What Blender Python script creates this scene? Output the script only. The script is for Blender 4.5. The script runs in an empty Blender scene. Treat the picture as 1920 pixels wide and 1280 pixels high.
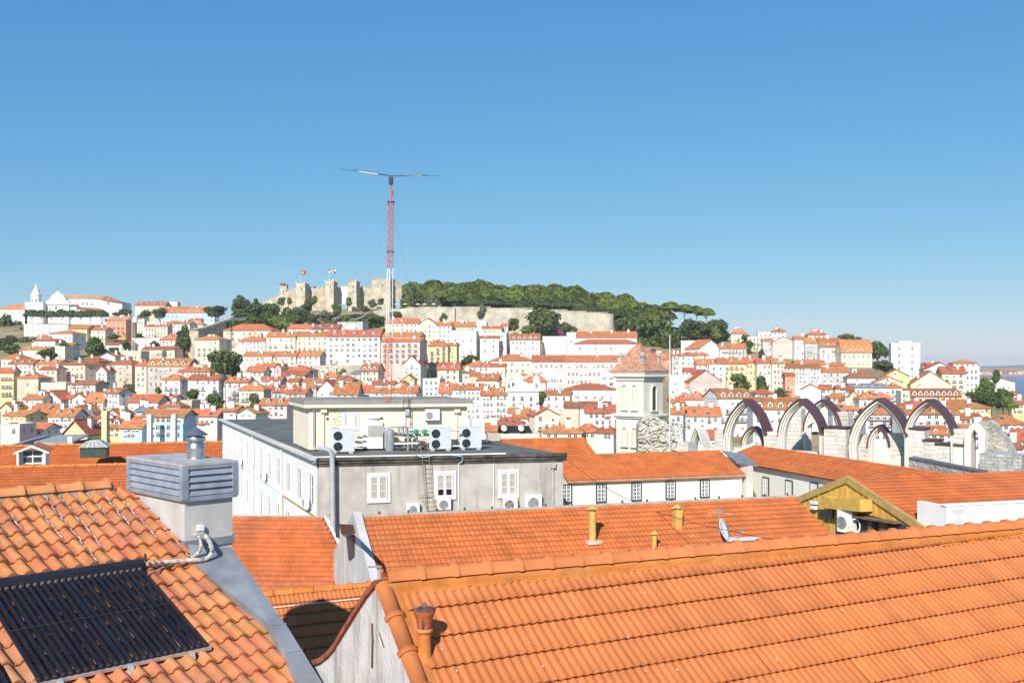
import bpy, math, random
from mathutils import Vector, Matrix, noise as mnoise
import numpy as np

random.seed(7)
RND = random.Random(11)
sc = bpy.context.scene
COL = sc.collection
R = math.radians

# ---------------------------------------------------------------- camera, sky, sun, exposure
F, HY, CZ = 1867.0, 688.0, 60.0          # focal length in photo pixels, eye level row, eye height above the river
SUN_AZ, SUN_EL = 15.0, 34.0               # sun stands behind the viewer, a little to the left
cam = bpy.data.cameras.new('camera')
camo = bpy.data.objects.new('camera', cam)
COL.objects.link(camo)
camo.location = (0, 0, CZ)
camo.rotation_euler = (R(90), 0, 0)
cam.sensor_width = 36.0
cam.lens = 36.0 * F / 1920.0
cam.shift_y = (HY - 640.0) / 1920.0
cam.clip_start = 0.1
cam.clip_end = 60000
sc.camera = camo

world = bpy.data.worlds.new('World')
sc.world = world
world.use_nodes = True
wn = world.node_tree
wn.nodes.clear()
sky = wn.nodes.new('ShaderNodeTexSky')
sky.sky_type = 'NISHITA'
sky.sun_disc = False
sky.sun_elevation = R(SUN_EL)
sky.sun_rotation = R(180 + SUN_AZ)
sky.altitude = 60
sky.air_density = 1.0
sky.dust_density = 0.0
sky.ozone_density = 10.0
bg = wn.nodes.new('ShaderNodeBackground')
bg.inputs['Strength'].default_value = 0.10
wo = wn.nodes.new('ShaderNodeOutputWorld')
sep = wn.nodes.new('ShaderNodeSeparateColor')          # one tone curve for the whole sky, like a camera's film response
com = wn.nodes.new('ShaderNodeCombineColor')
wn.links.new(sky.outputs[0], sep.inputs[0])
for ch, (gam, gain) in enumerate(((1.02, 0.86), (0.68, 1.48), (0.38, 2.80))):
    pw = wn.nodes.new('ShaderNodeMath'); pw.operation = 'POWER'; pw.inputs[1].default_value = gam
    ml = wn.nodes.new('ShaderNodeMath'); ml.operation = 'MULTIPLY'; ml.inputs[1].default_value = gain
    wn.links.new(sep.outputs[ch], pw.inputs[0]); wn.links.new(pw.outputs[0], ml.inputs[0]); wn.links.new(ml.outputs[0], com.inputs[ch])
wn.links.new(com.outputs[0], bg.inputs['Color'])
wn.links.new(bg.outputs[0], wo.inputs['Surface'])

sun = bpy.data.lights.new('sun', 'SUN')
sun.energy = 4.8
sun.angle = R(0.53)
sun.color = (1.0, 0.955, 0.88)
suno = bpy.data.objects.new('sun', sun)
COL.objects.link(suno)
sdir = Vector((-math.sin(R(SUN_AZ)) * math.cos(R(SUN_EL)), -math.cos(R(SUN_AZ)) * math.cos(R(SUN_EL)), math.sin(R(SUN_EL))))
suno.rotation_euler = sdir.to_track_quat('Z', 'Y').to_euler()
suno.location = sdir * 200 + Vector((0, 0, 60))

vs = sc.view_settings
vs.view_transform = 'Standard'
vs.look = 'None'
vs.exposure = 0.36
vs.gamma = 1.0
vs.use_curve_mapping = False
sc.cycles.max_bounces = 6
sc.cycles.diffuse_bounces = 3
sc.cycles.use_denoising = True

# ---------------------------------------------------------------- geometry helpers
def P(px, py, Y):
    """point that stands Y metres in front of the viewer, seen at photo pixel px, py"""
    return Vector(((px - 960) / F * Y, Y, CZ + (HY - py) / F * Y))
def PZ(px, py, z):
    """point at height z seen at photo pixel px, py"""
    return P(px, py, (z - CZ) * F / (HY - py))
def ray(px, py):
    return Vector(((px - 960) / F, 1.0, (HY - py) / F))
EYE = Vector((0, 0, CZ))
def hit(px, py, p0, n):
    r = ray(px, py)
    return EYE + r * ((p0 - EYE).dot(n) / r.dot(n))
def roof_frame(alpha, tan, px, py, Y):
    """a roof slope through a known point: p0, unit vector along the ridge, unit vector down the slope, normal"""
    a = R(alpha)
    u = Vector((math.sin(a), math.cos(a), 0))
    dh = Vector((math.cos(a), -math.sin(a), 0))
    c = 1 / math.hypot(1, tan)
    v = dh * c + Vector((0, 0, -tan * c))
    return P(px, py, Y), u, v, u.cross(v) * -1 if u.cross(v).z < 0 else u.cross(v)

class MB:
    def __init__(s):
        s.v, s.f, s.m, s.sm, s.t = [], [], [], [], []
    def add(s, vs_, fs, mat=0, smooth=False, tint=0.5):
        o = len(s.v)
        s.v.extend(tuple(p) for p in vs_)
        for f in fs:
            s.f.append(tuple(i + o for i in f)); s.m.append(mat); s.sm.append(smooth); s.t.append(tint)
        return s
    def box(s, c, size, yaw=0.0, mat=0, taper=1.0, rot=None):
        x, y, z = size[0] / 2, size[1] / 2, size[2] / 2
        pts = [Vector((sx * x * (taper if sz > 0 else 1), sy * y * (taper if sz > 0 else 1), sz * z)) for sz in (-1, 1) for sy in (-1, 1) for sx in (-1, 1)]
        M_ = rot if rot is not None else Matrix.Rotation(yaw, 3, 'Z')
        c = Vector(c)
        return s.add([M_ @ p + c for p in pts], [(0, 2, 3, 1), (4, 5, 7, 6), (0, 1, 5, 4), (2, 6, 7, 3), (0, 4, 6, 2), (1, 3, 7, 5)], mat)
    def cyl(s, a, b, r0, r1=None, n=8, mat=0, caps=True, smooth=True):
        a, b = Vector(a), Vector(b)
        r1 = r0 if r1 is None else r1
        d = (b - a).normalized()
        x = d.orthogonal().normalized(); y = d.cross(x)
        pts = []
        for q, r in ((a, r0), (b, r1)):
            for i in range(n):
                t = 2 * math.pi * i / n
                pts.append(q + x * (math.cos(t) * r) + y * (math.sin(t) * r))
        s.add(pts, [(i, (i + 1) % n, n + (i + 1) % n, n + i) for i in range(n)], mat, smooth)
        if caps:
            s.add(pts, [tuple(range(n - 1, -1, -1)), tuple(range(n, 2 * n))], mat)
        return s
    def tube(s, path, r, n=6, mat=0):
        for a, b in zip(path, path[1:]):
            s.cyl(a, b, r, n=n, mat=mat)
        return s
    def lathe(s, prof, n=16, c=(0, 0, 0), mat=0, smooth=True):
        c = Vector(c); pts = []
        for r, z in prof:
            for i in range(n):
                t = 2 * math.pi * i / n
                pts.append(c + Vector((math.cos(t) * r, math.sin(t) * r, z)))
        fs = []
        for k in range(len(prof) - 1):
            for i in range(n):
                j = (i + 1) % n
                fs.append((k * n + i, k * n + j, (k + 1) * n + j, (k + 1) * n + i))
        return s.add(pts, fs, mat, smooth)
    def prism(s, poly, ext, mat=0):
        """polygon (list of points) pushed along vector ext, closed"""
        n = len(poly); ext = Vector(ext)
        pts = [Vector(p) for p in poly] + [Vector(p) + ext for p in poly]
        s.add(pts, [tuple(range(n)), tuple(range(2 * n - 1, n - 1, -1))] + [(i, i + n, (i + 1) % n + n, (i + 1) % n) for i in range(n)], mat)
        return s
    def mesh(s, name, mats):
        me = bpy.data.meshes.new(name)
        me.from_pydata(s.v, [], s.f)
        for m_ in (mats if isinstance(mats, (list, tuple)) else [mats]):
            me.materials.append(m_)
        me.polygons.foreach_set('material_index', s.m)
        me.polygons.foreach_set('use_smooth', s.sm)
        if any(t != 0.5 for t in s.t):
            at = me.attributes.new('tint', 'FLOAT', 'FACE')
            at.data.foreach_set('value', s.t)
        me.update()
        return me
    def build(s, name, mats, parent=None, off=None, loc=None, yaw=0.0):
        """link as one object; off: world points are shifted by -off (parent's place)"""
        if off is not None:
            off = Vector(off)
            s.v = [(p[0] - off.x, p[1] - off.y, p[2] - off.z) for p in s.v]
        return link(name, s.mesh(name, mats), parent, loc, yaw)

def link(name, data, parent=None, loc=None, yaw=0.0, scale=None):
    o = bpy.data.objects.new(name, data)
    COL.objects.link(o)
    if parent is not None:
        o.parent = parent
    if loc is not None:
        o.location = loc
    if yaw:
        o.rotation_euler = (0, 0, yaw)
    if scale is not None:
        o.scale = scale
    return o
def tag(o, label=None, cat=None, group=None, kind=None):
    if label: o['label'] = label
    if cat: o['category'] = cat
    if group: o['group'] = group
    if kind: o['kind'] = kind
    return o
def thing(name, label, cat, loc=(0, 0, 0), yaw=0.0, group=None):
    return tag(link(name, None, None, loc, yaw), label, cat, group)

# ---------------------------------------------------------------- materials
MATS = {}
def mat(name, col, rough=0.85, var=0.10, scale=3.0, col2=None, amount=0.4, bump=0.0, bscale=20.0, metal=0.0, streak=0.0, scol=None, sscale=1.0, rnd=0.0, tint=False, spec=0.3, stretch=None, hue=0.0):
    if name in MATS: return MATS[name]
    m = bpy.data.materials.new(name); m.use_nodes = True
    nt = m.node_tree; N = nt.nodes; L = nt.links
    b = N['Principled BSDF']
    b.inputs['Roughness'].default_value = rough
    b.inputs['Metallic'].default_value = metal
    b.inputs['Specular IOR Level'].default_value = spec
    geo = N.new('ShaderNodeNewGeometry')
    def noise_(sc_, detail=4.0, st=None):
        n = N.new('ShaderNodeTexNoise'); n.inputs['Scale'].default_value = sc_; n.inputs['Detail'].default_value = detail
        if st:
            mp = N.new('ShaderNodeMapping'); mp.inputs['Scale'].default_value = st
            L.new(geo.outputs['Position'], mp.inputs['Vector']); L.new(mp.outputs[0], n.inputs['Vector'])
        else:
            L.new(geo.outputs['Position'], n.inputs['Vector'])
        return n.outputs['Fac']
    def ramp(src, a, b_):
        r = N.new('ShaderNodeMapRange'); r.inputs['From Min'].default_value = a; r.inputs['From Max'].default_value = b_
        L.new(src, r.inputs['Value']); return r.outputs[0]
    def mix(fac, a, b_, mode='MIX'):
        x = N.new('ShaderNodeMix'); x.data_type = 'RGBA'; x.blend_type = mode
        if isinstance(fac, float): x.inputs['Factor'].default_value = fac
        else: L.new(fac, x.inputs['Factor'])
        for k, q in ((6, a), (7, b_)):
            if isinstance(q, tuple): x.inputs[k].default_value = (*q[:3], 1)
            else: L.new(q, x.inputs[k])
        return x.outputs[2]
    def mul(a, k):
        x = N.new('ShaderNodeMath'); x.operation = 'MULTIPLY'; L.new(a, x.inputs[0]); x.inputs[1].default_value = k; return x.outputs[0]
    dark = tuple(c * (1 - 2.2 * var) for c in col)
    lite = tuple(min(1, c * (1 + var)) for c in col)
    c = mix(ramp(noise_(scale, 5.0, stretch), 0.3, 0.7), dark, lite)
    if col2:
        c = mix(mul(ramp(noise_(scale * 0.37 + 0.01, 6.0, stretch), 0.48, 0.72), amount), c, col2)
    if streak:
        c = mix(mul(ramp(noise_(1.0, 5.0, (2.2 * sscale, 2.2 * sscale, 0.22 * sscale)), 0.5, 0.72), streak), c, scol or tuple(q * 0.45 for q in col))
    src = None
    if rnd:
        oi = N.new('ShaderNodeObjectInfo'); src = oi.outputs['Random']
    if tint:
        at = N.new('ShaderNodeAttribute'); at.attribute_name = 'tint'; src = at.outputs['Fac']; rnd = rnd or 0.25
    if src is not None:
        hv = N.new('ShaderNodeHueSaturation')
        L.new(c, hv.inputs['Color'])
        mr = N.new('ShaderNodeMapRange'); mr.inputs['To Min'].default_value = 1 - rnd; mr.inputs['To Max'].default_value = 1 + rnd * 0.75
        L.new(src, mr.inputs['Value']); L.new(mr.outputs[0], hv.inputs['Value'])
        if hue:
            w_ = N.new('ShaderNodeTexWhiteNoise'); w_.noise_dimensions = '1D'; L.new(src, w_.inputs['W'])
            mr2 = N.new('ShaderNodeMapRange'); mr2.inputs['To Min'].default_value = 0.5 - hue; mr2.inputs['To Max'].default_value = 0.5 + hue
            L.new(w_.outputs['Value'], mr2.inputs['Value']); L.new(mr2.outputs[0], hv.inputs['Hue'])
        c = hv.outputs[0]
    L.new(c, b.inputs['Base Color'])
    if bump:
        bp = N.new('ShaderNodeBump'); bp.inputs['Strength'].default_value = bump; bp.inputs['Distance'].default_value = 0.3 / bscale * 4
        L.new(noise_(bscale, 6.0), bp.inputs['Height']); L.new(bp.outputs[0], b.inputs['Normal'])
    MATS[name] = m
    return m

WALLS = {
    'w': mat('wall_white', (0.76, 0.745, 0.705), var=0.06, scale=0.25, streak=0.14, rnd=0.07),
    'c': mat('wall_cream', (0.75, 0.68, 0.52), var=0.05, scale=0.25, streak=0.14, rnd=0.06),
    'y': mat('wall_yellow', (0.78, 0.62, 0.33), var=0.05, scale=0.25, streak=0.12, rnd=0.06),
    'p': mat('wall_pink', (0.78, 0.52, 0.46), var=0.05, scale=0.25, streak=0.12, rnd=0.06),
    'k': mat('wall_pale_pink', (0.74, 0.56, 0.54), var=0.05, scale=0.25, streak=0.10, rnd=0.05),
    'b': mat('wall_pale_blue', (0.46, 0.62, 0.70), var=0.05, scale=0.25, streak=0.10, rnd=0.05),
    'g': mat('wall_grey', (0.52, 0.51, 0.49), var=0.08, scale=0.25, streak=0.20, rnd=0.08),
    'o': mat('wall_salmon', (0.72, 0.33, 0.20), var=0.06, scale=0.25, streak=0.12, rnd=0.06),
    'e': mat('wall_peach', (0.78, 0.62, 0.48), var=0.06, scale=0.25, streak=0.16, rnd=0.06),
    'd': mat('wall_taupe', (0.55, 0.48, 0.42), var=0.08, scale=0.25, streak=0.22, rnd=0.08),
    'n': mat('wall_sage_green', (0.45, 0.52, 0.36), var=0.06, scale=0.25, streak=0.12),
    's': mat('wall_beige_stone', (0.60, 0.53, 0.40), var=0.09, scale=0.25, streak=0.22, rnd=0.06),
}
ROOF = mat('clay_roof', (0.54, 0.190, 0.080), var=0.16, scale=0.9, col2=(0.33, 0.12, 0.06), amount=0.45, bump=0.35, bscale=6.0, rnd=0.22, hue=0.016)
ROOFD = mat('old_clay_roof', (0.40, 0.155, 0.085), var=0.18, scale=0.9, col2=(0.22, 0.10, 0.07), amount=0.5, bump=0.35, bscale=6.0, rnd=0.12)
FLAT = mat('flat_roof_felt', (0.30, 0.29, 0.28), var=0.15, scale=0.5)
SLATE = mat('grey_slate', (0.22, 0.24, 0.27), var=0.12, scale=0.8)
GLASS = mat('window_glass', (0.055, 0.065, 0.075), rough=0.12, var=0.3, scale=0.4, spec=0.6, rnd=0.5)
FRAME = mat('window_frame_white', (0.78, 0.77, 0.74), var=0.03)
STONE_FR = mat('window_stone_surround', (0.66, 0.63, 0.58), var=0.05)
SHUT = mat('green_shutter', (0.05, 0.17, 0.11), var=0.1)
IRON = mat('dark_iron', (0.06, 0.06, 0.065), rough=0.6, var=0.1)
WHITE = mat('white_paint', (0.80, 0.80, 0.79), rough=0.6, var=0.03)
# ---------------------------------------------------------------- terrain, river, far shore
DK = [(545, 790), (560, 740), (590, 670), (610, 620), (630, 575), (650, 530), (670, 490), (690, 450), (710, 410), (740, 355), (770, 300), (800, 250), (830, 205), (860, 170)]
def depth_of(py):
    return float(np.interp(py, [k[0] for k in DK], [k[1] for k in DK]))
def row_of(Y):
    return float(np.interp(Y, [k[1] for k in DK][::-1], [k[0] for k in DK][::-1]))
CAPX = [-1200, 0, 90, 200, 330, 400, 470, 560, 760, 850, 1150, 1300, 1400, 1600, 1680, 1760, 1850, 1950, 2200, 3400]
CAPY = [640, 606, 603, 605, 612, 606, 582, 574, 572, 577, 592, 612, 640, 655, 690, 715, 742, 752, 770, 790]
SUMX = [-1200, 0, 300, 480, 800, 1300, 1500, 1700, 1900, 3400]
SUMY = [1000, 1000, 960, 760, 800, 720, 640, 540, 470, 420]
def ground_z(px, Y):
    cap = float(np.interp(px, CAPX, CAPY)); ys = float(np.interp(px, SUMX, SUMY))
    Ye = min(Y, ys)
    if Ye < 175:
        z = np.interp(Ye, [0, 60, 120, 175], [28, 28, 26, 27.5])
    else:
        row = row_of(Ye)
        z = CZ + (HY - row) / F * Ye - 13.0
        z = min(z, CZ + (HY - cap) / F * Ye - 2.0)
    if Y > ys:
        z = z * max(0.0, 1 - ((Y - ys) / 900.0) ** 1.3) - 4 * min(1, (Y - ys) / 900)
    return float(z)
HILL = mat('hill_ground', (0.36, 0.28, 0.15), var=0.2, scale=0.06, col2=(0.13, 0.17, 0.045), amount=1.0)
def make_terrain():
    mb = MB()
    pxs = list(np.arange(-1400, 3401, 40.0)); Ys = list(np.geomspace(16, 2300, 120))
    for Y in Ys:
        for px in pxs:
            X = (px - 960) / F * Y
            z = ground_z(px, Y)
            if Y > 150: z += 1.2 * mnoise.noise(Vector((X * 0.02, Y * 0.02, 1)))
            mb.v.append((X, Y, z))
    n = len(pxs)
    for j in range(len(Ys) - 1):
        for i in range(n - 1):
            a = j * n + i
            mb.f.append((a, a + 1, a + n + 1, a + n)); mb.m.append(0); mb.sm.append(True); mb.t.append(0.5)
    tag(mb.build('terrain', HILL), kind='structure')
make_terrain()
base = MB(); base.add([(-900, -300, 26), (900, -300, 26), (900, 60, 26), (-900, 60, 26)], [(0, 1, 2, 3)])
tag(base.build('ground', mat('street_ground', (0.16, 0.15, 0.14), var=0.15, scale=0.3)), kind='structure')

WATER = mat('river_water', (0.012, 0.055, 0.12), rough=0.25, var=0.15, scale=0.02, bump=0.3, bscale=0.4, spec=0.5)
w_ = MB(); w_.add([(-30000, 1200, 0), (30000, 1200, 0), (30000, 45000, 0), (-30000, 45000, 0)], [(0, 1, 2, 3)])
w_.add([(60, 300, 0), (3000, 300, 0), (3000, 1200, 0), (60, 1200, 0)], [(0, 1, 2, 3)])
tag(w_.build('water', WATER), kind='structure')

def far_shore():
    mb = MB(); n = 240; Y0 = 8200.0
    rows = [(0, 0.0), (60, 9), (600, 34), (1600, 62), (2600, 58), (4000, 0)]
    for dy, h in rows:
        for i in range(n + 1):
            X = -9000 + 21000 * i / n
            hh = h * (0.55 + 0.9 * max(0, mnoise.noise(Vector((X * 0.0011, dy * 0.001, 4.0))) + 0.35))
            mb.v.append((X, Y0 + dy + 140 * mnoise.noise(Vector((X * 0.001, 0, 9))), hh - (2 if dy == 0 else 0)))
    for j in range(len(rows) - 1):
        for i in range(n):
            a = j * (n + 1) + i
            mb.f.append((a, a + 1, a + n + 2, a + n + 1)); mb.m.append(0); mb.sm.append(True); mb.t.append(0.5)
    tag(mb.build('hills', mat('far_shore_land', (0.09, 0.10, 0.06), var=0.4, scale=0.006, col2=(0.25, 0.2, 0.14), amount=0.6)), kind='structure')
far_shore()

# ---------------------------------------------------------------- vegetation
LEAF = {
    'pine': mat('pine_needles', (0.125, 0.165, 0.022), rough=0.7, var=0.35, scale=0.3, rnd=0.30),
    'dark': mat('dark_leaves', (0.075, 0.108, 0.024), rough=0.6, var=0.35, scale=0.7, rnd=0.2),
    'mid': mat('mid_leaves', (0.10, 0.145, 0.026), rough=0.6, var=0.35, scale=0.7, rnd=0.25),
    'olive': mat('olive_leaves', (0.15, 0.16, 0.085), rough=0.7, var=0.3, scale=0.7, rnd=0.2),
    'light': mat('light_leaves', (0.16, 0.21, 0.04), rough=0.6, var=0.3, scale=0.7, rnd=0.2),
    'plum': mat('magenta_blossom', (0.30, 0.05, 0.17), rough=0.7, var=0.3, scale=0.7),
}
BARK = mat('tree_bark', (0.13, 0.085, 0.055), var=0.25, scale=2.0)
def crown_mesh(shape, seed, n=1500):
    """crown of a unit tree: leaf clumps scattered through several lobes; x, y in -1..1, z in 0..1"""
    r = random.Random(seed); mb = MB(); lobes = []
    if shape == 'pine':
        for i in range(15):
            a = r.uniform(0, 6.28); d = 0.72 * math.sqrt(r.random())
            lobes.append((Vector((math.cos(a) * d, math.sin(a) * d, 0.66 - 0.22 * d * d + r.uniform(-.05, .05))), r.uniform(0.26, 0.38), r.uniform(0.15, 0.24)))
    elif shape == 'cypress':
        for i in range(9):
            t = (i + 0.5) / 9
            lobes.append((Vector((r.uniform(-.15, .15), r.uniform(-.15, .15), t)), 0.75 * math.sin(math.pi * min(0.95, 0.18 + 0.8 * (1 - t))) + 0.12, 0.14))
    else:
        for i in range(11):
            a = r.uniform(0, 6.28); d = r.uniform(0.1, 0.6); z = r.uniform(0.18, 0.8)
            d *= math.sqrt(max(0.15, 1 - (2 * z - 0.9) ** 2))
            lobes.append((Vector((math.cos(a) * d, math.sin(a) * d, z)), r.uniform(0.30, 0.46), r.uniform(0.17, 0.27)))
    ls = {'pine': 0.060, 'cypress': 0.12}.get(shape, 0.066)
    if shape == 'pine':                       # umbrella: one ragged dome with a flat underside
        for k in range(n):
            t = r.uniform(0, 6.283); q = math.sqrt(r.random()); el = 1 - q ** 2.2
            bump = 1 + .16 * mnoise.noise(Vector((math.cos(t) * q * 2.6, math.sin(t) * q * 2.6, seed * 3.7)))
            top = r.random() < .72
            zz = .46 + .50 * el * bump * (1 - .12 * r.random()) if top else .46 + r.uniform(-.06, .10) + .30 * el * r.random()
            rad = q * bump * (1.0 if top else .92)
            p = Vector((math.cos(t) * rad, math.sin(t) * rad, zz))
            nrm = (Vector((math.cos(t) * q * .7, math.sin(t) * q * .7, .9 if top else -.4)) + Vector((r.gauss(0, .35), r.gauss(0, .35), r.gauss(0, .35)))).normalized()
            x = nrm.orthogonal().normalized(); y = nrm.cross(x); qq = .050 * r.uniform(.6, 1.35)
            mb.add([p - x * qq - y * qq * .6, p + x * qq - y * qq * .5, p + x * qq * .8 + y * qq * .7, p - x * qq * .7 + y * qq * .6], [(0, 1, 2, 3)])
        return mb
    for k in range(n):
        c, rh, rv = r.choice(lobes)
        d = Vector((r.gauss(0, 1), r.gauss(0, 1), r.gauss(0, 1))).normalized() * (r.random() ** 0.28)
        if shape == 'pine' and d.z < -0.35: d.z *= 0.35
        p = c + Vector((d.x * rh, d.y * rh, d.z * rv))
        nrm = (d + Vector((r.gauss(0, .5), r.gauss(0, .5), r.gauss(0.25, .5)))).normalized()
        x = nrm.orthogonal().normalized(); y = nrm.cross(x); a = r.uniform(0, 6.28)
        x, y = x * math.cos(a) + y * math.sin(a), y * math.cos(a) - x * math.sin(a)
        q = ls * r.uniform(0.6, 1.35)
        mb.add([p - x * q - y * q * .6, p + x * q - y * q * .5, p + x * q * .8 + y * q * .7, p - x * q * .7 + y * q * .6], [(0, 1, 2, 3)])
    return mb
CROWNS = {}
def crown(shape, leaf, k):
    key = (shape, leaf, k)
    if key not in CROWNS:
        CROWNS[key] = crown_mesh(shape, hash(key[0]) % 1 + k * 17 + len(shape), {'pine': 3400, 'cypress': 900}.get(shape, 1900)).mesh('crown', LEAF[leaf])
    return CROWNS[key]
TRUNKS = {}
def trunk_mesh(shape, k):
    if (shape, k) in TRUNKS: return TRUNKS[(shape, k)]
    r = random.Random(k + 50); mb = MB()
    bend = Vector((r.uniform(-.1, .1), r.uniform(-.1, .1), 0))
    if shape == 'pine':
        top = Vector((0, 0, 0.62)) + bend
        mb.cyl((0, 0, -0.3), top * 0.6, 0.05, 0.035, 7); mb.cyl(top * 0.6, top, 0.035, 0.02, 6)
        for i in range(6):
            a = i * 1.05 + r.uniform(-.3, .3); d = r.uniform(.35, .6)
            mb.cyl(top * r.uniform(.5, .85), (math.cos(a) * d, math.sin(a) * d, r.uniform(.68, .8)), 0.022, 0.008, 5)
    else:
        mb.cyl((0, 0, -0.3), Vector((0, 0, .45)) + bend, 0.07, 0.04, 7)
        for i in range(5):
            a = i * 1.26; mb.cyl(Vector((0, 0, .2 + .05 * i)) + bend * .5, (math.cos(a) * .45, math.sin(a) * .45, r.uniform(.45, .8)), 0.03, 0.01, 5)
    TRUNKS[(shape, k)] = mb.mesh('trunk', BARK)
    return TRUNKS[(shape, k)]
TREE_N = [0]
def tree(px, ytop, ybase, hw, Y, shape='round', leaf='dark', label='', group=None, name=None, crown_frac=None):
    """tree seen from ytop to ybase (pixel rows), hw = half width of the crown in pixels"""
    TREE_N[0] += 1; k = TREE_N[0] % 4
    p = P(px, ybase, Y); h = (ybase - ytop) / F * Y; w = hw / F * Y
    nm = name or {'pine': 'pine_tree', 'cypress': 'cypress_tree'}.get(shape, 'tree')
    t = thing(nm, label, 'tree' if shape != 'shrub' else 'shrub', p, RND.uniform(0, 6.28), group)
    if shape == 'pine':
        cf = crown_frac or 0.5
        c = link('crown', crown('pine', leaf, k), t, (0, 0, h * (1 - cf) - h * cf * .35), scale=(w, w, h * cf * 1.38))
        link('trunk', trunk_mesh('pine', k), t, scale=(h * .42, h * .42, h * (1.42 - cf)))
    elif shape == 'cypress':
        link('crown', crown('cypress', leaf, k), t, scale=(w, w, h)); link('trunk', trunk_mesh('round', k), t, scale=(w, w, h * .4))
    else:
        link('crown', crown('round', leaf, k), t, (0, 0, h * 0.04), scale=(w, w, h * .98))
        link('trunk', trunk_mesh('round', k), t, scale=(w * .9, w * .9, h * .75))
    return t
def shrub(px, ytop, ybase, hw, Y, leaf, label, group=None):
    return tree(px, ytop, ybase, hw, Y, 'shrub', leaf, label, group, name='shrub')

# umbrella pines on the castle plateau: the skyline row, a middle row and a front row
PG = 'umbrella pines of the wood on the castle plateau'
sky_x = [755, 810, 870, 930, 1000, 1060, 1100, 1160, 1230, 1262]
sky_y = [531, 521, 527, 530, 534, 535, 543, 554, 568, 572]
ORD = ('first', 'second', 'third', 'fourth', 'fifth', 'sixth', 'seventh', 'eighth', 'ninth', 'tenth', 'eleventh', 'twelfth', 'thirteenth', 'fourteenth', 'fifteenth', 'sixteenth')
r_ = random.Random(5)
for i, px in enumerate(np.linspace(776, 1232, 15)):
    yt = np.interp(px, sky_x, sky_y) + r_.uniform(-4, 6)
    tree(px + r_.uniform(-5, 5), yt, yt + 50, r_.uniform(32, 42), 760 + r_.uniform(-15, 15), 'pine', 'pine', ORD[i] + ' umbrella pine from the castle keep along the wooded skyline', PG, crown_frac=.72)
for i, px in enumerate(np.linspace(786, 1216, 15)):
    yt = np.interp(px, sky_x, sky_y) + 12 + r_.uniform(-6, 8)
    tree(px + r_.uniform(-6, 6), yt, yt + 48, r_.uniform(28, 38), 724 + r_.uniform(-12, 12), 'pine', 'pine', ORD[i] + ' umbrella pine from the castle in the middle row of the wood', PG, crown_frac=.74)
for i, px in enumerate(np.linspace(852, 1180, 11)):
    yt = np.interp(px, sky_x, sky_y) + 25 + r_.uniform(-2, 4)
    tree(px + r_.uniform(-6, 6), yt, yt + 36, r_.uniform(24, 31), 696 + r_.uniform(-8, 8), 'pine', 'dark', ORD[i] + ' dark pine from the castle right behind the long fortress wall top', 'dark pines behind the fortress wall', crown_frac=.62)
for i, px in enumerate(np.linspace(768, 1226, 15)):
    yt = np.interp(px, sky_x, sky_y) + 26
    tree(px, yt, yt + 34, 22, 742, 'round', 'dark', ORD[i] + ' dark evergreen from the castle in the shade under the umbrella pines', 'evergreens under the umbrella pines')
for px, yt, hw, lab in ((1256, 566, 26, 'umbrella pine, largest of the loose group at the wood end'), (1284, 570, 22, 'umbrella pine with bare trunk showing sky beneath its crown, second of the loose group'),
                        (1306, 573, 20, 'umbrella pine with thin bare trunk, third of the loose group'), (1324, 577, 18, 'umbrella pine standing last at the right end of the wood')):
    tree(px, yt, yt + 36, hw, 690, 'pine', 'pine', lab, crown_frac=.5)
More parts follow.
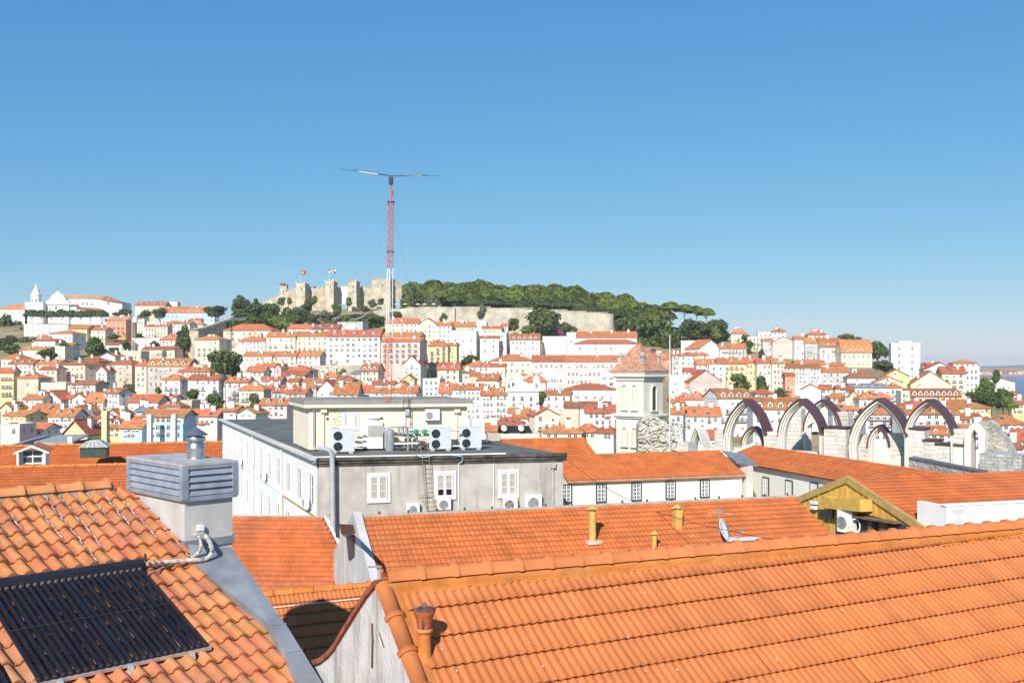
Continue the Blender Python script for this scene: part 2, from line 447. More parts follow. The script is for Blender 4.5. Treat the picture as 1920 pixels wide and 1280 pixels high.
for i, (px, yt, yb, hw, Y, lf, lab) in enumerate((
    (775, 536, 600, 22, 690, 'dark', 'round tree at the foot of the castle keep'), (765, 556, 592, 16, 680, 'olive', 'grey olive tree below the castle keep'), (806, 553, 588, 20, 684, 'olive', 'olive tree beside the white terrace parasols'),
    (1025, 580, 634, 42, 642, 'dark', 'large dark tree growing in front of the pale fortress wall'), (1062, 605, 640, 20, 640, 'mid', 'small leafy tree tucked beside the large tree at the fortress wall'),
    (963, 597, 622, 13, 640, 'mid', 'bright small tree under the fortress wall'), (985, 610, 628, 22, 636, 'light', 'light green bushy tree on the terrace below the wall'),
    (1170, 596, 632, 26, 640, 'dark', 'dark tree at the rounded end of the fortress wall'), (1195, 588, 650, 38, 640, 'dark', 'broad dark tree above the belfry roof'), (1230, 594, 662, 44, 625, 'mid', 'broad olive-green tree rising behind the belfry roof'),
    (1262, 612, 664, 28, 615, 'mid', 'green tree just right of the belfry flagpole'), (1290, 600, 640, 26, 640, 'dark', 'dark evergreen below the loose pines'), (1318, 603, 642, 28, 640, 'dark', 'dark evergreen below the last pine'),
    (1346, 598, 640, 24, 640, 'dark', 'dark rounded evergreen at the end of the hill wood'), (1340, 612, 640, 16, 625, 'light', 'small yellow-green tree under the rounded evergreen'),
    (905, 572, 602, 11, 655, 'olive', 'withered palm in front of the fortress wall'),
    # castle slope
    (452, 554, 594, 20, 735, 'dark', 'dark round tree on the skyline left of the castle wall'), (404, 574, 596, 22, 760, 'dark', 'flat dark tree left of the crenellated wall'), (478, 558, 580, 9, 725, 'dark', 'small dark tree next to the castle wall foot'),
    (476, 569, 606, 24, 690, 'dark', 'large dense tree above the crenellated city wall'), (448, 580, 612, 16, 680, 'dark', 'dense tree beside the crenellated city wall'),
    (508, 568, 606, 22, 690, 'mid', 'dense green tree on the slope under the castle'), (536, 572, 612, 20, 680, 'dark', 'dark tree in the middle of the castle slope'),
    (528, 594, 622, 26, 650, 'light', 'bright green leafy mass above the cream row houses'), (560, 576, 606, 18, 680, 'mid', 'green tree below the first castle tower'),
    (556, 592, 622, 16, 655, 'dark', 'dark bush tree over the tiled cottages'), (590, 553, 572, 8, 705, 'mid', 'lone round tree against the castle curtain wall'), (578, 564, 586, 14, 690, 'dark', 'dark tree at the foot of the first tower'),
    (610, 582, 606, 13, 675, 'olive', 'olive tree on the dry castle slope'), (631, 570, 592, 10, 695, 'mid', 'round green tree below the second tower'), (652, 556, 576, 10, 700, 'mid', 'round tree before the white sheeted wall'),
    (676, 560, 574, 8, 700, 'olive', 'small olive tree by the third tower'), (698, 562, 577, 8, 700, 'olive', 'small olive tree under the keep, left one'), (714, 560, 573, 7, 702, 'olive', 'small olive tree under the keep, right one'),
    (682, 573, 586, 13, 688, 'dark', 'dark bush on the castle terrace'), (710, 578, 606, 16, 670, 'dark', 'dark tree behind the antenna mast on the slope'), (684, 598, 618, 14, 655, 'dark', 'dark tree by the grey modern block'),
    (528, 558, 574, 8, 712, 'olive', 'small olive tree left of the first tower'), (541, 557, 572, 8, 712, 'mid', 'small green tree left of the first tower'),
    (758, 567, 598, 12, 672, 'dark', 'dark upright tree left of the fortress wall'), (832, 588, 606, 8, 650, 'mid', 'small green bush tree above the white row'),
    # left hill
    (300, 578, 600, 14, 820, 'dark', 'dark tree right of the large church'), (232, 578, 596, 18, 900, 'dark', 'dark trees clump beside the church apse'), (272, 583, 602, 14, 800, 'mid', 'small green tree below the palace with dormers'),
    (345, 610, 662, 17, 560, 'dark', 'tall dark tree beside the old city wall tower'), (422, 656, 708, 34, 440, 'dark', 'huge dark ficus among the white houses'), (172, 628, 672, 24, 560, 'mid', 'green hillside tree below the yellow row houses'),
    (186, 644, 672, 16, 545, 'dark', 'dark hillside tree under the white cottages'), (88, 655, 674, 18, 500, 'dark', 'dark tree above the cream terrace houses'), (214, 652, 666, 12, 540, 'dark', 'small dark tree by the stair wall'),
    (38, 618, 650, 24, 700, 'dark', 'dark tree at the foot of the convent hill'), (30, 604, 626, 20, 760, 'mid', 'green tree under the left end of the convent wing'), (58, 622, 648, 12, 690, 'olive', 'olive tree between cypress and low white cottage'), (2, 636, 660, 18, 610, 'dark', 'dark tree low at the left picture edge'),
    (14, 608, 634, 22, 730, 'mid', 'green tree below the convent wing at the far left'), (50, 634, 656, 16, 640, 'mid', 'green tree over the small white house on the convent hill'), (22, 646, 664, 22, 580, 'mid', 'wide green tree above the white edge house'),
    (76, 640, 652, 10, 610, 'olive', 'olive tree beside the long low white cottage'), (120, 640, 656, 12, 560, 'mid', 'small green tree between the low white annex and terrace house'), (236, 640, 658, 12, 550, 'mid', 'green tree beside the gabled cottage'), (290, 640, 654, 10, 560, 'olive', 'olive tree left of the market hall'),
    (430, 600, 622, 20, 655, 'mid', 'green tree along the inside of the crenellated city wall'), (544, 604, 622, 18, 640, 'light', 'light green tree left of the white tiled cottage'), (664, 600, 616, 12, 650, 'light', 'light green slope bush by the grey modern block'),
    (500, 586, 616, 22, 668, 'mid', 'green tree between villa and castle slope'), (470, 592, 618, 20, 660, 'mid', 'green tree right behind the cream villa roof'), (590, 588, 614, 16, 664, 'dark', 'dark tree above the white tiled cottage'), (646, 592, 608, 14, 668, 'light', 'light green lawn bush right of the dry slope'), (700, 588, 614, 22, 655, 'mid', 'green terraced hedge left of the antenna mast'),
    (740, 584, 606, 16, 660, 'mid', 'green tree right of the antenna mast at the terrace wall'), (624, 598, 614, 12, 655, 'olive', 'grey bush over the dark grey cottage'), (8, 592, 650, 24, 720, 'mid', 'tall green tree at the picture edge below the convent'), (18, 630, 654, 20, 640, 'dark', 'dark shrubby tree low on the convent hill'),
    (242, 720, 746, 12, 390, 'olive', 'brown-green tree in front of the mauve palace'), (298, 724, 740, 8, 400, 'light', 'yellow-green bush tree between white blocks'), (360, 732, 756, 16, 370, 'mid', 'palm-like garden tree below the long white block'),
    (402, 736, 766, 18, 360, 'light', 'bright garden tree by the scaffolded house'), (478, 736, 776, 13, 350, 'olive', 'thin grey-green tree behind the white roof parapet'), (642, 691, 704, 8, 450, 'mid', 'small tree on the stone terrace'),
    (1012, 735, 766, 14, 340, 'mid', 'leafy green tree beside the white church'), (882, 666, 686, 18, 500, 'dark', 'dark hedge-like tree between yellow block and cream hall'), (1388, 700, 736, 20, 400, 'mid', 'green tree before the yellow apartment row, left of pair'),
    (1424, 700, 742, 18, 396, 'dark', 'darker green tree before the yellow apartment row, right of pair'), (1404, 640, 664, 9, 590, 'dark', 'dark tree between hillside houses'), (1428, 655, 672, 6, 560, 'dark', 'small tree under the cream hill house'),
    (1400, 628, 650, 12, 610, 'mid', 'green tree behind the balcony house'), (1590, 625, 640, 22, 640, 'olive', 'pale tree on the skyline behind the mansard house'), (1646, 642, 676, 24, 580, 'dark', 'large dark tree right of the mansard house'),
    (1660, 676, 698, 18, 480, 'dark', 'dark tree below the large one beside the tall block'), (1644, 678, 694, 10, 500, 'mid', 'green bush tree left of the tall block'),
    (1858, 722, 768, 22, 380, 'dark', 'dark tree in the green patch above the pink house'), (1882, 730, 772, 24, 360, 'dark', 'large dark tree in the right green patch'), (1848, 708, 748, 16, 420, 'mid', 'green tree under the white warehouse'),
    (1826, 735, 756, 16, 380, 'dark', 'low dark tree right of the yellow roofed palace'), (1866, 690, 722, 10, 470, 'dark', 'dark cypress-like tree at the waterfront'), (1892, 745, 772, 14, 340, 'light', 'yellow-green tree left of the yellow house'), (1462, 728, 748, 10, 370, 'mid', 'palm-like tree by the salmon house'),
)):
    tree(px, yt - 2, yb, hw * 1.22, Y, 'round', lf, lab)
for i, px in enumerate((60, 78, 96, 116, 134, 152, 170, 190)):
    tree(px, 580 + (i % 3), 608, 16, 930, 'pine', 'dark', ORD[i] + ' dark pine from the bell tower in the row on the church terrace', 'pine row on the church terrace', crown_frac=.6)
tree(40, 616, 640, 5, 690, 'cypress', 'dark', 'small cypress beside the white retaining wall, left one')
tree(47, 618, 640, 5, 690, 'cypress', 'dark', 'small cypress beside the white retaining wall, right one')
tree(768, 560, 597, 6, 668, 'cypress', 'dark', 'slim cypress left of the fortress wall')
for px, y0, y1, hw, Y, lf, lab in ((594, 672, 686, 7, 485, 'plum', 'magenta bougainvillea at the end of the cream row'), (798, 672, 684, 7, 490, 'plum', 'magenta bougainvillea by the yellow block'),
    (1225, 651, 664, 10, 600, 'plum', 'purple jacaranda right of the belfry roof'), (1052, 617, 636, 10, 625, 'plum', 'reddish shrub above the white palace'), (953, 607, 618, 6, 635, 'plum', 'magenta shrub at the terrace house'),
    (585, 684, 694, 8, 470, 'light', 'green shrub below the bougainvillea'), (735, 674, 686, 12, 500, 'mid', 'green hedge in front of the pink balcony block'), (1760, 862, 868, 5, 92, 'olive', 'dry weed tuft growing on the old church wall'),
    (215, 626, 636, 16, 600, 'mid', 'green garden hedge under the red balcony house'), (260, 624, 634, 12, 610, 'mid', 'green garden shrub under the pink houses'), (375, 756, 768, 14, 355, 'mid', 'clipped garden hedge under the white block')):
    shrub(px, y0, y1, hw, Y, lf, lab)
# ---------------------------------------------------------------- houses of the city
def unit_window(kind):
    """unit window facing -y: x -.5...5, z 0..1, proud of the wall it hangs on"""
    mb = MB(); w, d = 0.11, 0.10
    fm = 1
    for c, s in (((-.5 + w / 2, 0, .5), (w, d, 1)), ((.5 - w / 2, 0, .5), (w, d, 1)), ((0, 0, 1 - w * .35), (1 - 2 * w, d, w * .7)), ((0, -.02, w * .3), (1.12, d + .05, w * .6))):
        mb.box(c, s, mat=fm)
    mb.add([(-.5 + w, -.015, w * .5), (.5 - w, -.015, w * .5), (.5 - w, -.015, 1 - w * .6), (-.5 + w, -.015, 1 - w * .6)], [(0, 1, 2, 3)], 0)
    mb.box((0, -.03, .5), (.07, .04, 1 - w), mat=2); mb.box((0, -.03, .62), (1 - 2 * w, .035, .05), mat=2)
    if kind == 'shut':
        for s in (-1, 1): mb.box((s * .34, -.05, .5), (.28, .05, .86), mat=3)
    if kind == 'blind':
        mb.box((0, -.035, .70), (1 - 2.2 * w, .02, .5), mat=2)
    if kind == 'arch':
        n = 8; pts = [(math.cos(math.pi * i / n) * .5, -.05, 1 + math.sin(math.pi * i / n) * .28) for i in range(n + 1)]
        mb.prism([(p[0], 0.02, p[2]) for p in pts][::-1], (0, -.07, 0), mat=1)
    return mb.mesh('window', [GLASS, STONE_FR, FRAME, SHUT])
WINS = {k: unit_window(k) for k in ('plain', 'shut', 'blind', 'arch')}
def unit_chimney():
    mb = MB(); mb.box((0, 0, .40), (1, 1, 1.2)); mb.box((0, 0, 1.03), (1.2, 1.2, .09)); mb.box((0, 0, 1.16), (.6, .6, .17), mat=1)
    mb.box((0, 0, 1.27), (.95, .95, .06), mat=1)
    return mb.mesh('chimney', [WALLS['w'], ROOFD])
CHIM = unit_chimney()
def unit_dormer():
    mb = MB()
    mb.box((0, .5, .40), (.9, 1.0, .9), mat=0)
    mb.add([(-.58, -.12, .82), (.58, -.12, .82), (0, -.12, 1.22), (-.58, 1.3, .82), (.58, 1.3, .82), (0, 1.3, 1.22)], [(0, 2, 5, 3), (1, 4, 5, 2), (0, 3, 4, 1)], 1)
    mb.add([(-.45, -.005, .82), (.45, -.005, .82), (0, -.005, 1.12)], [(0, 1, 2)], 0)
    mb.box((0, -.02, .45), (.62, .06, .72), mat=0)
    mb.add([(-.24, -.06, .16), (.24, -.06, .16), (.24, -.06, .74), (-.24, -.06, .74)], [(0, 1, 2, 3)], 2)
    mb.box((0, -.065, .45), (.05, .02, .58), mat=0)
    return mb.mesh('dormer', [WALLS['w'], ROOF, GLASS])
DORM = unit_dormer()
def unit_balcony():
    mb = MB(); mb.box((0, -.4, -.06), (1, .8, .12), mat=0)
    for i in range(11): mb.box((-.48 + .096 * i, -.76, .45), (.012, .03, .9), mat=1)
    mb.box((0, -.76, .9), (1, .05, .05), mat=1); mb.box((-.49, -.4, .9), (.02, .75, .05), mat=1); mb.box((.49, -.4, .9), (.02, .75, .05), mat=1)
    return mb.mesh('balcony', [STONE_FR, IRON])
BALC = unit_balcony()

def unit_small():
    a = MB(); a.box((0, 0, .03), (1, 1, .12), mat=0); a.add([(-.4, -.4, .095), (.4, -.4, .095), (.4, .4, .095), (-.4, .4, .095)], [(0, 1, 2, 3)], 1)
    b = MB(); b.box((0, 0, .5), (1, 1, 1)); b.box((0, 0, 1.02), (1.08, 1.1, .06), mat=1); b.box((.1, -.5, .55), (.3, .03, .5), mat=2)
    c = MB(); c.cyl((0, 0, -.5), (0, 0, 2.6), .035, n=4)
    for z, l in ((2.5, .5), (2.3, .65), (2.0, .8)): c.cyl((-l, 0, z), (l, 0, z), .02, n=3)
    c.cyl((0, -.5, 2.25), (0, .5, 2.25), .02, n=3)
    return a.mesh('skylight', [SLATE, GLASS]), b.mesh('stair_head', [WALLS['w'], ROOF, GLASS]), c.mesh('aerial', [IRON])
SKYL, STAIRH, AERIAL = unit_small()
def roof_mesh(kind, W, D, rise, ov=0.45):
    """roof over the box x -W/2..W/2, y 0..D, base at z 0"""
    mb = MB(); a, b, y0, y1 = -W / 2 - ov, W / 2 + ov, -ov, D + ov; th = 0.22
    lo = -0.28 * rise / max(1.0, D / 2) * 0
    def slab(poly):                        # a slope with thickness
        n = len(poly); top = [Vector(p) for p in poly]; bot = [p - Vector((0, 0, th)) for p in top]
        mb.add(top + bot, [tuple(range(n)), tuple(range(2 * n - 1, n - 1, -1))] + [(i, i + n, (i + 1) % n + n, (i + 1) % n) for i in range(n)])
    z = rise
    if kind == 'h':
        k = min((b - a) * .38, (y1 - y0) * .5); ym = (y0 + y1) / 2
        A, B = (a + k, ym, z), (b - k, ym, z)
        slab([(a, y0, 0), (b, y0, 0), B, A]); slab([(b, y1, 0), (a, y1, 0), A, B]); slab([(a, y1, 0), (a, y0, 0), A]); slab([(b, y0, 0), (b, y1, 0), B])
        ends = [(A, B), (A, (a, y0, 0)), (B, (b, y0, 0))]
    elif kind in 'xm':
        if kind == 'm':
            ym, yk, zk = (y0 + y1) / 2, y0 + (y1 - y0) * .16, z * .62
            slab([(a, y0, 0), (b, y0, 0), (b, yk, zk), (a, yk, zk)]); slab([(a, yk, zk), (b, yk, zk), (b, ym, z), (a, ym, z)])
            slab([(b, y1, 0), (a, y1, 0), (a, ym, z), (b, ym, z)])
            for x in (a + ov, b - ov): mb.add([(x, y0 + ov, -th), (x, yk, zk - th), (x, ym, z - th), (x, y1 - ov, -th)], [(0, 1, 2, 3)], 1)
        else:
            ym = (y0 + y1) / 2
            slab([(a, y0, 0), (b, y0, 0), (b, ym, z), (a, ym, z)]); slab([(b, y1, 0), (a, y1, 0), (a, ym, z), (b, ym, z)])
            for x in (a + ov, b - ov): mb.add([(x, y0 + ov, -th), (x, ym, z - th), (x, y1 - ov, -th)], [(0, 1, 2)], 1)
        ends = [((a, ym, z), (b, ym, z))]
    elif kind == 'g':
        slab([(a, y1, 0), (a, y0, 0), (0, y0, z), (0, y1, z)]); slab([(b, y0, 0), (b, y1, 0), (0, y1, z), (0, y0, z)])
        for y in (y0 + ov, y1 - ov): mb.add([(a + ov, y, -th), (b - ov, y, -th), (0, y, z - th)], [(0, 1, 2)], 1)
        ends = [((0, y0, z), (0, y1, z))]
    else:                                   # flat with parapet
        mb.box((0, D / 2, .1), (W - .1, D - .1, .2), mat=2)
        for c, s in (((0, .12, .35), (W + .1, .24, .7)), ((0, D - .12, .35), (W + .1, .24, .7)), ((-W / 2 + .1, D / 2, .35), (.24, D - .48, .7)), ((W / 2 - .1, D / 2, .35), (.24, D - .48, .7))):
            mb.box(c, s, mat=1)
        ends = []
    for p, q in ends: mb.cyl(Vector(p) + Vector((0, 0, .03)), Vector(q) + Vector((0, 0, .03)), .16, n=6)
    return mb

ORG = {'A': (0, 500), 'B': (360, 480), 'C': (720, 500), 'D': (1080, 540), 'E': (1440, 580)}
HOUSES = []
def house(reg, x0, x1, yr, ye, yb, roof, wall, rows, cols, label, Y=None, yaw=None, D=None, win='plain', chim=None, dorm=0, balc=(), side=2, rc=None, wh=1.55, ww=0.95, name='house', cat='house', drop=9.0, margin=.6):
    ox, oy = ORG[reg]
    x0, x1 = ox + x0 / 4, ox + x1 / 4; yr, ye, yb = oy + yr / 4, oy + ye / 4, oy + yb / 4
    Y = Y or depth_of(ye)
    yaw = RND.uniform(-14, 5) if yaw is None else yaw
    ya = R(yaw); cw = (x1 - x0) / F * Y
    W = cw / max(.5, math.cos(ya)); D = D or min(14.0, max(7.0, W * RND.uniform(.7, .95)))
    if roof in 'xm': D = min(D, 12)
    zb = CZ + (HY - yb) / F * Y - drop; ze = CZ + (HY - ye) / F * Y
    zr = CZ + (HY - yr) / F * (Y + (0 if roof == 'g' else D / 2)); rise = max(.8, zr - ze)
    if roof != 'f': rise = max(rise, 1.3)
    h = ze - zb; hv = (yb - ye) / F * Y
    t = thing(name, label, cat, (((x0 + x1) / 2 - 960) / F * Y, Y, zb), ya)
    wm = WALLS[wall]
    w = MB(); w.box((0, D / 2, h / 2 + .0), (W, D, h))
    if roof != 'f': w.box((0, D / 2, h - .28), (W + .28, D + .28, .3))      # eaves cornice
    if hv > 9 and rows > 1: w.box((0, D / 2, h - hv * .52), (W + .1, D + .1, .16))
    w.build('wall', wm, t)
    rm = {'f': [ROOF, wm, FLAT]}.get(roof, [rc or ROOF, wm, FLAT])
    if roof == 'm': ROOF_RISE = rise
    link('roof', roof_mesh(roof, W, D, rise).mesh('roof', rm), t, (0, 0, h))
    # windows
    sh = hv / max(1, rows)
    def put(x, y, z, rot, k):
        o = link('window', WINS[k], t, (x, y, z), rot, (ww, 1.0, wh)); return o
    wh_ = min(wh, sh * .66)
    for r in range(rows):
        z = h - (r + 1) * sh + sh * .16
        for c in range(cols):
            x = -W / 2 + margin + (W - 2 * margin) * (c + .5) / cols
            if RND.random() < .07: continue
            x += RND.uniform(-.12, .12)
            kk = win if RND.random() < .62 or win == 'shut' else 'blind'
            o = link('window', WINS[kk], t, (x, 0, z), 0, (min(ww, W / cols * .7), 1.0, wh_))
            if r in balc: link('balcony', BALC, t, (x, -.05, z - .05), 0, (min(1.9, W / cols * .95), 1, 1))
    if side and cols:
        sx, rot = (W / 2, R(90)) if yaw < 0 else (-W / 2, R(-90))
        if abs(yaw) > 4:
            for r in range(rows):
                z = h - (r + 1) * sh + sh * .16
                for c in range(side):
                    link('window', WINS[win], t, (sx, D * (c + .6) / (side + .2), z), rot, (min(ww, D / side * .5), 1.0, wh_))
    # chimneys and dormers
    nc = chim if chim is not None else RND.choice((0, 1, 1, 2)) if roof != 'f' else 0
    for i in range(nc):
        x = RND.uniform(-.42, .42) * W; y = D * RND.uniform(.25, .6)
        if roof == 'g': x = RND.choice((-.28, .28)) * W; zz = rise * .3
        elif roof == 'h': zz = rise * .35; x *= .6
        else: zz = rise * (y / (D / 2) if y < D / 2 else 2 - y / (D / 2)) - .4
        link('chimney', CHIM, t, (x, y, h + zz), 0, (RND.uniform(.8, 1.5), RND.uniform(.6, .9), RND.uniform(1.5, 2.4)))
    if roof in 'xh' and rise > 1.4 and W > 6:
        ang = math.atan2(rise, D / 2 + .45)
        for i in range(RND.choice((0, 0, 1, 2, 3)) if not dorm else 0):
            f = RND.uniform(.25, .7); x = RND.uniform(-.3, .3) * W * (1 if roof == 'x' else .8 - .5 * f)
            o = link('skylight', SKYL, t, (x, -.45 + (D / 2 + .45) * f, h + rise * f + .03), 0, (RND.uniform(.7, 1.1), RND.uniform(.9, 1.3), 1)); o.rotation_euler = (ang, 0, 0)
        if RND.random() < .28:
            bw = W * RND.uniform(.16, .34); link('stair_head', STAIRH, t, (RND.uniform(-.25, .25) * W, D * .55, h + rise * .45), 0, (bw, D * .3, rise * .55 + RND.uniform(.3, 1.2)))
    if roof != 'f' and RND.random() < .4:
        o = link('aerial', AERIAL, t, (RND.uniform(-.35, .35) * W, D * .5, h + rise * (.9 if roof == 'x' else .5)), RND.uniform(0, 3), (1, 1, RND.uniform(.8, 1.4)))
    for i in range(dorm):
        x = W * ((i + .5) / dorm - .5) * .92
        if roof == 'm': yy, zz, s = .1, rise * .08, min(1.7, rise * .62)
        elif roof == 'g': continue
        else: yy = D * .16; zz = rise * .3; s = min(1.5, max(1.0, rise * .5))
        if roof == 'h': x *= .62
        link('dormer', DORM, t, (x, yy, h + zz), 0, (s * 1.05, s * 1.2, s))
    HOUSES.append((x0, x1, ye, yb, Y))
    return t
H = house
# --- left hill, top rows
H('A', 0, 205, 282, 320, 412, 'h', 'w', 2, 9, 'long white convent wing with low orange roof beside the bell tower', Y=985, yaw=0, D=16, chim=0, cat='convent', name='convent_wing')
H('A', 1008, 1242, 262, 290, 378, 'x', 'e', 2, 8, 'peach palace with white frames and dormers on the skyline right of the church', Y=880, yaw=-6, dorm=4)
H('A', 1255, 1330, 266, 268, 300, 'f', 'w', 1, 3, 'small white block peeping between the two skyline palaces', Y=900, yaw=0)
H('A', 1186, 1400, 300, 345, 422, 'm', 'b', 2, 7, 'pale blue palace with orange mansard and dormers, left half', Y=850, yaw=4, dorm=5)
H('A', 1402, 1612, 302, 345, 415, 'm', 'b', 2, 6, 'pale blue palace with orange mansard and dormers, right half by the dark tree', Y=850, yaw=-2, dorm=4)
H('A', 790, 950, 372, 400, 500, 'x', 'o', 3, 4, 'red block with long grey balconies under the church pines', Y=640, yaw=-10, balc=(1, 2))
H('A', 952, 1024, 392, 404, 500, 'x', 'o', 3, 2, 'narrow salmon house next to the red balcony block', Y=650, yaw=-4)
H('A', 1026, 1084, 396, 402, 502, 'f', 'c', 3, 2, 'narrow cream tower house between salmon and pink houses', Y=645, yaw=-6)
H('A', 1082, 1165, 440, 446, 526, 'x', 'p', 2, 3, 'pink low house right of the narrow cream tower house', Y=640, yaw=-3)
H('A', 1166, 1258, 430, 446, 512, 'x', 'c', 2, 3, 'cream house with arched doorway below the blue palace', Y=635, yaw=-8)
H('A', 1258, 1424, 406, 428, 500, 'x', 'w', 2, 5, 'white hillside house with low roof below the blue palace', Y=660, yaw=-4)
H('A', 1430, 1524, 410, 434, 478, 'h', 'w', 1, 3, 'small white house with hipped roof under the crenellated wall', Y=670, yaw=-5)
H('A', 1425, 1505, 385, 398, 412, 'x', 'e', 1, 3, 'tiny tiled house above the small white hipped house', Y=700, yaw=0)
H('A', 510, 656, 438, 466, 562, 'x', 'y', 2, 4, 'yellow row house under the church terrace', Y=620, yaw=-6)
H('A', 657, 792, 452, 474, 540, 'x', 'c', 2, 4, 'pale cream row house joined to the yellow row house', Y=622, yaw=-6)
H('A', 365, 552, 478, 500, 602, 'h', 'w', 2, 5, 'white hillside house with wide hipped roof left of the yellow row house', Y=600, yaw=-12)
H('A', 272, 372, 512, 530, 552, 'x', 'w', 1, 3, 'small white house high behind the low white cottage', Y=600, yaw=-5)
H('A', 245, 420, 543, 556, 614, 'x', 'w', 1, 3, 'long low white cottage under the retaining wall', Y=575, yaw=-8)
H('A', 414, 545, 570, 586, 622, 'x', 'w', 1, 3, 'low white annex right of the long low cottage', Y=570, yaw=-5)
H('A', 140, 352, 598, 622, 694, 'x', 'c', 1, 4, 'cream terrace house with long roof beside the dark hillside trees', Y=540, yaw=-8, dorm=2)
H('A', 410, 490, 602, 606, 702, 'f', 'c', 1, 1, 'plain cream blank tower-like house on the left hillside', Y=540, yaw=-12)
H('A', 790, 884, 568, 584, 632, 'x', 'w', 1, 2, 'small white cottage left of its gabled twin by the crane mast', Y=560, yaw=-8)
H('A', 884, 982, 546, 588, 640, 'g', 'w', 1, 2, 'small white gabled cottage beside the crane mast', Y=556, yaw=-14)
H('A', 985, 1200, 538, 545, 605, 'f', 'w', 1, 3, 'long white blank terrace building behind the crane mast', Y=580, yaw=-3)
H('A', 1200, 1342, 500, 546, 612, 'h', 'k', 2, 4, 'pale pink villa left of the tall dark tree', Y=575, yaw=-6, dorm=1)
H('A', 1060, 1312, 598, 618, 676, 'x', 'e', 1, 5, 'low market hall with rusty roof under the pale pink villa', Y=545, yaw=-3, rc=ROOFD)
H('A', 735, 872, 643, 672, 716, 'g', 'w', 1, 3, 'small white house with gabled roof on the mid left slope', Y=500, yaw=-18)
H('A', 900, 1062, 632, 640, 705, 'f', 's', 1, 2, 'grey blank flat-roofed stone building under the crane mast', Y=510, yaw=-10)
H('A', 0, 162, 652, 690, 745, 'h', 'w', 1, 4, 'white house with hipped roof at the left picture edge, below the convent hill', Y=480, yaw=-12)
H('A', 60, 250, 694, 728, 806, 'x', 'w', 2, 5, 'white terrace row with dormers, left part, on the left slope', Y=452, yaw=-6, dorm=3)
H('A', 252, 442, 696, 728, 806, 'x', 'c', 2, 5, 'cream terrace row with dormers, right part, on the left slope', Y=452, yaw=-6, dorm=3)
H('A', 290, 430, 752, 768, 905, 'x', 'e', 3, 3, 'peach apartment house with iron balconies, lower left wing', Y=425, yaw=-10, balc=(1,))
H('A', 430, 660, 714, 732, 880, 'h', 'e', 3, 5, 'large peach apartment house with shaded right side', Y=432, yaw=-24, balc=(1,))
H('A', 590, 752, 678, 712, 760, 'h', 'g', 2, 4, 'grey house with hipped orange roof behind the large peach apartment house', Y=462, yaw=-20)
H('A', 805, 1000, 692, 728, 864, 'h', 's', 3, 3, 'square stone-coloured house with hipped roof next to the mauve palace', Y=440, yaw=-16)
H('A', 1012, 1100, 700, 740, 905, 'h', 'e', 4, 2, 'peach end bay of the mauve palace', Y=432, yaw=-3)
H('A', 1100, 1420, 688, 742, 955, 'm', 'd', 4, 8, 'large mauve-grey palace with four window rows and dormers', Y=430, yaw=-6, dorm=5)
H('A', 718, 802, 742, 790, 885, 'g', 'w', 3, 2, 'narrow white gabled house left of the square stone house', Y=420, yaw=-8)
H('A', 1340, 1546, 743, 786, 820, 'h', 'p', 1, 5, 'pink house with low hipped roof left of the huge ficus', Y=415, yaw=-4)
H('A', 1210, 1356, 808, 846, 1005, 'h', 'w', 4, 3, 'white four-storey block with hipped roof, left of two', Y=385, yaw=-14, balc=(1,))
H('A', 1405, 1642, 808, 846, 1015, 'x', 'w', 4, 5, 'long white four-storey block behind the garden trees', Y=385, yaw=-5, balc=(1,))
H('A', 1640, 1690, 850, 862, 1000, 'x', 'w', 3, 1, 'thin white house slice right of the long white block', Y=388, yaw=-5)
H('A', 1692, 1862, 826, 866, 1055, 'x', 'w', 4, 4, 'white house wrapped in scaffolding with roof dormers', Y=370, yaw=-6, dorm=3, balc=(1, 2))
H('A', 0, 100, 756, 792, 975, 'x', 'y', 3, 3, 'yellow house with blue balconies at the left picture edge', Y=405, yaw=6, balc=(0, 1, 2))
H('A', 115, 300, 798, 832, 985, 'h', 's', 2, 1, 'plain beige windowless house on the left slope', Y=395, yaw=-16)
H('A', 500, 722, 852, 880, 955, 'x', 'd', 2, 7, 'low long grey-brown house with weathered roof', Y=385, yaw=-8, rc=ROOFD)
H('A', 300, 500, 870, 880, 960, 'f', 'e', 1, 4, 'low peach flat-roofed house beside the beige windowless house', Y=392, yaw=-8)
H('A', 170, 322, 958, 992, 1065, 'x', 'w', 2, 3, 'small white house below the beige windowless house', Y=345, yaw=-6)
H('A', 300, 468, 928, 1000, 1040, 'g', 'w', 1, 2, 'broad white gabled house on the lower left', Y=350, yaw=-16)
H('A', 470, 560, 945, 985, 1035, 'h', 'w', 1, 2, 'little white house with orange hipped roof between gables', Y=352, yaw=-8)
H('A', 545, 642, 948, 985, 1040, 'g', 'w', 1, 2, 'little white gabled house left of the steep orange roof', Y=350, yaw=-10)
H('A', 635, 776, 944, 1012, 1056, 'x', 'c', 1, 4, 'cream house with big steep orange roof', Y=335, yaw=-8, chim=1)
H('A', 772, 905, 908, 946, 1115, 'm', 'w', 4, 4, 'white-grey narrow town house with mansard and shaded side', Y=335, yaw=-26, dorm=2)
H('A', 958, 1190, 958, 1012, 1125, 'x', 'k', 2, 4, 'pale pink house with wide orange roof', Y=325, yaw=-5, dorm=0)
H('A', 1180, 1310, 958, 1000, 1035, 'm', 'w', 1, 3, 'white house with three round dormers in the orange roof', Y=333, yaw=-5, dorm=3)
H('A', 1190, 1352, 1003, 1052, 1105, 'h', 'c', 1, 3, 'cream house with old rusty roof in front of the round dormers', Y=312, yaw=-6, dorm=2, rc=ROOFD)
H('A', 1350, 1440, 1010, 1015, 1090, 'f', 's', 0, 0, 'blank stone-coloured wall block below the garden', Y=320, yaw=-6)
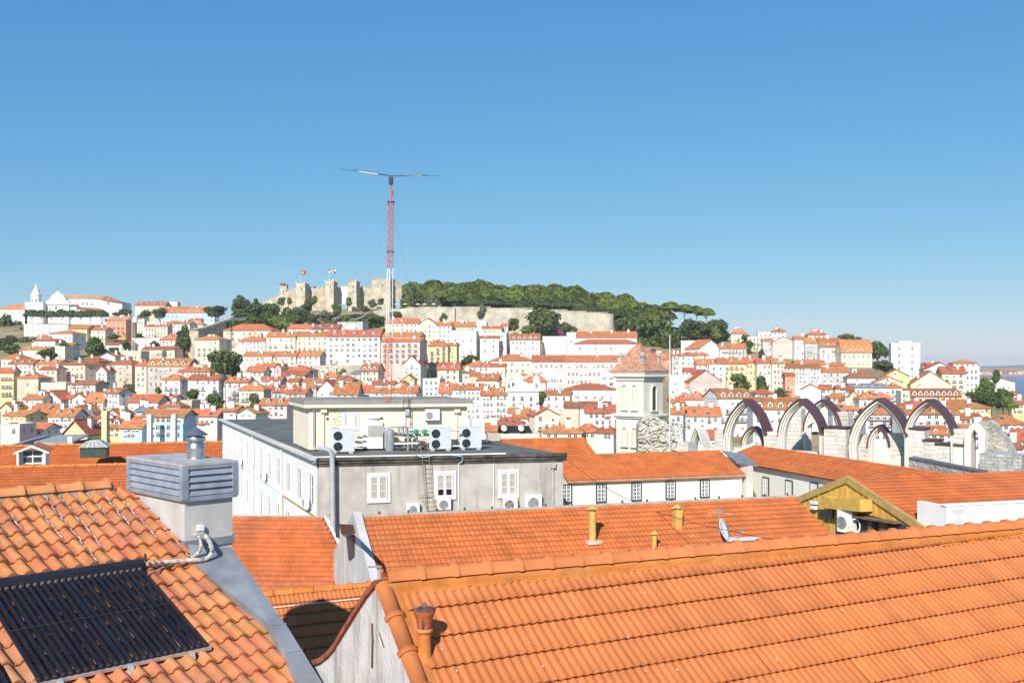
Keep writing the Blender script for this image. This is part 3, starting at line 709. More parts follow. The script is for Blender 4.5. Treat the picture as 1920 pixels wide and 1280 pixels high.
H('A', 1420, 1632, 1066, 1112, 1185, 'x', 'w', 1, 4, 'white house with two chimneys left of the big white building roof', Y=290, yaw=-4, chim=2)
H('A', 1440, 1560, 1150, 1172, 1200, 'x', 'w', 1, 3, 'low white shed house behind the metal chimney cowl', Y=262, yaw=-4)
H('A', 0, 92, 1018, 1064, 1105, 'g', 'c', 1, 1, 'cream gabled house at the left picture edge, lower slope', Y=320, yaw=-14)
H('A', 5, 212, 1076, 1114, 1195, 'x', 'y', 2, 4, 'yellow house with shaded right side at the lower left', Y=285, yaw=-22)
H('A', 205, 420, 1028, 1096, 1186, 'x', 'w', 2, 4, 'white house with wide old orange roof behind the yellow one', Y=298, yaw=-14)
H('A', 365, 560, 1062, 1120, 1265, 'x', 'w', 3, 5, 'white three-storey house with pilasters at the lower left', Y=272, yaw=-6, dorm=2)
H('A', 556, 640, 1040, 1100, 1180, 'g', 'w', 2, 1, 'white gabled house with shaded wall behind the grey tent roof', Y=300, yaw=-16)
H('A', 600, 692, 1088, 1112, 1165, 'h', 'g', 1, 2, 'small grey pavilion with pyramid slate roof', Y=285, yaw=10, rc=SLATE)
H('A', 150, 342, 1184, 1216, 1262, 'x', 'w', 1, 3, 'low white house with orange roof in front of the three-storey house', Y=245, yaw=-5, chim=0)
H('A', 0, 150, 1190, 1200, 1262, 'f', 'k', 1, 2, 'pale pink flat-roofed house at the lower left edge', Y=235, yaw=-5)
H('A', 465, 660, 1148, 1262, 1285, 'g', 'y', 0, 0, 'yellow gable wall with tiny dark vent on the lower left', Y=228, yaw=-8)
H('A', 640, 920, 1118, 1202, 1275, 'm', 'y', 2, 6, 'yellow house with rusty mansard and white gabled dormers', Y=236, yaw=-5, dorm=4, rc=ROOFD)
H('A', 760, 800, 1100, 1104, 1260, 'f', 'y', 0, 0, 'slim yellow chimney wall rising in front of the rusty mansard', Y=226, yaw=-5, D=1.5)
H('A', 780, 900, 1068, 1110, 1140, 'g', 'w', 1, 2, 'white gabled house behind the rusty mansard', Y=262, yaw=-10)
H('A', 905, 1066, 1120, 1205, 1285, 'x', 'b', 2, 4, 'pale blue mansion, low left wing with orange roof', Y=222, yaw=-4)
H('A', 1064, 1380, 1096, 1118, 1285, 'x', 'b', 3, 7, 'pale blue mansion with white firewall chimneys', Y=224, yaw=-4, chim=0)
H('A', 1148, 1276, 1088, 1092, 1122, 'f', 'b', 0, 0, 'pale blue attic block on top of the mansion', Y=228, yaw=-4)
H('A', 1025, 1122, 1048, 1080, 1145, 'h', 'b', 1, 3, 'small pale blue pavilion with slate pyramid roof', Y=268, yaw=10, rc=SLATE)
H('A', 1100, 1132, 1128, 1130, 1265, 'f', 'w', 0, 0, 'white firewall strip on the left of the blue mansion', Y=219, yaw=-4, D=1.2)
H('A', 1285, 1314, 1128, 1130, 1265, 'f', 'w', 0, 0, 'white firewall strip on the right of the blue mansion', Y=219, yaw=-4, D=1.2)
# --- middle slope
H('B', 15, 212, 593, 626, 790, 'h', 'c', 4, 4, 'cream house with balconies standing at the old stone city wall', Y=520, yaw=-16, balc=(1, 2))
H('B', 228, 600, 512, 556, 640, 'h', 'c', 2, 8, 'large cream villa with wide hipped orange roof', Y=560, yaw=-8, D=14, chim=1)
H('B', 355, 552, 598, 638, 725, 'h', 'w', 3, 6, 'white house with an orange band under its eaves', Y=525, yaw=-6, chim=1)
H('B', 556, 776, 568, 606, 730, 'x', 'c', 3, 5, 'cream apartment house, left of the cream pair', Y=520, yaw=-4, balc=(1,), dorm=2)
H('B', 777, 1026, 564, 600, 745, 'x', 'c', 4, 6, 'cream apartment house, right of the cream pair', Y=520, yaw=-6, balc=(2,), dorm=1)
H('B', 1012, 1410, 556, 602, 805, 'x', 'w', 5, 9, 'big white modern apartment block behind the antenna mast', Y=505, yaw=-3, ww=1.7, chim=2, dorm=5)
H('B', 716, 925, 513, 546, 585, 'x', 'w', 1, 4, 'white cottage with tiled roof under the castle slope', Y=585, yaw=-6)
H('B', 906, 1095, 511, 546, 582, 'x', 'g', 1, 4, 'dark grey cottage with old tiled roof under the castle slope', Y=580, yaw=-6, rc=ROOFD, dorm=2)
H('B', 1110, 1282, 496, 502, 560, 'f', 'g', 1, 2, 'grey modern cubic block under the castle slope', Y=590, yaw=-12)
H('B', 380, 602, 718, 748, 835, 'x', 'c', 2, 5, 'cream low row house, left of the long row', Y=470, yaw=-5, dorm=1)
H('B', 602, 780, 714, 748, 825, 'x', 'c', 2, 4, 'pale yellow row house with dark doors in the long low row', Y=470, yaw=-5, dorm=1)
H('B', 780, 960, 714, 748, 815, 'x', 'w', 2, 4, 'white row house at the end of the long low row', Y=470, yaw=-8, dorm=1)
H('B', 1415, 1712, 572, 600, 642, 'x', 'p', 1, 8, 'pink setback attic storey behind the antenna mast', Y=505, yaw=-8)
H('B', 1412, 1712, 616, 640, 800, 'x', 'p', 4, 6, 'pink apartment block with loggia balconies behind the antenna mast', Y=492, yaw=-12, ww=1.5, balc=(0, 1, 2, 3), D=13)
H('B', 1580, 1714, 744, 815, 945, 'g', 'w', 3, 3, 'white narrow house with tall pale gable', Y=440, yaw=-6)
H('B', 1450, 1600, 464, 502, 570, 'x', 'c', 2, 4, 'cream row house with attic dormers under the fortress wall, leftmost of the row', Y=605, yaw=-3, dorm=3)
H('B', 1590, 1700, 470, 505, 570, 'x', 'w', 2, 3, 'white row house with green balcony under the fortress wall', Y=605, yaw=-3, balc=(1,))
H('B', 1486, 1580, 850, 870, 935, 'f', 'p', 0, 0, 'plain pink blank wall house left of the tall pale gable', Y=446, yaw=-4)
H('B', 1578, 1668, 888, 925, 960, 'g', 'y', 0, 0, 'small yellow blank gable in front of the tall pale gable', Y=425, yaw=-4)
H('B', 1266, 1396, 804, 862, 935, 'm', 'e', 2, 4, 'beige house with rusty mansard and three dormers', Y=440, yaw=-18, dorm=3, rc=ROOFD)
H('B', 1195, 1266, 855, 880, 940, 'h', 's', 1, 2, 'small stone house with grey roof left of the rusty mansard', Y=442, yaw=-6, rc=SLATE)
H('B', 668, 852, 858, 892, 975, 'x', 'k', 2, 4, 'pale pink house with wide orange roof in the middle slope', Y=420, yaw=-14)
H('B', 722, 800, 918, 936, 985, 'x', 'y', 1, 2, 'small yellow house before the pale pink one', Y=402, yaw=-4)
H('B', 525, 668, 903, 936, 985, 'x', 'w', 1, 3, 'white house with dormered orange roof left of the small yellow one', Y=402, yaw=-6, dorm=2)
H('B', 620, 668, 810, 840, 905, 'g', 'k', 2, 1, 'narrow lilac gabled house on the middle slope', Y=445, yaw=-18)
H('B', 665, 880, 818, 858, 880, 'h', 'w', 1, 4, 'white house with broken roofs behind the wide pink house', Y=448, yaw=-10)
H('B', 400, 540, 830, 868, 905, 'x', 'w', 1, 3, 'white stepped house with two small orange roofs', Y=440, yaw=-12)
H('B', 470, 620, 800, 830, 870, 'x', 'w', 1, 3, 'white house with chimney right of the huge ficus', Y=452, yaw=-8)
H('B', 350, 540, 950, 1002, 1140, 'h', 'c', 3, 5, 'cream block with iron balconies and hipped roof', Y=355, yaw=-8, balc=(1,), chim=2)
H('B', 540, 665, 950, 1000, 1060, 'h', 'c', 2, 3, 'cream rear wing of the hipped balcony block', Y=372, yaw=-8)
H('B', 600, 752, 968, 1020, 1075, 'm', 'b', 1, 4, 'pale blue house with arched parapet and orange roof', Y=345, yaw=-6, dorm=2)
H('B', 800, 930, 955, 985, 1045, 'h', 'c', 1, 3, 'cream house with slate and orange roof near the antenna pole', Y=352, yaw=-10)
H('B', 700, 850, 985, 1030, 1060, 'x', 'e', 1, 3, 'peach house with many skylights in front of the slate roof', Y=335, yaw=-10)
H('B', 830, 985, 915, 945, 985, 'x', 'w', 1, 3, 'white house with long orange roof above the white gable', Y=395, yaw=-8)
H('B', 930, 1090, 930, 1010, 1050, 'g', 'w', 1, 2, 'big white gable wall left of the broad orange roof', Y=352, yaw=-12)
H('B', 1060, 1240, 948, 1036, 1056, 'x', 'w', 1, 3, 'house with broad plain orange roof above the cream penthouse', Y=340, yaw=-6, chim=1)
H('B', 960, 1090, 865, 905, 935, 'h', 'w', 1, 3, 'white house with small hipped roof below the stone terrace', Y=418, yaw=-8)
H('B', 1070, 1205, 895, 930, 960, 'h', 's', 1, 3, 'stone house with curved rusty roof on the slope', Y=402, yaw=-8, rc=ROOFD)
H('B', 1240, 1345, 970, 1020, 1052, 'x', 'w', 1, 3, 'white house with low orange roof left of the mast foot', Y=350, yaw=-4)
H('B', 1312, 1510, 938, 962, 1010, 'x', 'w', 1, 4, 'white house with rusty flat-pitched roof behind the mast foot', Y=378, yaw=-6, rc=ROOFD)
H('B', 1345, 1560, 988, 1022, 1052, 'x', 'w', 1, 4, 'long white house right behind the mast foot', Y=342, yaw=-4)
H('B', 1515, 1610, 938, 970, 1000, 'g', 'w', 1, 1, 'small orange-roofed gable behind the long white house', Y=372, yaw=-10)
H('B', 1560, 1682, 968, 1025, 1052, 'x', 'w', 1, 3, 'white house with a big white dormer in an orange roof', Y=340, yaw=-6, dorm=1)
H('B', 505, 712, 1068, 1112, 1205, 'x', 'k', 2, 4, 'pale pink house with orange roof behind the flat grey roof', Y=270, yaw=-4, dorm=2)
H('B', 235, 330, 1128, 1160, 1205, 'x', 'w', 1, 2, 'small white house with two chimneys left of the pink one', Y=262, yaw=-8)
H('B', 335, 480, 1133, 1180, 1205, 'g', 'w', 1, 2, 'white gabled house just over the flat grey roof', Y=258, yaw=-14)
H('B', 0, 190, 1146, 1196, 1265, 'x', 'w', 1, 4, 'white house with low orange roof and skylights beside the cowl', Y=262, yaw=-4)
H('B', 0, 130, 825, 862, 890, 'h', 'p', 1, 4, 'pink house with orange hipped roof in front of the ficus', Y=412, yaw=-4)
# --- under the fortress wall
H('C', 258, 396, 384, 432, 565, 'g', 'c', 4, 4, 'tall cream house with pointed gable under the fortress wall', Y=592, yaw=-6)
H('C', 396, 506, 414, 440, 565, 'x', 'w', 4, 3, 'white house with orange upper floor under the fortress wall', Y=592, yaw=-3)
H('C', 510, 690, 414, 446, 486, 'x', 'n', 1, 4, 'sage green attic house under the fortress wall', Y=600, yaw=-3, chim=2)
H('C', 500, 692, 484, 486, 665, 'f', 'w', 2, 3, 'tall blank white house below the sage green attic', Y=565, yaw=-3)
H('C', 692, 770, 412, 420, 500, 'f', 'w', 2, 2, 'white cubic terrace house right of the sage green attic', Y=600, yaw=-5)
H('C', 735, 882, 444, 460, 500, 'x', 'y', 1, 4, 'ochre top-floor house under the fortress wall', Y=590, yaw=-4)
H('C', 690, 918, 492, 500, 652, 'f', 'w', 4, 4, 'white house with green shutters below the ochre top floor', Y=575, yaw=-4, win='shut', balc=(1,))
H('C', 720, 860, 524, 534, 652, 'x', 'w', 3, 2, 'white front house with green shutters and small tiled roof', Y=566, yaw=-3, win='shut', D=6)
H('C', 860, 930, 425, 440, 500, 'x', 'k', 2, 2, 'pink little house beside the magenta shrub', Y=598, yaw=-4)
H('C', 945, 1168, 502, 546, 668, 'm', 'w', 3, 7, 'white house with orange mansard and a row of white dormers', Y=568, yaw=-4, dorm=5)
H('C', 1190, 1366, 525, 530, 668, 'f', 'w', 0, 0, 'large blank white retaining wall house', Y=580, yaw=-6)
H('C', 1370, 1440, 490, 500, 670, 'f', 'w', 2, 1, 'slim white stair tower left of the white palace', Y=575, yaw=-6)
H('C', 1440, 1895, 486, 530, 600, 'x', 'w', 1, 9, 'upper white palace wing with orange roof and thin chimneys', Y=575, yaw=-3, chim=3)
H('C', 1432, 1915, 546, 576, 690, 'h', 'w', 2, 8, 'long white palace with low hipped roof left of the belfry', Y=540, yaw=-3, chim=0)
H('C', 330, 478, 548, 594, 725, 'h', 'y', 4, 3, 'yellow apartment block with loggias', Y=535, yaw=-8, balc=(0, 1, 2, 3), ww=1.6)
H('C', 476, 545, 570, 590, 720, 'x', 'y', 4, 1, 'pale yellow side wing of the loggia block', Y=538, yaw=-8)
H('C', 400, 562, 718, 772, 880, 'm', 'c', 3, 3, 'cream house with green shutters and curved attic gable', Y=445, yaw=-8, win='shut', dorm=2)
H('C', 590, 672, 766, 796, 850, 'h', 'w', 1, 2, 'white house with dark rusty roof behind the small yellow front', Y=440, yaw=-8, rc=ROOFD)
H('C', 645, 712, 790, 818, 858, 'x', 'y', 1, 3, 'tiny bright yellow house front', Y=428, yaw=-4)
H('C', 702, 850, 804, 850, 915, 'x', 'c', 1, 4, 'cream house with dormered roof left of the white church', Y=418, yaw=-12, dorm=2)
H('C', 605, 800, 708, 746, 830, 'h', 'w', 2, 4, 'white hall with hipped roof, low left part', Y=455, yaw=-6)
H('C', 798, 908, 735, 746, 885, 'x', 'c', 2, 3, 'cream tall wing between hall and long cream building', Y=452, yaw=-4)
H('C', 805, 1112, 658, 702, 800, 'h', 'c', 2, 7, 'long cream building with hipped roof left of the pink palace', Y=470, yaw=-4)
H('C', 1112, 1360, 664, 708, 880, 'x', 'k', 3, 6, 'pale pink palace, left half with shuttered windows', Y=468, yaw=-2)
H('C', 1360, 1825, 664, 708, 885, 'x', 'k', 3, 14, 'pale pink palace, long right half with arched windows', Y=466, yaw=-2, win='arch')
H('C', 1215, 1348, 806, 812, 940, 'f', 'w', 2, 5, 'white loggia block under the pale pink palace', Y=445, yaw=-3)
H('C', 1620, 1740, 798, 804, 900, 'f', 'w', 2, 2, 'white modern rooftop block at the palace corner', Y=425, yaw=-4, ww=1.8)
H('C', 1050, 1212, 804, 862, 950, 'h', 'p', 2, 4, 'pink house with tiled roof and small white cupola', Y=425, yaw=-6)
H('C', 1352, 1742, 878, 918, 1005, 'h', 'w', 1, 6, 'long low white building behind the belfry', Y=385, yaw=-4, wh=1.2)
H('C', 1196, 1392, 940, 958, 1065, 'x', 'w', 2, 3, 'white stepped house right of the green tree', Y=365, yaw=-10)
H('C', 290, 420, 830, 850, 970, 'f', 'w', 3, 3, 'white angular house with terraces', Y=395, yaw=-14)
H('C', 412, 520, 868, 945, 975, 'x', 'w', 1, 3, 'white low house with orange roof and white dormer', Y=365, yaw=-8, dorm=1)
H('C', 515, 730, 876, 918, 1145, 'x', 'w', 5, 6, 'tall white five-storey apartment house behind the penthouse', Y=352, yaw=-5, chim=1)
H('C', 728, 830, 905, 964, 1145, 'x', 'w', 4, 3, 'tall white house with dormer, middle of the white trio', Y=345, yaw=-5, dorm=1)
H('C', 832, 928, 898, 960, 1145, 'x', 'w', 4, 3, 'tall white house with dormer, right of the white trio', Y=344, yaw=-9, dorm=1)
H('C', 930, 1082, 1062, 1092, 1140, 'x', 'k', 1, 3, 'low pink house at the foot of the white church', Y=305, yaw=-6)
H('C', 965, 1122, 1104, 1132, 1210, 'x', 'k', 2, 3, 'pink house with orange roof left of the cream gable', Y=285, yaw=-8)
H('C', 1130, 1312, 1055, 1110, 1285, 'g', 'c', 3, 3, 'cream house with long iron balcony and gabled roof', Y=280, yaw=14, balc=(1,))
H('C', 1310, 1460, 1088, 1092, 1210, 'f', 's', 0, 0, 'weathered cream blank facade with stained plaster', Y=288, yaw=-6)
H('C', 1355, 1700, 1010, 1055, 1075, 'x', 'w', 1, 5, 'house with wide dark brown tiled roof', Y=318, yaw=-4, rc=ROOFD)
H('C', 1512, 1730, 1036, 1092, 1240, 'x', 'w', 3, 4, 'white house with orange roof left of the belfry', Y=272, yaw=-5)
H('C', 1195, 1480, 1205, 1240, 1285, 'h', 'w', 1, 5, 'white house with spreading orange roof in front of the cream gable', Y=226, yaw=-6)
H('C', 1440, 1600, 1178, 1235, 1285, 'h', 'c', 1, 3, 'house with big pyramidal orange roof left of the belfry', Y=232, yaw=-12)
H('C', 1600, 1720, 1205, 1240, 1300, 'h', 'w', 1, 3, 'small white house with orange roof at the belfry foot', Y=222, yaw=-12)
H('C', 820, 1040, 1128, 1178, 1225, 'h', 'w', 1, 6, 'hotel block with orange hipped roof and dark glass attic', Y=250, yaw=-4)
H('C', 730, 840, 1172, 1226, 1260, 'x', 'w', 1, 3, 'small house with orange roof right of the white tank', Y=232, yaw=-4)
# --- right slope
H('D', 1166, 1275, 298, 342, 392, 'h', 'e', 2, 3, 'orange-roofed house at the end of the hill wood', Y=628, yaw=-10, dorm=2)
H('D', 1290, 1412, 345, 372, 455, 'f', 'c', 3, 4, 'cream house with roof terrace on the right hill', Y=600, yaw=-8, balc=(1,))
H('D', 1365, 1475, 320, 338, 400, 'f', 'w', 2, 3, 'white cubic house on the right hill skyline', Y=632, yaw=-8)
H('D', 1470, 1572, 302, 328, 380, 'h', 'w', 2, 3, 'white house with small orange hat roof on the skyline', Y=628, yaw=-8)
H('D', 1400, 1478, 375, 395, 520, 'x', 'g', 3, 2, 'grey narrow house between cream and pink houses', Y=585, yaw=-8)
H('D', 1478, 1640, 362, 400, 545, 'g', 'p', 0, 0, 'large blank pink gable on the right hill', Y=578, yaw=-10)
H('D', 1640, 1722, 360, 384, 548, 'x', 'w', 4, 2, 'narrow white house right of the blank pink gable', Y=570, yaw=-4)
H('D', 1720, 1830, 372, 410, 548, 'x', 'g', 3, 4, 'grey house with netting over its facade', Y=566, yaw=-4, dorm=1)
H('D', 1740, 1880, 318, 350, 380, 'h', 's', 1, 4, 'stone house with pyramidal orange roof on the right skyline', Y=620, yaw=-8)
H('D', 910, 1106, 385, 455, 530, 'g', 'w', 1, 2, 'white gabled house with steep orange right slope', Y=560, yaw=24, chim=1)
H('D', 1085, 1275, 416, 456, 525, 'x', 'w', 2, 7, 'white house with long loggia row', Y=552, yaw=-5, balc=(0,))
H('D', 790, 912, 395, 402, 470, 'f', 'w', 1, 2, 'white garden wall house under the dark trees', Y=585, yaw=-8)
H('D', 590, 722, 488, 532, 610, 'x', 'o', 2, 3, 'orange house with white dormer right of the belfry', Y=510, yaw=-4, dorm=1)
H('D', 720, 776, 496, 502, 655, 'x', 'd', 4, 2, 'narrow grey-brown house right of the belfry flagpole', Y=500, yaw=-4)
H('D', 776, 908, 482, 506, 655, 'h', 'w', 4, 3, 'white four-storey house beside the grey-brown one', Y=498, yaw=-6)
H('D', 860, 990, 476, 502, 535, 'h', 'c', 1, 3, 'cream attic house with striped awnings', Y=525, yaw=-6)
H('D', 905, 1086, 532, 575, 600, 'x', 'w', 1, 4, 'white house with wide dormer windows in the roof', Y=478, yaw=-4, dorm=2)
H('D', 1000, 1120, 580, 586, 700, 'f', 'w', 3, 2, 'white terraced block behind the pink gable', Y=462, yaw=-6)
H('D', 1066, 1270, 523, 566, 700, 'x', 'y', 3, 5, 'bright yellow apartment house on the right slope', Y=470, yaw=-4, balc=(0,), dorm=1)
H('D', 1266, 1360, 518, 560, 700, 'x', 'y', 3, 3, 'yellow house with white attic joined to the bright yellow one', Y=470, yaw=-6, dorm=1)
H('D', 1360, 1472, 528, 562, 750, 'x', 'c', 4, 3, 'pale lemon house right of the yellow ones', Y=462, yaw=-4, dorm=1)
H('D', 1472, 1568, 532, 562, 770, 'x', 'c', 5, 3, 'pale ivory tall house beside the salmon house', Y=458, yaw=-6, dorm=1)
H('D', 1576, 1832, 568, 598, 715, 'x', 'w', 4, 11, 'white office-like building with dense window grid', Y=455, yaw=-4, chim=1, ww=.8)
H('D', 1570, 1640, 644, 656, 770, 'x', 'o', 2, 2, 'salmon house below the dense window grid', Y=432, yaw=-6)
H('D', 1655, 1870, 540, 572, 590, 'x', 'w', 1, 5, 'house with long orange roof above the dense window grid', Y=500, yaw=-4)
H('D', 850, 1096, 612, 700, 790, 'g', 'p', 1, 1, 'pink house with big blank gable and orange side roof', Y=425, yaw=10)
H('D', 706, 906, 655, 665, 800, 'f', 'w', 2, 3, 'white modern flat building with ribbon windows', Y=430, yaw=-4, ww=2.0, wh=1.0)
H('D', 810, 892, 598, 626, 710, 'x', 'w', 2, 2, 'white narrow house with shed roof before the yellow ones', Y=448, yaw=-6)
H('D', 750, 1002, 774, 834, 895, 'h', 'w', 1, 5, 'house with hipped roof and wide white dormers', Y=372, yaw=-6, dorm=2)
H('D', 705, 812, 808, 855, 890, 'x', 'c', 1, 3, 'cream house edge right beside the belfry', Y=365, yaw=-4)
H('D', 1060, 1326, 752, 822, 1135, 'm', 'w', 5, 6, 'tall white house with dormers and long iron balconies behind the first arch', Y=345, yaw=14, dorm=4, balc=(1, 2), chim=2, D=13)
H('D', 755, 1086, 888, 956, 1070, 'x', 'w', 2, 6, 'white house with large orange roof and dark windows right of the belfry', Y=305, yaw=-4, dorm=0, chim=1)
H('D', 1330, 1662, 820, 904, 1075, 'm', 'w', 3, 6, 'white house with big orange mansard behind the second arch', Y=312, yaw=-4, dorm=4)
H('D', 1345, 1476, 758, 790, 826, 'h', 'w', 1, 6, 'white glazed roof lantern with orange hat', Y=322, yaw=-4)
H('D', 1690, 1832, 715, 760, 880, 'g', 'w', 0, 0, 'blank white gable wall before the office-like building', Y=345, yaw=-16)
H('D', 1826, 1910, 735, 755, 870, 'm', 'w', 3, 4, 'white house with green iron balconies beside the blank gable', Y=350, yaw=-6, balc=(1, 2))
H('D', 905, 1072, 1062, 1128, 1180, 'x', 'w', 1, 3, 'house with small orange roof and skylights behind the low arch', Y=232, yaw=-6)
H('D', 700, 800, 900, 940, 1010, 'x', 'w', 1, 2, 'narrow house with steep orange roof at the belfry side', Y=285, yaw=-16)
H('E', 390, 550, 215, 282, 405, 'm', 'w', 3, 4, 'white house with orange mansard and blue-framed dormers', Y=560, yaw=-3, dorm=4, balc=(0,))
H('E', 552, 776, 228, 322, 470, 'm', 'c', 3, 6, 'cream house with tall two-step orange mansard', Y=545, yaw=-4, dorm=5, balc=(2,))
H('E', 430, 570, 400, 420, 445, 'x', 'w', 1, 4, 'low white house with long red roof below the mansards', Y=515, yaw=-3)
H('E', 396, 600, 430, 468, 590, 'x', 'g', 3, 4, 'grey derelict-looking house with dark windows', Y=455, yaw=-8)
H('E', 600, 800, 463, 512, 575, 'h', 'w', 1, 4, 'white house with spreading rusty roof below the cream mansard', Y=440, yaw=-8, rc=ROOFD)
H('E', 934, 1130, 248, 262, 515, 'f', 'w', 5, 2, 'tall white tower block with few windows on the right skyline', Y=480, yaw=-16, side=2, D=12)
H('E', 985, 1070, 244, 248, 270, 'f', 'w', 0, 0, 'white lift house on top of the tall tower block', Y=484, yaw=-16, D=5, drop=2)
H('E', 866, 1052, 446, 500, 570, 'g', 'y', 1, 2, 'yellow gabled house in front of the tall tower block', Y=425, yaw=-14)
H('E', 808, 1000, 500, 545, 585, 'g', 'c', 1, 2, 'cream gabled house left of the yellow gable', Y=410, yaw=-10)
H('E', 1084, 1352, 462, 560, 640, 'g', 'c', 1, 3, 'large cream gable with shallow roof on the right', Y=415, yaw=-14)
H('E', 1180, 1400, 395, 450, 520, 'g', 'w', 2, 3, 'white gabled apartment house behind the large cream gable', Y=450, yaw=-12)
H('E', 1310, 1480, 428, 480, 620, 'x', 'c', 4, 3, 'cream apartment block with balconies near the river', Y=420, yaw=-8, balc=(1, 2), ww=1.4)
H('E', 1395, 1560, 382, 402, 520, 'h', 'w', 3, 4, 'white house with orange roof, highest near the river', Y=455, yaw=-8)
H('E', 1478, 1580, 430, 440, 625, 'f', 'w', 4, 3, 'white flat-topped block at the river side edge', Y=432, yaw=-14)
H('E', 1200, 1290, 405, 420, 470, 'x', 'e', 1, 4, 'distant peach row house beside the tall tower block', Y=500, yaw=-4)
H('E', 1160, 1230, 400, 420, 470, 'x', 'w', 1, 3, 'distant white row house right of the tall tower block', Y=505, yaw=-4)
H('E', 1610, 1840, 508, 545, 605, 'g', 'w', 0, 0, 'white warehouse with triangular grey vent at the river', Y=520, yaw=-12, chim=0, name='warehouse', cat='warehouse')
H('E', 1740, 1900, 603, 642, 680, 'h', 'w', 1, 3, 'white villa with brown hipped roof by the river', Y=440, yaw=-8, rc=ROOFD)
H('E', 1832, 1925, 664, 704, 785, 'x', 'y', 2, 3, 'yellow villa with red shutters at the right picture edge', Y=345, yaw=-6, rc=ROOFD)
H('E', 625, 880, 555, 582, 640, 'm', 'w', 1, 8, 'white palace wing with small skylights behind the stone ruin', Y=385, yaw=-3, rc=SLATE, dorm=4)
H('E', 870, 1000, 550, 585, 640, 'h', 'w', 1, 3, 'white house with orange pyramid roof right of the skylight wing', Y=388, yaw=-6)
H('E', 525, 640, 580, 600, 640, 'x', 'w', 1, 4, 'white house with row of blue skylights', Y=382, yaw=-4)
H('E', 470, 590, 620, 660, 700, 'h', 'e', 1, 3, 'peach house with orange roof behind the second arch', Y=345, yaw=-6)
H('E', 565, 720, 608, 690, 720, 'g', 's', 0, 0, 'beige stone gable wall above the great arch', Y=338, yaw=-10)
H('E', 690, 930, 608, 668, 735, 'h', 'w', 1, 4, 'white house with grey metal core and orange roofs above the great arch', Y=330, yaw=-6)
H('E', 1000, 1060, 600, 625, 700, 'f', 'c', 2, 2, 'cream ruined-looking block between the arches', Y=345, yaw=-6)
H('E', 1068, 1440, 594, 650, 700, 'm', 'y', 1, 8, 'yellow palace with many dormers and cornice', Y=350, yaw=-4, dorm=8)
H('E', 1020, 1400, 672, 742, 800, 'h', 'w', 1, 8, 'white hall with very wide orange hipped roof', Y=300, yaw=-4)
H('E', 1260, 1662, 676, 738, 815, 'h', 'y', 2, 12, 'long yellow palace with wide orange roof', Y=315, yaw=-5)
H('E', 1430, 1605, 786, 820, 900, 'x', 'w', 2, 4, 'white house with orange roof above the broken arch', Y=262, yaw=-5)
H('E', 1600, 1720, 812, 850, 900, 'h', 'w', 1, 3, 'white house with small orange roof left of the pink house', Y=265, yaw=-8)
H('E', 1700, 1915, 793, 858, 1005, 'h', 'k', 3, 4, 'pink three-storey house with red windows at the right edge', Y=245, yaw=-5, chim=0)
H('E', 1660, 1740, 880, 890, 990, 'f', 'c', 1, 1, 'cream blank side house before the pink three-storey house', Y=240, yaw=-6)
H('E', 1765, 1900, 980, 1040, 1090, 'x', 'w', 1, 2, 'small house with dark brown roof below the pink house', Y=190, yaw=-10, rc=ROOFD)
H('E', 1045, 1430, 738, 780, 960, 'm', 'w', 4, 6, 'white house with balconies seen through the fourth arch', Y=240, yaw=-4, dorm=3, balc=(1,))
H('E', 740, 1010, 735, 780, 980, 'x', 'w', 4, 5, 'white house with balconies seen through the great arch', Y=255, yaw=-6, balc=(0, 1))
H('E', 490, 668, 700, 748, 800, 'h', 'w', 1, 4, 'white house with orange hipped roof between the second and great arches', Y=280, yaw=-6)
H('E', 1215, 1400, 900, 930, 1010, 'm', 'w', 2, 3, 'white house with orange roof and dormer low behind the fourth arch', Y=200, yaw=-20, dorm=2)
H('E', 1480, 1620, 900, 920, 1060, 'm', 'w', 2, 3, 'orange and white attic house seen through the broken arch', Y=195, yaw=-5, dorm=2)
H('E', 1890, 1990, 900, 980, 1060, 'x', 'w', 1, 2, 'white house cut by the right picture edge near the ruin', Y=200, yaw=-10)
# ---------------------------------------------------------------- castle, fortress wall, churches, cranes
STONE = mat('castle_stone', (0.60, 0.52, 0.39), var=0.16, scale=0.35, col2=(0.30, 0.24, 0.16), amount=0.6, bump=0.5, bscale=1.2, streak=0.2)
FSTONE = mat('fortress_stone', (0.57, 0.51, 0.395), var=0.12, scale=0.2, col2=(0.22, 0.19, 0.14), amount=0.55, bump=0.4, bscale=0.8, streak=0.5)
def crenel(mb, p, q, thick, mw=1.1, mh=1.3):
    """merlons along the top from p to q"""
    d = q - p; n = max(1, int(d.length / (mw * 2))); yaw = math.atan2(d.y, d.x)
    for i in range(n + 1):
        c = p + d * (i / n)
        mb.box(c + Vector((0, 0, mh / 2)), (mw, thick, mh), yaw)
castle = thing('castle', 'crenellated stone castle with square towers on the hilltop', 'castle', P(650, 575, 720))
co = castle.location
def c_wall(pts, Y0, Y1, ybot, name='curtain_wall', thick=2.0):
    """wall whose top follows pixel points pts"""
    w = MB(); m = MB(); n = len(pts)
    ps = [P(px, py, Y0 + (Y1 - Y0) * i / max(1, n - 1)) for i, (px, py) in enumerate(pts)]
    for a, b in zip(ps, ps[1:]):
        zb = CZ + (HY - ybot) / F * a.y - 4
        d = (b - a); nn = Vector((-d.y, d.x, 0)).normalized() * thick
        w.prism([(a.x, a.y, zb), (b.x, b.y, zb), b, a], nn)
        crenel(m, a + nn * .2, b + nn * .2, .7)
    o = w.build(name, STONE, castle, co)
    m.build('battlement', STONE, o, co)['kind'] = 'stuff'
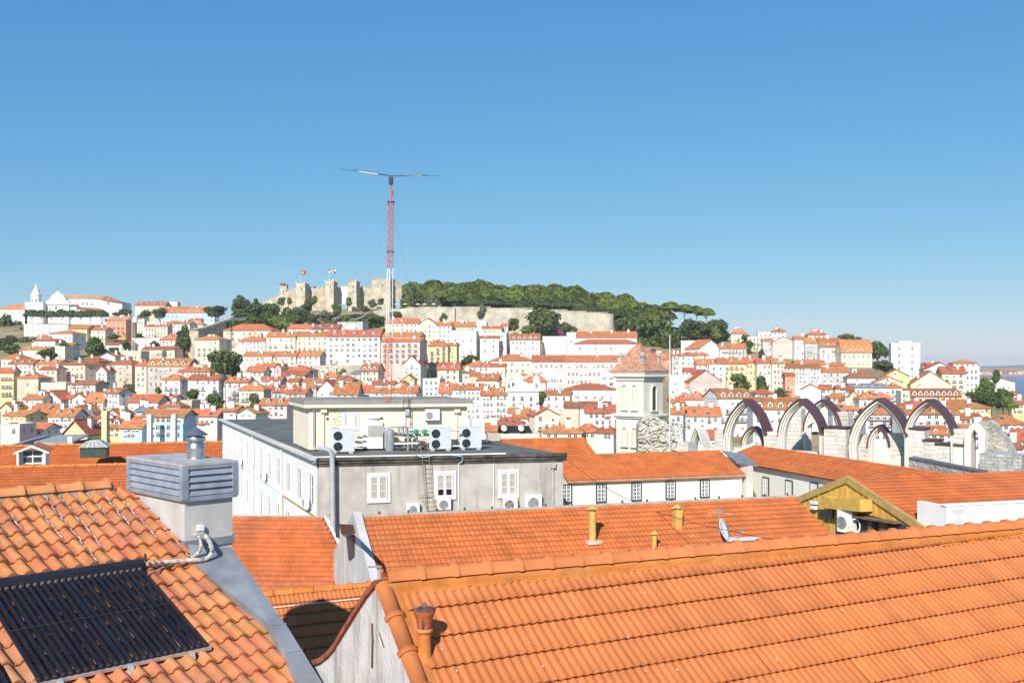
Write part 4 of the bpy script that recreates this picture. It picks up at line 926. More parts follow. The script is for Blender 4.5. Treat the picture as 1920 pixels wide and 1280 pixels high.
def c_tower(x0, x1, ytop, ybot, Y, D=9.0, name='tower', yaw=-8):
    c = P((x0 + x1) / 2, ytop, Y); W = (x1 - x0) / F * Y * .92; zb = CZ + (HY - ybot) / F * Y - 5
    w = MB(); w.box((c.x, c.y + D / 2, (c.z + zb) / 2), (W, D, c.z - zb), R(yaw), taper=.97)
    o = w.build(name, STONE, castle, co)
    m = MB(); ux = Vector((math.cos(R(yaw)), math.sin(R(yaw)), 0)); uy = Vector((-ux.y, ux.x, 0))
    cc = Vector((c.x, c.y + D / 2, c.z))
    hw = (W - .8) / 2; hd = (D - .8) / 2
    crenel(m, cc - ux * hw - uy * hd, cc + ux * hw - uy * hd, .7); crenel(m, cc + ux * hw - uy * (hd - 2), cc + ux * hw + uy * hd, .7)
    crenel(m, cc - ux * hw - uy * (hd - 2), cc - ux * hw + uy * hd, .7); crenel(m, cc - ux * (hw - 2) + uy * hd, cc + ux * (hw - 2) + uy * hd, .7)
    m.build('battlement', STONE, o, co)['kind'] = 'stuff'
    s = MB()
    s.box((c.x, c.y - .02 * 0 + .0, c.z - 4.2), (.5, .6, 1.5), R(yaw)); s.build('arrow_slit', IRON, o, co)
c_wall([(484, 570), (500, 565), (520, 556), (540, 545), (556, 539)], 742, 728, 580)
c_tower(555, 575, 531, 573, 712)
c_wall([(573, 541), (590, 540), (611, 541)], 722, 722, 572)
c_tower(610, 628.5, 527, 572, 708)
c_wall([(671, 539), (685, 538), (699, 538)], 722, 724, 572)
c_tower(653, 671, 527, 570, 710)
c_tower(698, 737, 523.5, 566, 716, 14, 'keep')
c_wall([(736, 529), (745, 529), (753, 529)], 724, 726, 556)
c_tower(524, 538, 536, 560, 735, 5, 'turret', 0)
wsh = MB(); a_ = P(627, 537, 721); b_ = P(654, 537, 721)
wsh.prism([(a_.x, a_.y, a_.z - 13), (b_.x, b_.y, b_.z - 13), b_, a_], (0, 2, 0))
wsh.build('sheeted_wall', mat('white_sheeting', (.66, .66, .66), var=.05), castle, co)
tr = MB(); tc = P(531, 536, 737.5); tr.add([tc + Vector((-3, -3, 1)), tc + Vector((3, -3, 1)), tc + Vector((3, 3, 1)), tc + Vector((-3, 3, 1)), tc + Vector((0, 0, 3))], [(0, 1, 4), (1, 2, 4), (2, 3, 4), (3, 0, 4), (3, 2, 1, 0)])
tr.build('turret_roof', ROOF, castle, co)

fort = thing('fortress_wall', 'long weathered beige fortress wall below the pines', 'wall', P(950, 620, 655))
fo = fort.location
for (pts, yb, nm, Y) in ((((700, 582), (760, 578), (785, 576), (853, 577)), 600, 'terrace_wall', 664), (((852, 575), (920, 577), (1000, 580), (1064, 583), (1100, 585), (1140, 588)), 640, 'bastion_wall', 655)):
    w = MB()
    for i, (p, q) in enumerate(zip(pts, pts[1:])):
        a = P(p[0], p[1], Y); b = P(q[0], q[1], Y)
        w.prism([(a.x - .0, a.y - 1.5, CZ + (HY - yb) / F * Y - 3), (b.x, b.y - 1.5, CZ + (HY - yb) / F * Y - 3), b, a], (0, 4, 0))
        w.box(((a + b) / 2) + Vector((0, .6, .25)), ((b - a).length, 1.6, .5))
    w.build(nm, FSTONE, fort, fo)
w = MB(); n = 10
prev = None
for i in range(n + 1):
    t = math.pi * .5 * i / n
    p = P(1139, 588, 655) + Vector((4.6 * math.sin(t), 4.6 * (1 - math.cos(t)) - 1.0, -.3 * i / n))
    if prev is not None: w.prism([(prev.x, prev.y, prev.z - 22), (p.x, p.y, p.z - 22), p, prev], (-2.0, 2.0, 0))
    prev = p
w.build('round_bastion', FSTONE, fort, fo)
c1 = P(852, 576, 653.2); MB().box((c1.x, c1.y, c1.z - 9), (.8, .6, 19)).build('buttress', FSTONE, fort, fo)

cwall = thing('city_wall', 'old crenellated stone city wall descending the slope left of the castle', 'wall', P(400, 620, 600))
cwo = cwall.location
pts = [(354, 621, 560), (378, 616, 590), (402, 609, 620), (425, 600, 655), (446, 590, 690)]
w = MB(); m = MB()
for p, q in zip(pts, pts[1:]):
    a = P(*p); b = P(*q)
    w.prism([(a.x, a.y, a.z - 14), (b.x, b.y, b.z - 14), b, a], (.9, -.7, 0)); crenel(m, a, b, .7, .9, 1.0)
w.build('sloping_wall', STONE, cwall, cwo); m.build('battlement', STONE, cwall, cwo)['kind'] = 'stuff'
w = MB(); a = P(351, 620, 560); b = P(372, 620, 556); w.prism([(a.x, a.y, a.z - 20), (b.x, b.y, b.z - 20), b, a], (2, 8, 0)); w.build('bastion', STONE, cwall, cwo)

lw = thing('terrace_wall', 'long rough stone terrace wall below the white modern block', 'wall', P(640, 700, 468)); w = MB()
a = P(585, 685, 468); b = P(680, 684, 466); w.prism([(a.x, a.y, a.z - 9), (b.x, b.y, b.z - 9), b, a], (0, 2, 0)); w.build('masonry', FSTONE, lw, lw.location)
rw = thing('retaining_wall', 'bright white retaining wall under the church pines', 'wall', P(88, 622, 640)); w = MB()
a = P(45, 607, 645); b = P(128, 609, 640); w.prism([(a.x, a.y, a.z - 8), (b.x, b.y, b.z - 8), b, a], (0, 2, 0)); w.build('plaster', WALLS['w'], rw, rw.location)
w = MB()
for i in range(8):
    c = a.lerp(b, (i + .5) / 8); w.box((c.x, c.y - .3, c.z - 4), (.9, .7, 8.0))
w.build('buttress', WALLS['w'], rw, rw.location)

def flag(px, ytop, ybase, Y, cells, label, fw=11, fh=7):
    t = thing('flagpole', label, 'flag', P(px, ybase, Y)); z = (ybase - ytop) / F * Y
    MB().cyl((0, 0, -2), (0, 0, z), .13, .08, 6).build('pole', WHITE, t)
    W, Hh = fw / F * Y, fh / F * Y; n = 12; k = 8
    mats, mb = [], MB()
    names = {}
    def P2(i, j):
        x = W * i / n
        return (x, .35 * math.sin(x * 2.2) * (i / n), z - .3 - Hh * (1 - j / k) - .10 * x + .12 * math.sin(x * 2.6))
    for i in range(n):
        for j in range(k):
            c = cells((i + .5) / n, (j + .5) / k)
            if c not in names: names[c] = len(mats); mats.append(mat('flag_%d_%d_%d' % tuple(int(q * 100) for q in c), c, var=.03))
            mb.add([P2(i, j), P2(i + 1, j), P2(i + 1, j + 1), P2(i, j + 1)], [(0, 1, 2, 3)], names[c], True)
    mb.build('flag_cloth', mats, t)
def c_pt(u, v):
    if math.hypot((u - .4) * 1.5, v - .5) < .25: return (.75, .55, .05) if math.hypot((u - .4) * 1.5, v - .5) > .12 else (.75, .7, .65)
    return (.03, .25, .08) if u < .4 else (.55, .03, .03)
def c_lx(u, v):
    a = int((math.atan2(v - .5, (u - .5) * 1.5) + math.pi) / (math.pi / 4))
    return (.75, .6, .2) if math.hypot((u - .5) * 1.5, v - .5) < .16 else ((.03, .03, .035) if a % 2 else (.8, .8, .8))
flag(563, 506.5, 530, 714, c_pt, 'flagpole with green and red flag on the first castle tower')
flag(617, 503, 527, 710, c_lx, 'flagpole with black and white quartered flag on the second castle tower', 12, 8)
for i, px in enumerate((744, 760, 783, 796, 813)):
    t = thing('parasol', ORD[i] + ' white terrace parasol counted from the castle keep', 'parasol', P(px, 577, 668), 0, 'white parasols on the castle terrace')
    mb = MB(); mb.lathe([(1.9, 2.1), (1.0, 2.6), (.02, 2.95)], 8, smooth=False); mb.build('canopy', WHITE, t)
    MB().cyl((0, 0, -1), (0, 0, 2.9), .05, n=5).build('pole', IRON, t)

# --- church and bell tower on the far left hill
ch = thing('church', 'large white church with pedimented front and long tiled nave on the left hill', 'church', P(150, 590, 1000))
cho = ch.location; Yc = 1000
def fpoly(pts, Y, d, name, m, par=ch, off=cho):
    mb = MB(); mb.prism([P(x, y, Y) for x, y in pts], (0, d, 0)); return mb.build(name, m, par, off)
fpoly([(86, 614), (129, 614), (129, 564), (124, 563), (118, 553), (112, 549), (108, 545), (104, 549), (98, 553), (92, 562), (86, 564)], 992, 4, 'facade', WALLS['w'])
fpoly([(84, 571), (145, 571), (145, 568), (84, 568)], 991, 1.2, 'cornice', STONE_FR)
fpoly([(128, 614), (146, 614), (143, 570), (128, 568)], 994, 12, 'aisle', WALLS['w'])
fpoly([(122, 614), (192, 614), (192, 561), (122, 561)], 1000, 20, 'nave', WALLS['w'])
fpoly([(191, 614), (229, 614), (229, 566), (191, 562)], 996, 24, 'transept', WALLS['w'])
a, b = P(118, 561, 1001), P(196, 561, 999); t1, t2 = P(118, 550.5, 1010), P(196, 554, 1008)
MB().prism([a, b, t2, t1], (0, 12, -.6)).build('nave_roof', mat('pale_clay_roof', (.45, .27, .18), var=.1, scale=.3), ch, cho)
a, b = P(189, 562, 995), P(232, 567, 993); t1, t2 = P(196, 554, 1008), P(204, 556, 1006)
MB().prism([a, b, t2, t1], (0, 10, -.6)).build('transept_roof', ROOF, ch, cho)
MB().prism([P(146, 578, 993), P(190, 581, 992), P(190, 578, 999), P(146, 575, 999)], (0, 0, -.6)).build('aisle_roof', ROOF, ch, cho)
fpoly([(146, 614), (190, 614), (190, 581), (146, 578)], 994, 6, 'side_aisle', WALLS['w'])
for x, y, w_, h_, Y in ((144, 569, 1.6, 3, 999.9), (155, 570, 1.6, 3, 999.9), (163, 570, 1.6, 3, 999.9), (172, 571, 1.6, 3, 999.9), (203, 570, 1.8, 4.5, 995.8), (105, 579, 2.0, 4, 991.9), (94, 581, 1.6, 3, 991.9), (117, 581, 1.6, 3, 991.9), (128, 582, 1.6, 3, 993.8), (203, 588, 1.6, 3, 995.8)):
    p = P(x, y + 2, Y); link('window', WINS['arch'], ch, p - cho, 0, (w_, 1, h_))
p = P(108, 545, 992); MB().cyl(p, p + Vector((0, 0, 4)), .12, n=5).box(p + Vector((0, 0, 3)), (1.4, .2, .2)).build('cross', IRON, ch, cho)
bt = thing('bell_tower', 'round-topped white bell tower beside the long convent wing', 'tower', P(68, 590, 990)); bo = bt.location
k = 990 / F
MB().box((0, 0, -2 * k), (34 * k, 10, 50 * k)).build('base', WALLS['w'], bt)
MB().lathe([(9.6 * k, 16 * k), (9.6 * k, 36 * k), (10.4 * k, 37 * k), (10.4 * k, 39 * k), (9 * k, 40 * k), (8.6 * k, 41 * k)], 8, smooth=False).build('belfry', WALLS['w'], bt)
MB().lathe([(7 * k, 39 * k), (7 * k, 42 * k), (5.6 * k, 46 * k), (2.8 * k, 49 * k), (2.6 * k, 53 * k), (1.4 * k, 55 * k), (.3 * k, 57 * k), (.3 * k, 60 * k), (0, 60 * k)], 12).build('dome', STONE_FR, bt)
for ang in (-112.5, -67.5, -157.5, -22.5):
    link('window', WINS['arch'], bt, (9.0 * k * math.cos(R(ang)), 9.0 * k * math.sin(R(ang)), 19 * k), R(ang + 90), (1.7, 1, 5.2))
tm = thing('radio_mast', 'thin distant radio mast on the skyline behind the church', 'mast', P(195.5, 565, 1040)); z = 60 * 1040 / F
mb = MB(); [mb.cyl((.45 * math.cos(q), .45 * math.sin(q), -6), (.25 * math.cos(q), .25 * math.sin(q), z), .13, n=4) for q in (0, 2.1, 4.2)]
[mb.cyl((.4 * math.cos(q), .4 * math.sin(q), i * 1.6), (.4 * math.cos(q + 2.1), .4 * math.sin(q + 2.1), i * 1.6 + .8), .05, n=4) for i in range(20) for q in (0, 2.1)]
mb.build('lattice', mat('mast_grey', (.55, .52, .52)), tm)

# --- white church with two bell turrets
sc_ = thing('white_church', 'white church front with curved gable and two bell turrets', 'church', P(982, 770, 318)); so = sc_.location
def fp(pts, Y, d, name, m): return fpoly(pts, Y, d, name, m, sc_, so)
fp([(952, 790), (1010, 790), (1010, 735), (1004, 731), (996, 722), (988, 717), (980, 716), (972, 718), (962, 725), (956, 732), (952, 735)], 318, 14, 'facade', WALLS['w'])
fp([(951, 734), (1011, 734), (1011, 731.5), (951, 731.5)], 317.6, 1, 'cornice', STONE_FR)
for x0 in (948, 1000):
    fp([(x0, 735), (x0 + 12, 735), (x0 + 12, 712), (x0, 712)], 319, 2.2, 'bell_turret', WALLS['w'])
    p = P(x0 + 6, 712, 320); mb = MB(); mb.lathe([(1.4, 0), (1.2, .5), (.8, 1.1), (.2, 1.6), (0, 2)], 8); mb.build('turret_cap', STONE_FR, sc_, so - p)
    link('bell_opening', WINS['arch'], sc_, P(x0 + 6, 727, 318.9) - so, 0, (.9, 1, 1.5))
for x, y, w_, h_ in ((979, 752, 1.2, 1.7), (963, 752, .9, 1.6), (996, 752, .9, 1.6), (979, 768, 1.4, 2.0), (963, 762, .9, 1.2), (996, 762, .9, 1.2)):
    link('window', WINS['plain'], sc_, P(x, y, 317.95) - so, 0, (w_, 1, h_))

# --- tower crane behind the left hillside and orange port crane
cr = thing('tower_crane', 'white lattice tower crane above the left hillside houses', 'crane', P(250, 675, 520)); k = 520 / F
CRW = mat('crane_white', (.74, .74, .72), var=.04)
def lattice(mb, a, b, w, n, r):
    a, b = Vector(a), Vector(b); d = (b - a).normalized(); x = Vector((0, 1, 0)) if abs(d.y) < .9 else Vector((1, 0, 0)); x = (x - d * x.dot(d)).normalized(); y = d.cross(x)
    cs = [x * w + y * w, x * w - y * w, x * -w - y * w, x * -w + y * w]
    for c in cs: mb.cyl(a + c, b + c, r, n=4)
    for i in range(n):
        p, q = a.lerp(b, i / n), a.lerp(b, (i + 1) / n)
        for j in range(4):
            mb.cyl(p + cs[j], q + cs[(j + 1) % 4], r * .7, n=3, caps=False)
mb = MB(); lattice(mb, (0, 0, -6), (0, 0, 76 * k), .65, 22, .07); mb.build('crane_tower', CRW, cr)
mb = MB(); lattice(mb, (0, 0, 78 * k), (181 * k, 30, 82 * k), .5, 36, .06); mb.build('jib', CRW, cr)
mb = MB(); lattice(mb, (0, 0, 78 * k), (-50 * k, -8, 77 * k), .5, 10, .06); mb.build('counter_jib', CRW, cr)
MB().box((1.0, 0, 75 * k), (2.0, 2.0, 2.4)).build('cab', CRW, cr)
MB().box((-46 * k, -7, 74 * k), (2.6, 1.6, 2.2)).build('counterweight', WALLS['g'], cr)
pc = thing('port_crane', 'orange lattice crane boom over the river at the right edge', 'crane', P(1880, 740, 640)); k = 640 / F
ORC = mat('crane_orange', (.62, .27, .04), var=.08); po = pc.location
mb = MB(); lattice(mb, P(1800, 697, 640), P(2010, 699, 640), 2.0, 22, .28); mb.build('boom', ORC, pc, po)
for x in (1812, 2000):
    mb = MB(); p = P(x, 699, 640); mb.box((p.x, p.y, p.z / 2), (1.2, 1.2, p.z)); mb.build('leg', ORC, pc, po)
# buildings of the far bank
fb = random.Random(3)
for i in range(30):
    px = fb.uniform(1790, 1990); Y = 8150; p = P(px, 690, Y); h = fb.uniform(10, 26); W = fb.uniform(14, 60)
    t = thing('far_building', 'pale tiny building on the far river bank', 'building', (p.x, Y - fb.uniform(0, 50), 0), 0, 'buildings on the far river bank')
    mb = MB(); mb.box((0, 0, h / 2 + 2), (W, 18, h)); mb.add([(-W / 2 - 1, -10, h + 2), (W / 2 + 1, -10, h + 2), (W / 2, 0, h + 6), (-W / 2, 0, h + 6), (-W / 2 - 1, 10, h + 2), (W / 2 + 1, 10, h + 2)], [(0, 1, 2, 3), (3, 2, 5, 4)], 1)
    mb.build('block', [WALLS['w'], ROOF], t)
# ---------------------------------------------------------------- ruined church arches and belfry
LIME = mat('limestone_blocks', (0.70, 0.66, 0.57), var=0.08, scale=0.8, col2=(0.42, 0.38, 0.31), amount=0.45, bump=0.5, bscale=3.0, streak=0.22)
LIMED = mat('old_limestone', (0.56, 0.52, 0.44), var=0.14, scale=1.2, col2=(0.22, 0.20, 0.17), amount=0.7, bump=0.7, bscale=3.5, streak=0.45)
MOULD = mat('carved_limestone', (0.74, 0.70, 0.61), var=0.05, scale=0.8, streak=0.12)
CAPM = mat('maroon_metal_capping', (0.115, 0.05, 0.052), rough=0.45, var=0.10, scale=0.6)
phi = R(40); RU = Vector((math.cos(phi), -math.sin(phi), 0)); RN = Vector((math.sin(phi), math.cos(phi), 0))   # along the wall, away from the viewer
R0 = P(1500, 800, 100); RT = 1.8
ruin = thing('church_ruin', 'roofless gothic church ruin with pointed stone arches and maroon capping', 'ruin', Vector((R0.x, R0.y, 30)))
ro = ruin.location
def rp(px, py, back=0.0):
    """pixel on the front plane of the arcade, shifted back"""
    return hit(px, py, R0, RN) + RN * back
def local(px, py, back=0.0):
    p = hit(px, py, R0 + RN * back, RN); return ((p - R0).dot(RU), p.z, back)
def w3(s, z, b): return R0 + RU * s + RN * b + Vector((0, 0, z - R0.z))
def pointed(c, hw, zs, za, n=16):
    """left foot -> apex -> right foot of a pointed arch, centre c, half width hw, spring zs, apex za"""
    h = za - zs; Rr = (h * h + hw * hw) / (2 * hw); pts = []
    tm_ = math.atan2(h, Rr - hw)
    for i in range(n + 1):
        t = tm_ * i / n; pts.append((c - hw + Rr - Rr * math.cos(t), zs + Rr * math.sin(t)))
    return pts + [(2 * c - x, z) for x, z in pts[-2::-1]]
def band(mb, o, i, b0, b1, zbot, mat_=0):
    """solid ring between outer curve o and inner curve i, from depth b0 to b1, with legs down to zbot"""
    o = [(o[0][0], zbot)] + o + [(o[-1][0], zbot)]; i = [(i[0][0], zbot)] + i + [(i[-1][0], zbot)]
    n = len(o); pts = [w3(*p, b0) for p in o] + [w3(*p, b0) for p in i] + [w3(*p, b1) for p in o] + [w3(*p, b1) for p in i]
    for k in range(n - 1):
        mb.add(pts, [(k, k + 1, n + k + 1, n + k), (2 * n + k, 3 * n + k, 3 * n + k + 1, 2 * n + k + 1), (k, 2 * n + k, 2 * n + k + 1, k + 1), (n + k, n + k + 1, 3 * n + k + 1, 3 * n + k)][:4], mat_)
def arch(pxa, pya, pxl, pxr, pys, th_px=12, back=0.0, T=RT, zbot=40.0, cap=True, nm='arch'):
    ca, za, _ = local(pxa, pya, back); cl, zs, _ = local(pxl, pys, back); cr_, zs2, _ = local(pxr, pys, back)
    zs = (zs + zs2) / 2; c = (cl + cr_) / 2; hw = (cr_ - cl) / 2; th = th_px / F * 100
    o = pointed(c, hw, zs, za)
    mb = MB()
    lv = [(0.0, .36, .25), (.36, .68, .55), (.68, 1.0, .85)]            # stepped mouldings, inner ones set back
    for f0, f1, d in lv:
        oo = pointed(c, hw - th * f0, zs, za - th * f0 * 1.25); ii = pointed(c, hw - th * f1, zs, za - th * f1 * 1.25)
        band(mb, oo, ii, back + d - .25, back + T - (d - .25), zbot)
    a = mb.build(nm, MOULD, ruin, ro)
    if cap:
        mb = MB(); n = len(o); up = .18; zc = zs + .15
        oc = pointed(c, hw + .10, zs, za + .22); ic = pointed(c, hw + .004, zs, za + .006)
        zmin = local(pxa, min(pys, 812 if back < 1 else pys), back)[1]
        for k in range(n - 1):
            if max(oc[k][1], oc[k + 1][1]) < zmin + .1: continue
            ps = [w3(*oc[k], back - .18), w3(*oc[k + 1], back - .18), w3(*oc[k + 1], back + T + .1), w3(*oc[k], back + T + .1), w3(*ic[k], back - .18), w3(*ic[k + 1], back - .18), w3(*ic[k + 1], back + T + .1), w3(*ic[k], back + T + .1)]
            mb.add(ps, [(0, 3, 2, 1), (4, 5, 6, 7), (0, 1, 5, 4), (3, 7, 6, 2)])
        mb.build('capping', CAPM, a, ro)
    return c, hw, zs
arch(1397, 752, 1357, 1435, 832, 7)
arch(1499, 751, 1459, 1539, 824, 7)
arch(1646, 750, 1592, 1703, 845, 9)
arch(1739, 752, 1696, 1785, 824, 6)
arch(1411, 803, 1391, 1430, 836, 6, back=2.2, T=1.2)
arch(1648, 800, 1628, 1666, 836, 7, back=2.4, T=1.3)
arch(1541, 752, 1508, 1574, 808, 8, back=7.0, T=1.6)
arch(1304, 800, 1290, 1318, 850, 6, back=5.0, T=2.0, cap=False)

def course_wall(x0, x1, ytop, nm, back=0.6, T=1.6, m=LIME, bw=.95, bh=.42, zbot=46.0, ragged=0.0, cap=False, seed=1):
    """ashlar wall between two pixel columns; every block of the outer leaf is a piece of its own depth, joined into one part"""
    s0, z0, _ = local(x0, ytop, back); s1, z1, _ = local(x1, ytop, back); rr = random.Random(seed)
    if s1 < s0: s0, s1 = s1, s0
    mb = MB(); zt = (z0 + z1) / 2
    mb.prism([w3(s0, zbot, back + .06), w3(s1, zbot, back + .06), w3(s1, zt - .03, back + .06), w3(s0, zt - .03, back + .06)], RN * (T - .06))
    z = zt; row = 0
    while z > max(zbot, zt - 7):
        s = s0 - (bw * .5 if row % 2 else 0) * 1.0
        while s < s1 - .02:
            e = min(s1, s + bw * rr.uniform(.75, 1.25)); a = max(s, s0)
            if e - a > .1 and not (row < 2 and rr.random() < ragged):
                d = rr.uniform(0, .05)
                q = [w3(a + .012, z - bh + .012, back - d), w3(e - .012, z - bh + .012, back - d), w3(e - .012, z - .012, back - d), w3(a + .012, z - .012, back - d)]
                mb.add(q + [p + RN * (.08 + d) for p in q], [(0, 1, 2, 3), (3, 2, 6, 7), (0, 3, 7, 4), (1, 5, 6, 2), (0, 4, 5, 1)], 0, False, rr.random() * .9 + .01)
            s = e
        z -= bh; row += 1
    o = mb.build(nm, m, ruin, ro)
    if cap:
        c = MB(); c.prism([w3(s0 - .1, zt + .02, back - .25), w3(s1 + .1, zt + .02, back - .25), w3(s1 + .1, zt + .14, back - .25), w3(s0 - .1, zt + .14, back - .25)], RN * (T + .4)); c.build('coping', CAPM, o, ro)
    o['kind'] = 'stuff'
LIMEB = mat('limestone_ashlar', (0.70, 0.66, 0.58), var=0.07, scale=1.0, col2=(0.40, 0.36, 0.29), amount=0.4, bump=0.4, bscale=4.0, tint=True, rnd=0.12, streak=0.2)
for k, a in enumerate(((1272, 1290, 828, 'wall'), (1317, 1352, 838, 'wall'), (1340, 1358, 806, 'pier'), (1438, 1460, 809, 'pier'), (1545, 1586, 802, 'wall'), (1698, 1733, 804, 'wall'), (1733, 1758, 826, 'wall'), (1756, 1812, 834, 'wall'), (1786, 1812, 804, 'pier'))):
    course_wall(a[0], a[1], a[2], 'ashlar_' + a[3], back=.5, m=LIMEB, cap=a[0] in (1545, 1698, 1733, 1756), seed=k, ragged=.25 if k < 2 else 0)
course_wall(1475, 1502, 765, 'ashlar_back_wall', back=7.6, T=1.2, m=LIMEB, seed=20)
course_wall(1563, 1590, 772, 'ashlar_back_wall', back=7.6, T=1.2, m=LIMEB, seed=21)
course_wall(1462, 1560, 846, 'ashlar_back_wall', back=3.0, T=1.2, m=LIMEB, seed=22)
course_wall(1604, 1632, 814, 'ashlar_back_wall', back=2.7, T=1.2, m=LIMEB, seed=23)
course_wall(1662, 1700, 812, 'ashlar_back_wall', back=2.7, T=1.2, m=LIMEB, seed=24)
course_wall(1362, 1393, 838, 'ashlar_back_wall', back=2.5, T=1.0, m=LIMEB, seed=25)
course_wall(1428, 1444, 828, 'ashlar_back_wall', back=2.5, T=1.0, m=LIMEB, seed=26)
# ring of the round window behind the second arch
c, zc, _ = local(1532, 822, 7.5); rr_ = 27 / F * 107
mb = MB(); n = 28
for k in range(n):
    t0, t1 = 2 * math.pi * k / n, 2 * math.pi * (k + 1) / n
    ps = []
    for b in (7.1, 7.9):
        for rad in (rr_, rr_ * .84):
            ps += [w3(c + math.cos(t0) * rad, zc + math.sin(t0) * rad * 1.35, b), w3(c + math.cos(t1) * rad, zc + math.sin(t1) * rad * 1.35, b)]
    mb.add(ps, [(0, 1, 3, 2), (4, 6, 7, 5), (0, 4, 5, 1), (2, 3, 7, 6)])
mb.build('round_window_ring', MOULD, ruin, ro)
# broken arch with rubble vault at the right end
mb = MB(); c0, zs, _ = local(1812, 862, .3); c1, _, _ = local(1846, 862, .3); _, za, _ = local(1829, 792, .3); _, zsp, _ = local(1829, 822, .3)
cc, hw = (c0 + c1) / 2, (c1 - c0) / 2
band(mb, pointed(cc, hw + .1, zsp, za), pointed(cc, hw - .45, zsp, za - .6), .0, 1.6, 44.0); mb.build('broken_arch', MOULD, ruin, ro)
mb = MB(); rr = random.Random(4)
out = [local(x, y, .9)[:2] for x, y in ((1843, 878), (1843, 800), (1832, 790), (1848, 789), (1860, 797), (1866, 810), (1872, 818), (1880, 822), (1887, 838), (1893, 850), (1893, 878))]
mb.prism([w3(s, z, .9) for s, z in out][::-1], RN * 2.6); mb.build('rubble_vault', LIMED, ruin, ro)
mb = MB()
for k in range(240):
    x, y = rr.uniform(1843, 1890), rr.uniform(792, 878)
    if y < 790 + max(0, x - 1852) * 1.55: continue
    s, z, _ = local(x, y, .9); q = rr.uniform(.14, .34)
    mb.box(w3(s, z, .9 + rr.uniform(-.02, .06)), (q * 1.5, .2, q * .8), -phi + rr.uniform(-.1, .1))
o = mb.build('rubble_stone', LIMED, ruin, ro); o['kind'] = 'stuff'
course_wall(1836, 1916, 851, 'ashlar_block', back=-2.5, T=3, m=mat('grey_ashlar', (.47, .46, .43), var=.12, scale=1.2, col2=(.2, .2, .19), amount=.6, bump=.5, bscale=4, tint=True, rnd=.2), bw=.6, bh=.3, seed=40)
gl = MB(); a, b = hit(1704, 857, R0 - RN * 3, RN), hit(1842, 884, R0 - RN * 9, RN)
gl.prism([a - Vector((0, 0, .25)), b - Vector((0, 0, .25)), b, a], RN * 1.6); gl.build('lead_gutter', mat('lead_dark', (.13, .13, .14), rough=.5, var=.15), ruin, ro)
gl = MB(); gl.prism([a - Vector((0, 0, 3)), b - Vector((0, 0, 3)), b - Vector((0, 0, .25)), a - Vector((0, 0, .25))], RN * .8); gl.build('stained_wall', LIMED, ruin, ro)

# belfry
bf = thing('belfry', 'square stone belfry with salmon pyramid roof and ball pinnacles', 'tower', P(1205, 850, 118)); fo_ = bf.location; bf.rotation_euler = (0, 0, R(45 + 2))
k = 118 / F; S = 45 * k / math.cos(R(45)); hs = S / 2; d0 = hs * 1.414
# local frame: corner towards the viewer lies on the -x-y diagonal; set the axis behind the front corner
bf.location = fo_ + Vector((0, d0, 0)); 
def zpx(y): return (850 - y) * k
MBW = mat('belfry_plaster', (.72, .68, .58), var=.06, scale=.7, col2=(.48, .43, .34), amount=.35, streak=.28)
mb = MB(); mb.box((0, 0, (zpx(700) - 8) / 2), (S, S, zpx(700) + 8)); mb.build('shaft', MBW, bf)
mb = MB()
for y, g, hh in ((702, .5, .5), (706, .35, .3), (711, .18, .25), (779, .42, .28), (783, .22, .22)): mb.box((0, 0, zpx(y)), (S + 2 * g, S + 2 * g, hh))
mb.build('cornice', MOULD, bf)
NICHE = mat('niche_shade_plaster', (.66, .61, .51), var=.06)
def niche(face, x, y0, y1, w, dark=False):
    """arched recess frame on a face: face 0 = left (local -x), 1 = right (local -y)"""
    h = (y1 - y0) * k; rot = 0 if face == 1 else R(-90)
    pos = (x, -hs - .01, zpx(y1)) if face == 1 else (-hs - .01, -x, zpx(y1))
    mb = MB(); n = 8; ow = w / 2 + .16
    o = [(-ow, 0)] + [(-ow * math.cos(math.pi * i / n), h - w / 2 + ow * math.sin(math.pi * i / n)) for i in range(n + 1)] + [(ow, 0)]
    i_ = [(-w / 2, 0)] + [(-w / 2 * math.cos(math.pi * i / n), h - w / 2 + w / 2 * math.sin(math.pi * i / n)) for i in range(n + 1)] + [(w / 2, 0)]
    for q in range(len(o) - 1):
        ps = [(o[q][0], -.22, o[q][1]), (o[q + 1][0], -.22, o[q + 1][1]), (i_[q + 1][0], -.22, i_[q + 1][1]), (i_[q][0], -.22, i_[q][1])]
        ps += [(p[0], .0, p[2]) for p in ps]
        mb.add(ps, [(0, 1, 2, 3), (0, 4, 5, 1), (3, 2, 6, 7)])
    mb.box((0, -.14, -.06), (w + .5, .3, .14))
    mb.add([(p[0], -.02, p[1]) for p in i_], [tuple(range(len(i_)))], 1)
    link('arched_opening', mb.mesh('arched_opening', [MBW, IRON if dark else NICHE]), bf, pos, rot)
niche(0, -S * .17, 722, 768, .55); niche(0, S * .20, 722, 768, .55)
niche(1, 0, 724, 770, .92, True); niche(0, -S * .17, 803, 838, .6); niche(0, S * .20, 803, 838, .6)
rm = MB(); ev = hs + .65; zr0 = zpx(701) + .3; prof = [(1.0, 0), (.80, .62), (.62, 1.5), (.42, 2.55), (.2, 3.5), (.0, 4.0)]
zs_ = (zpx(643) - zr0) / 4.0
nr = 14
def ev_at(t):
    zz = t * 4.0; return np.interp(zz, [p[1] for p in prof], [p[0] for p in prof]) * ev
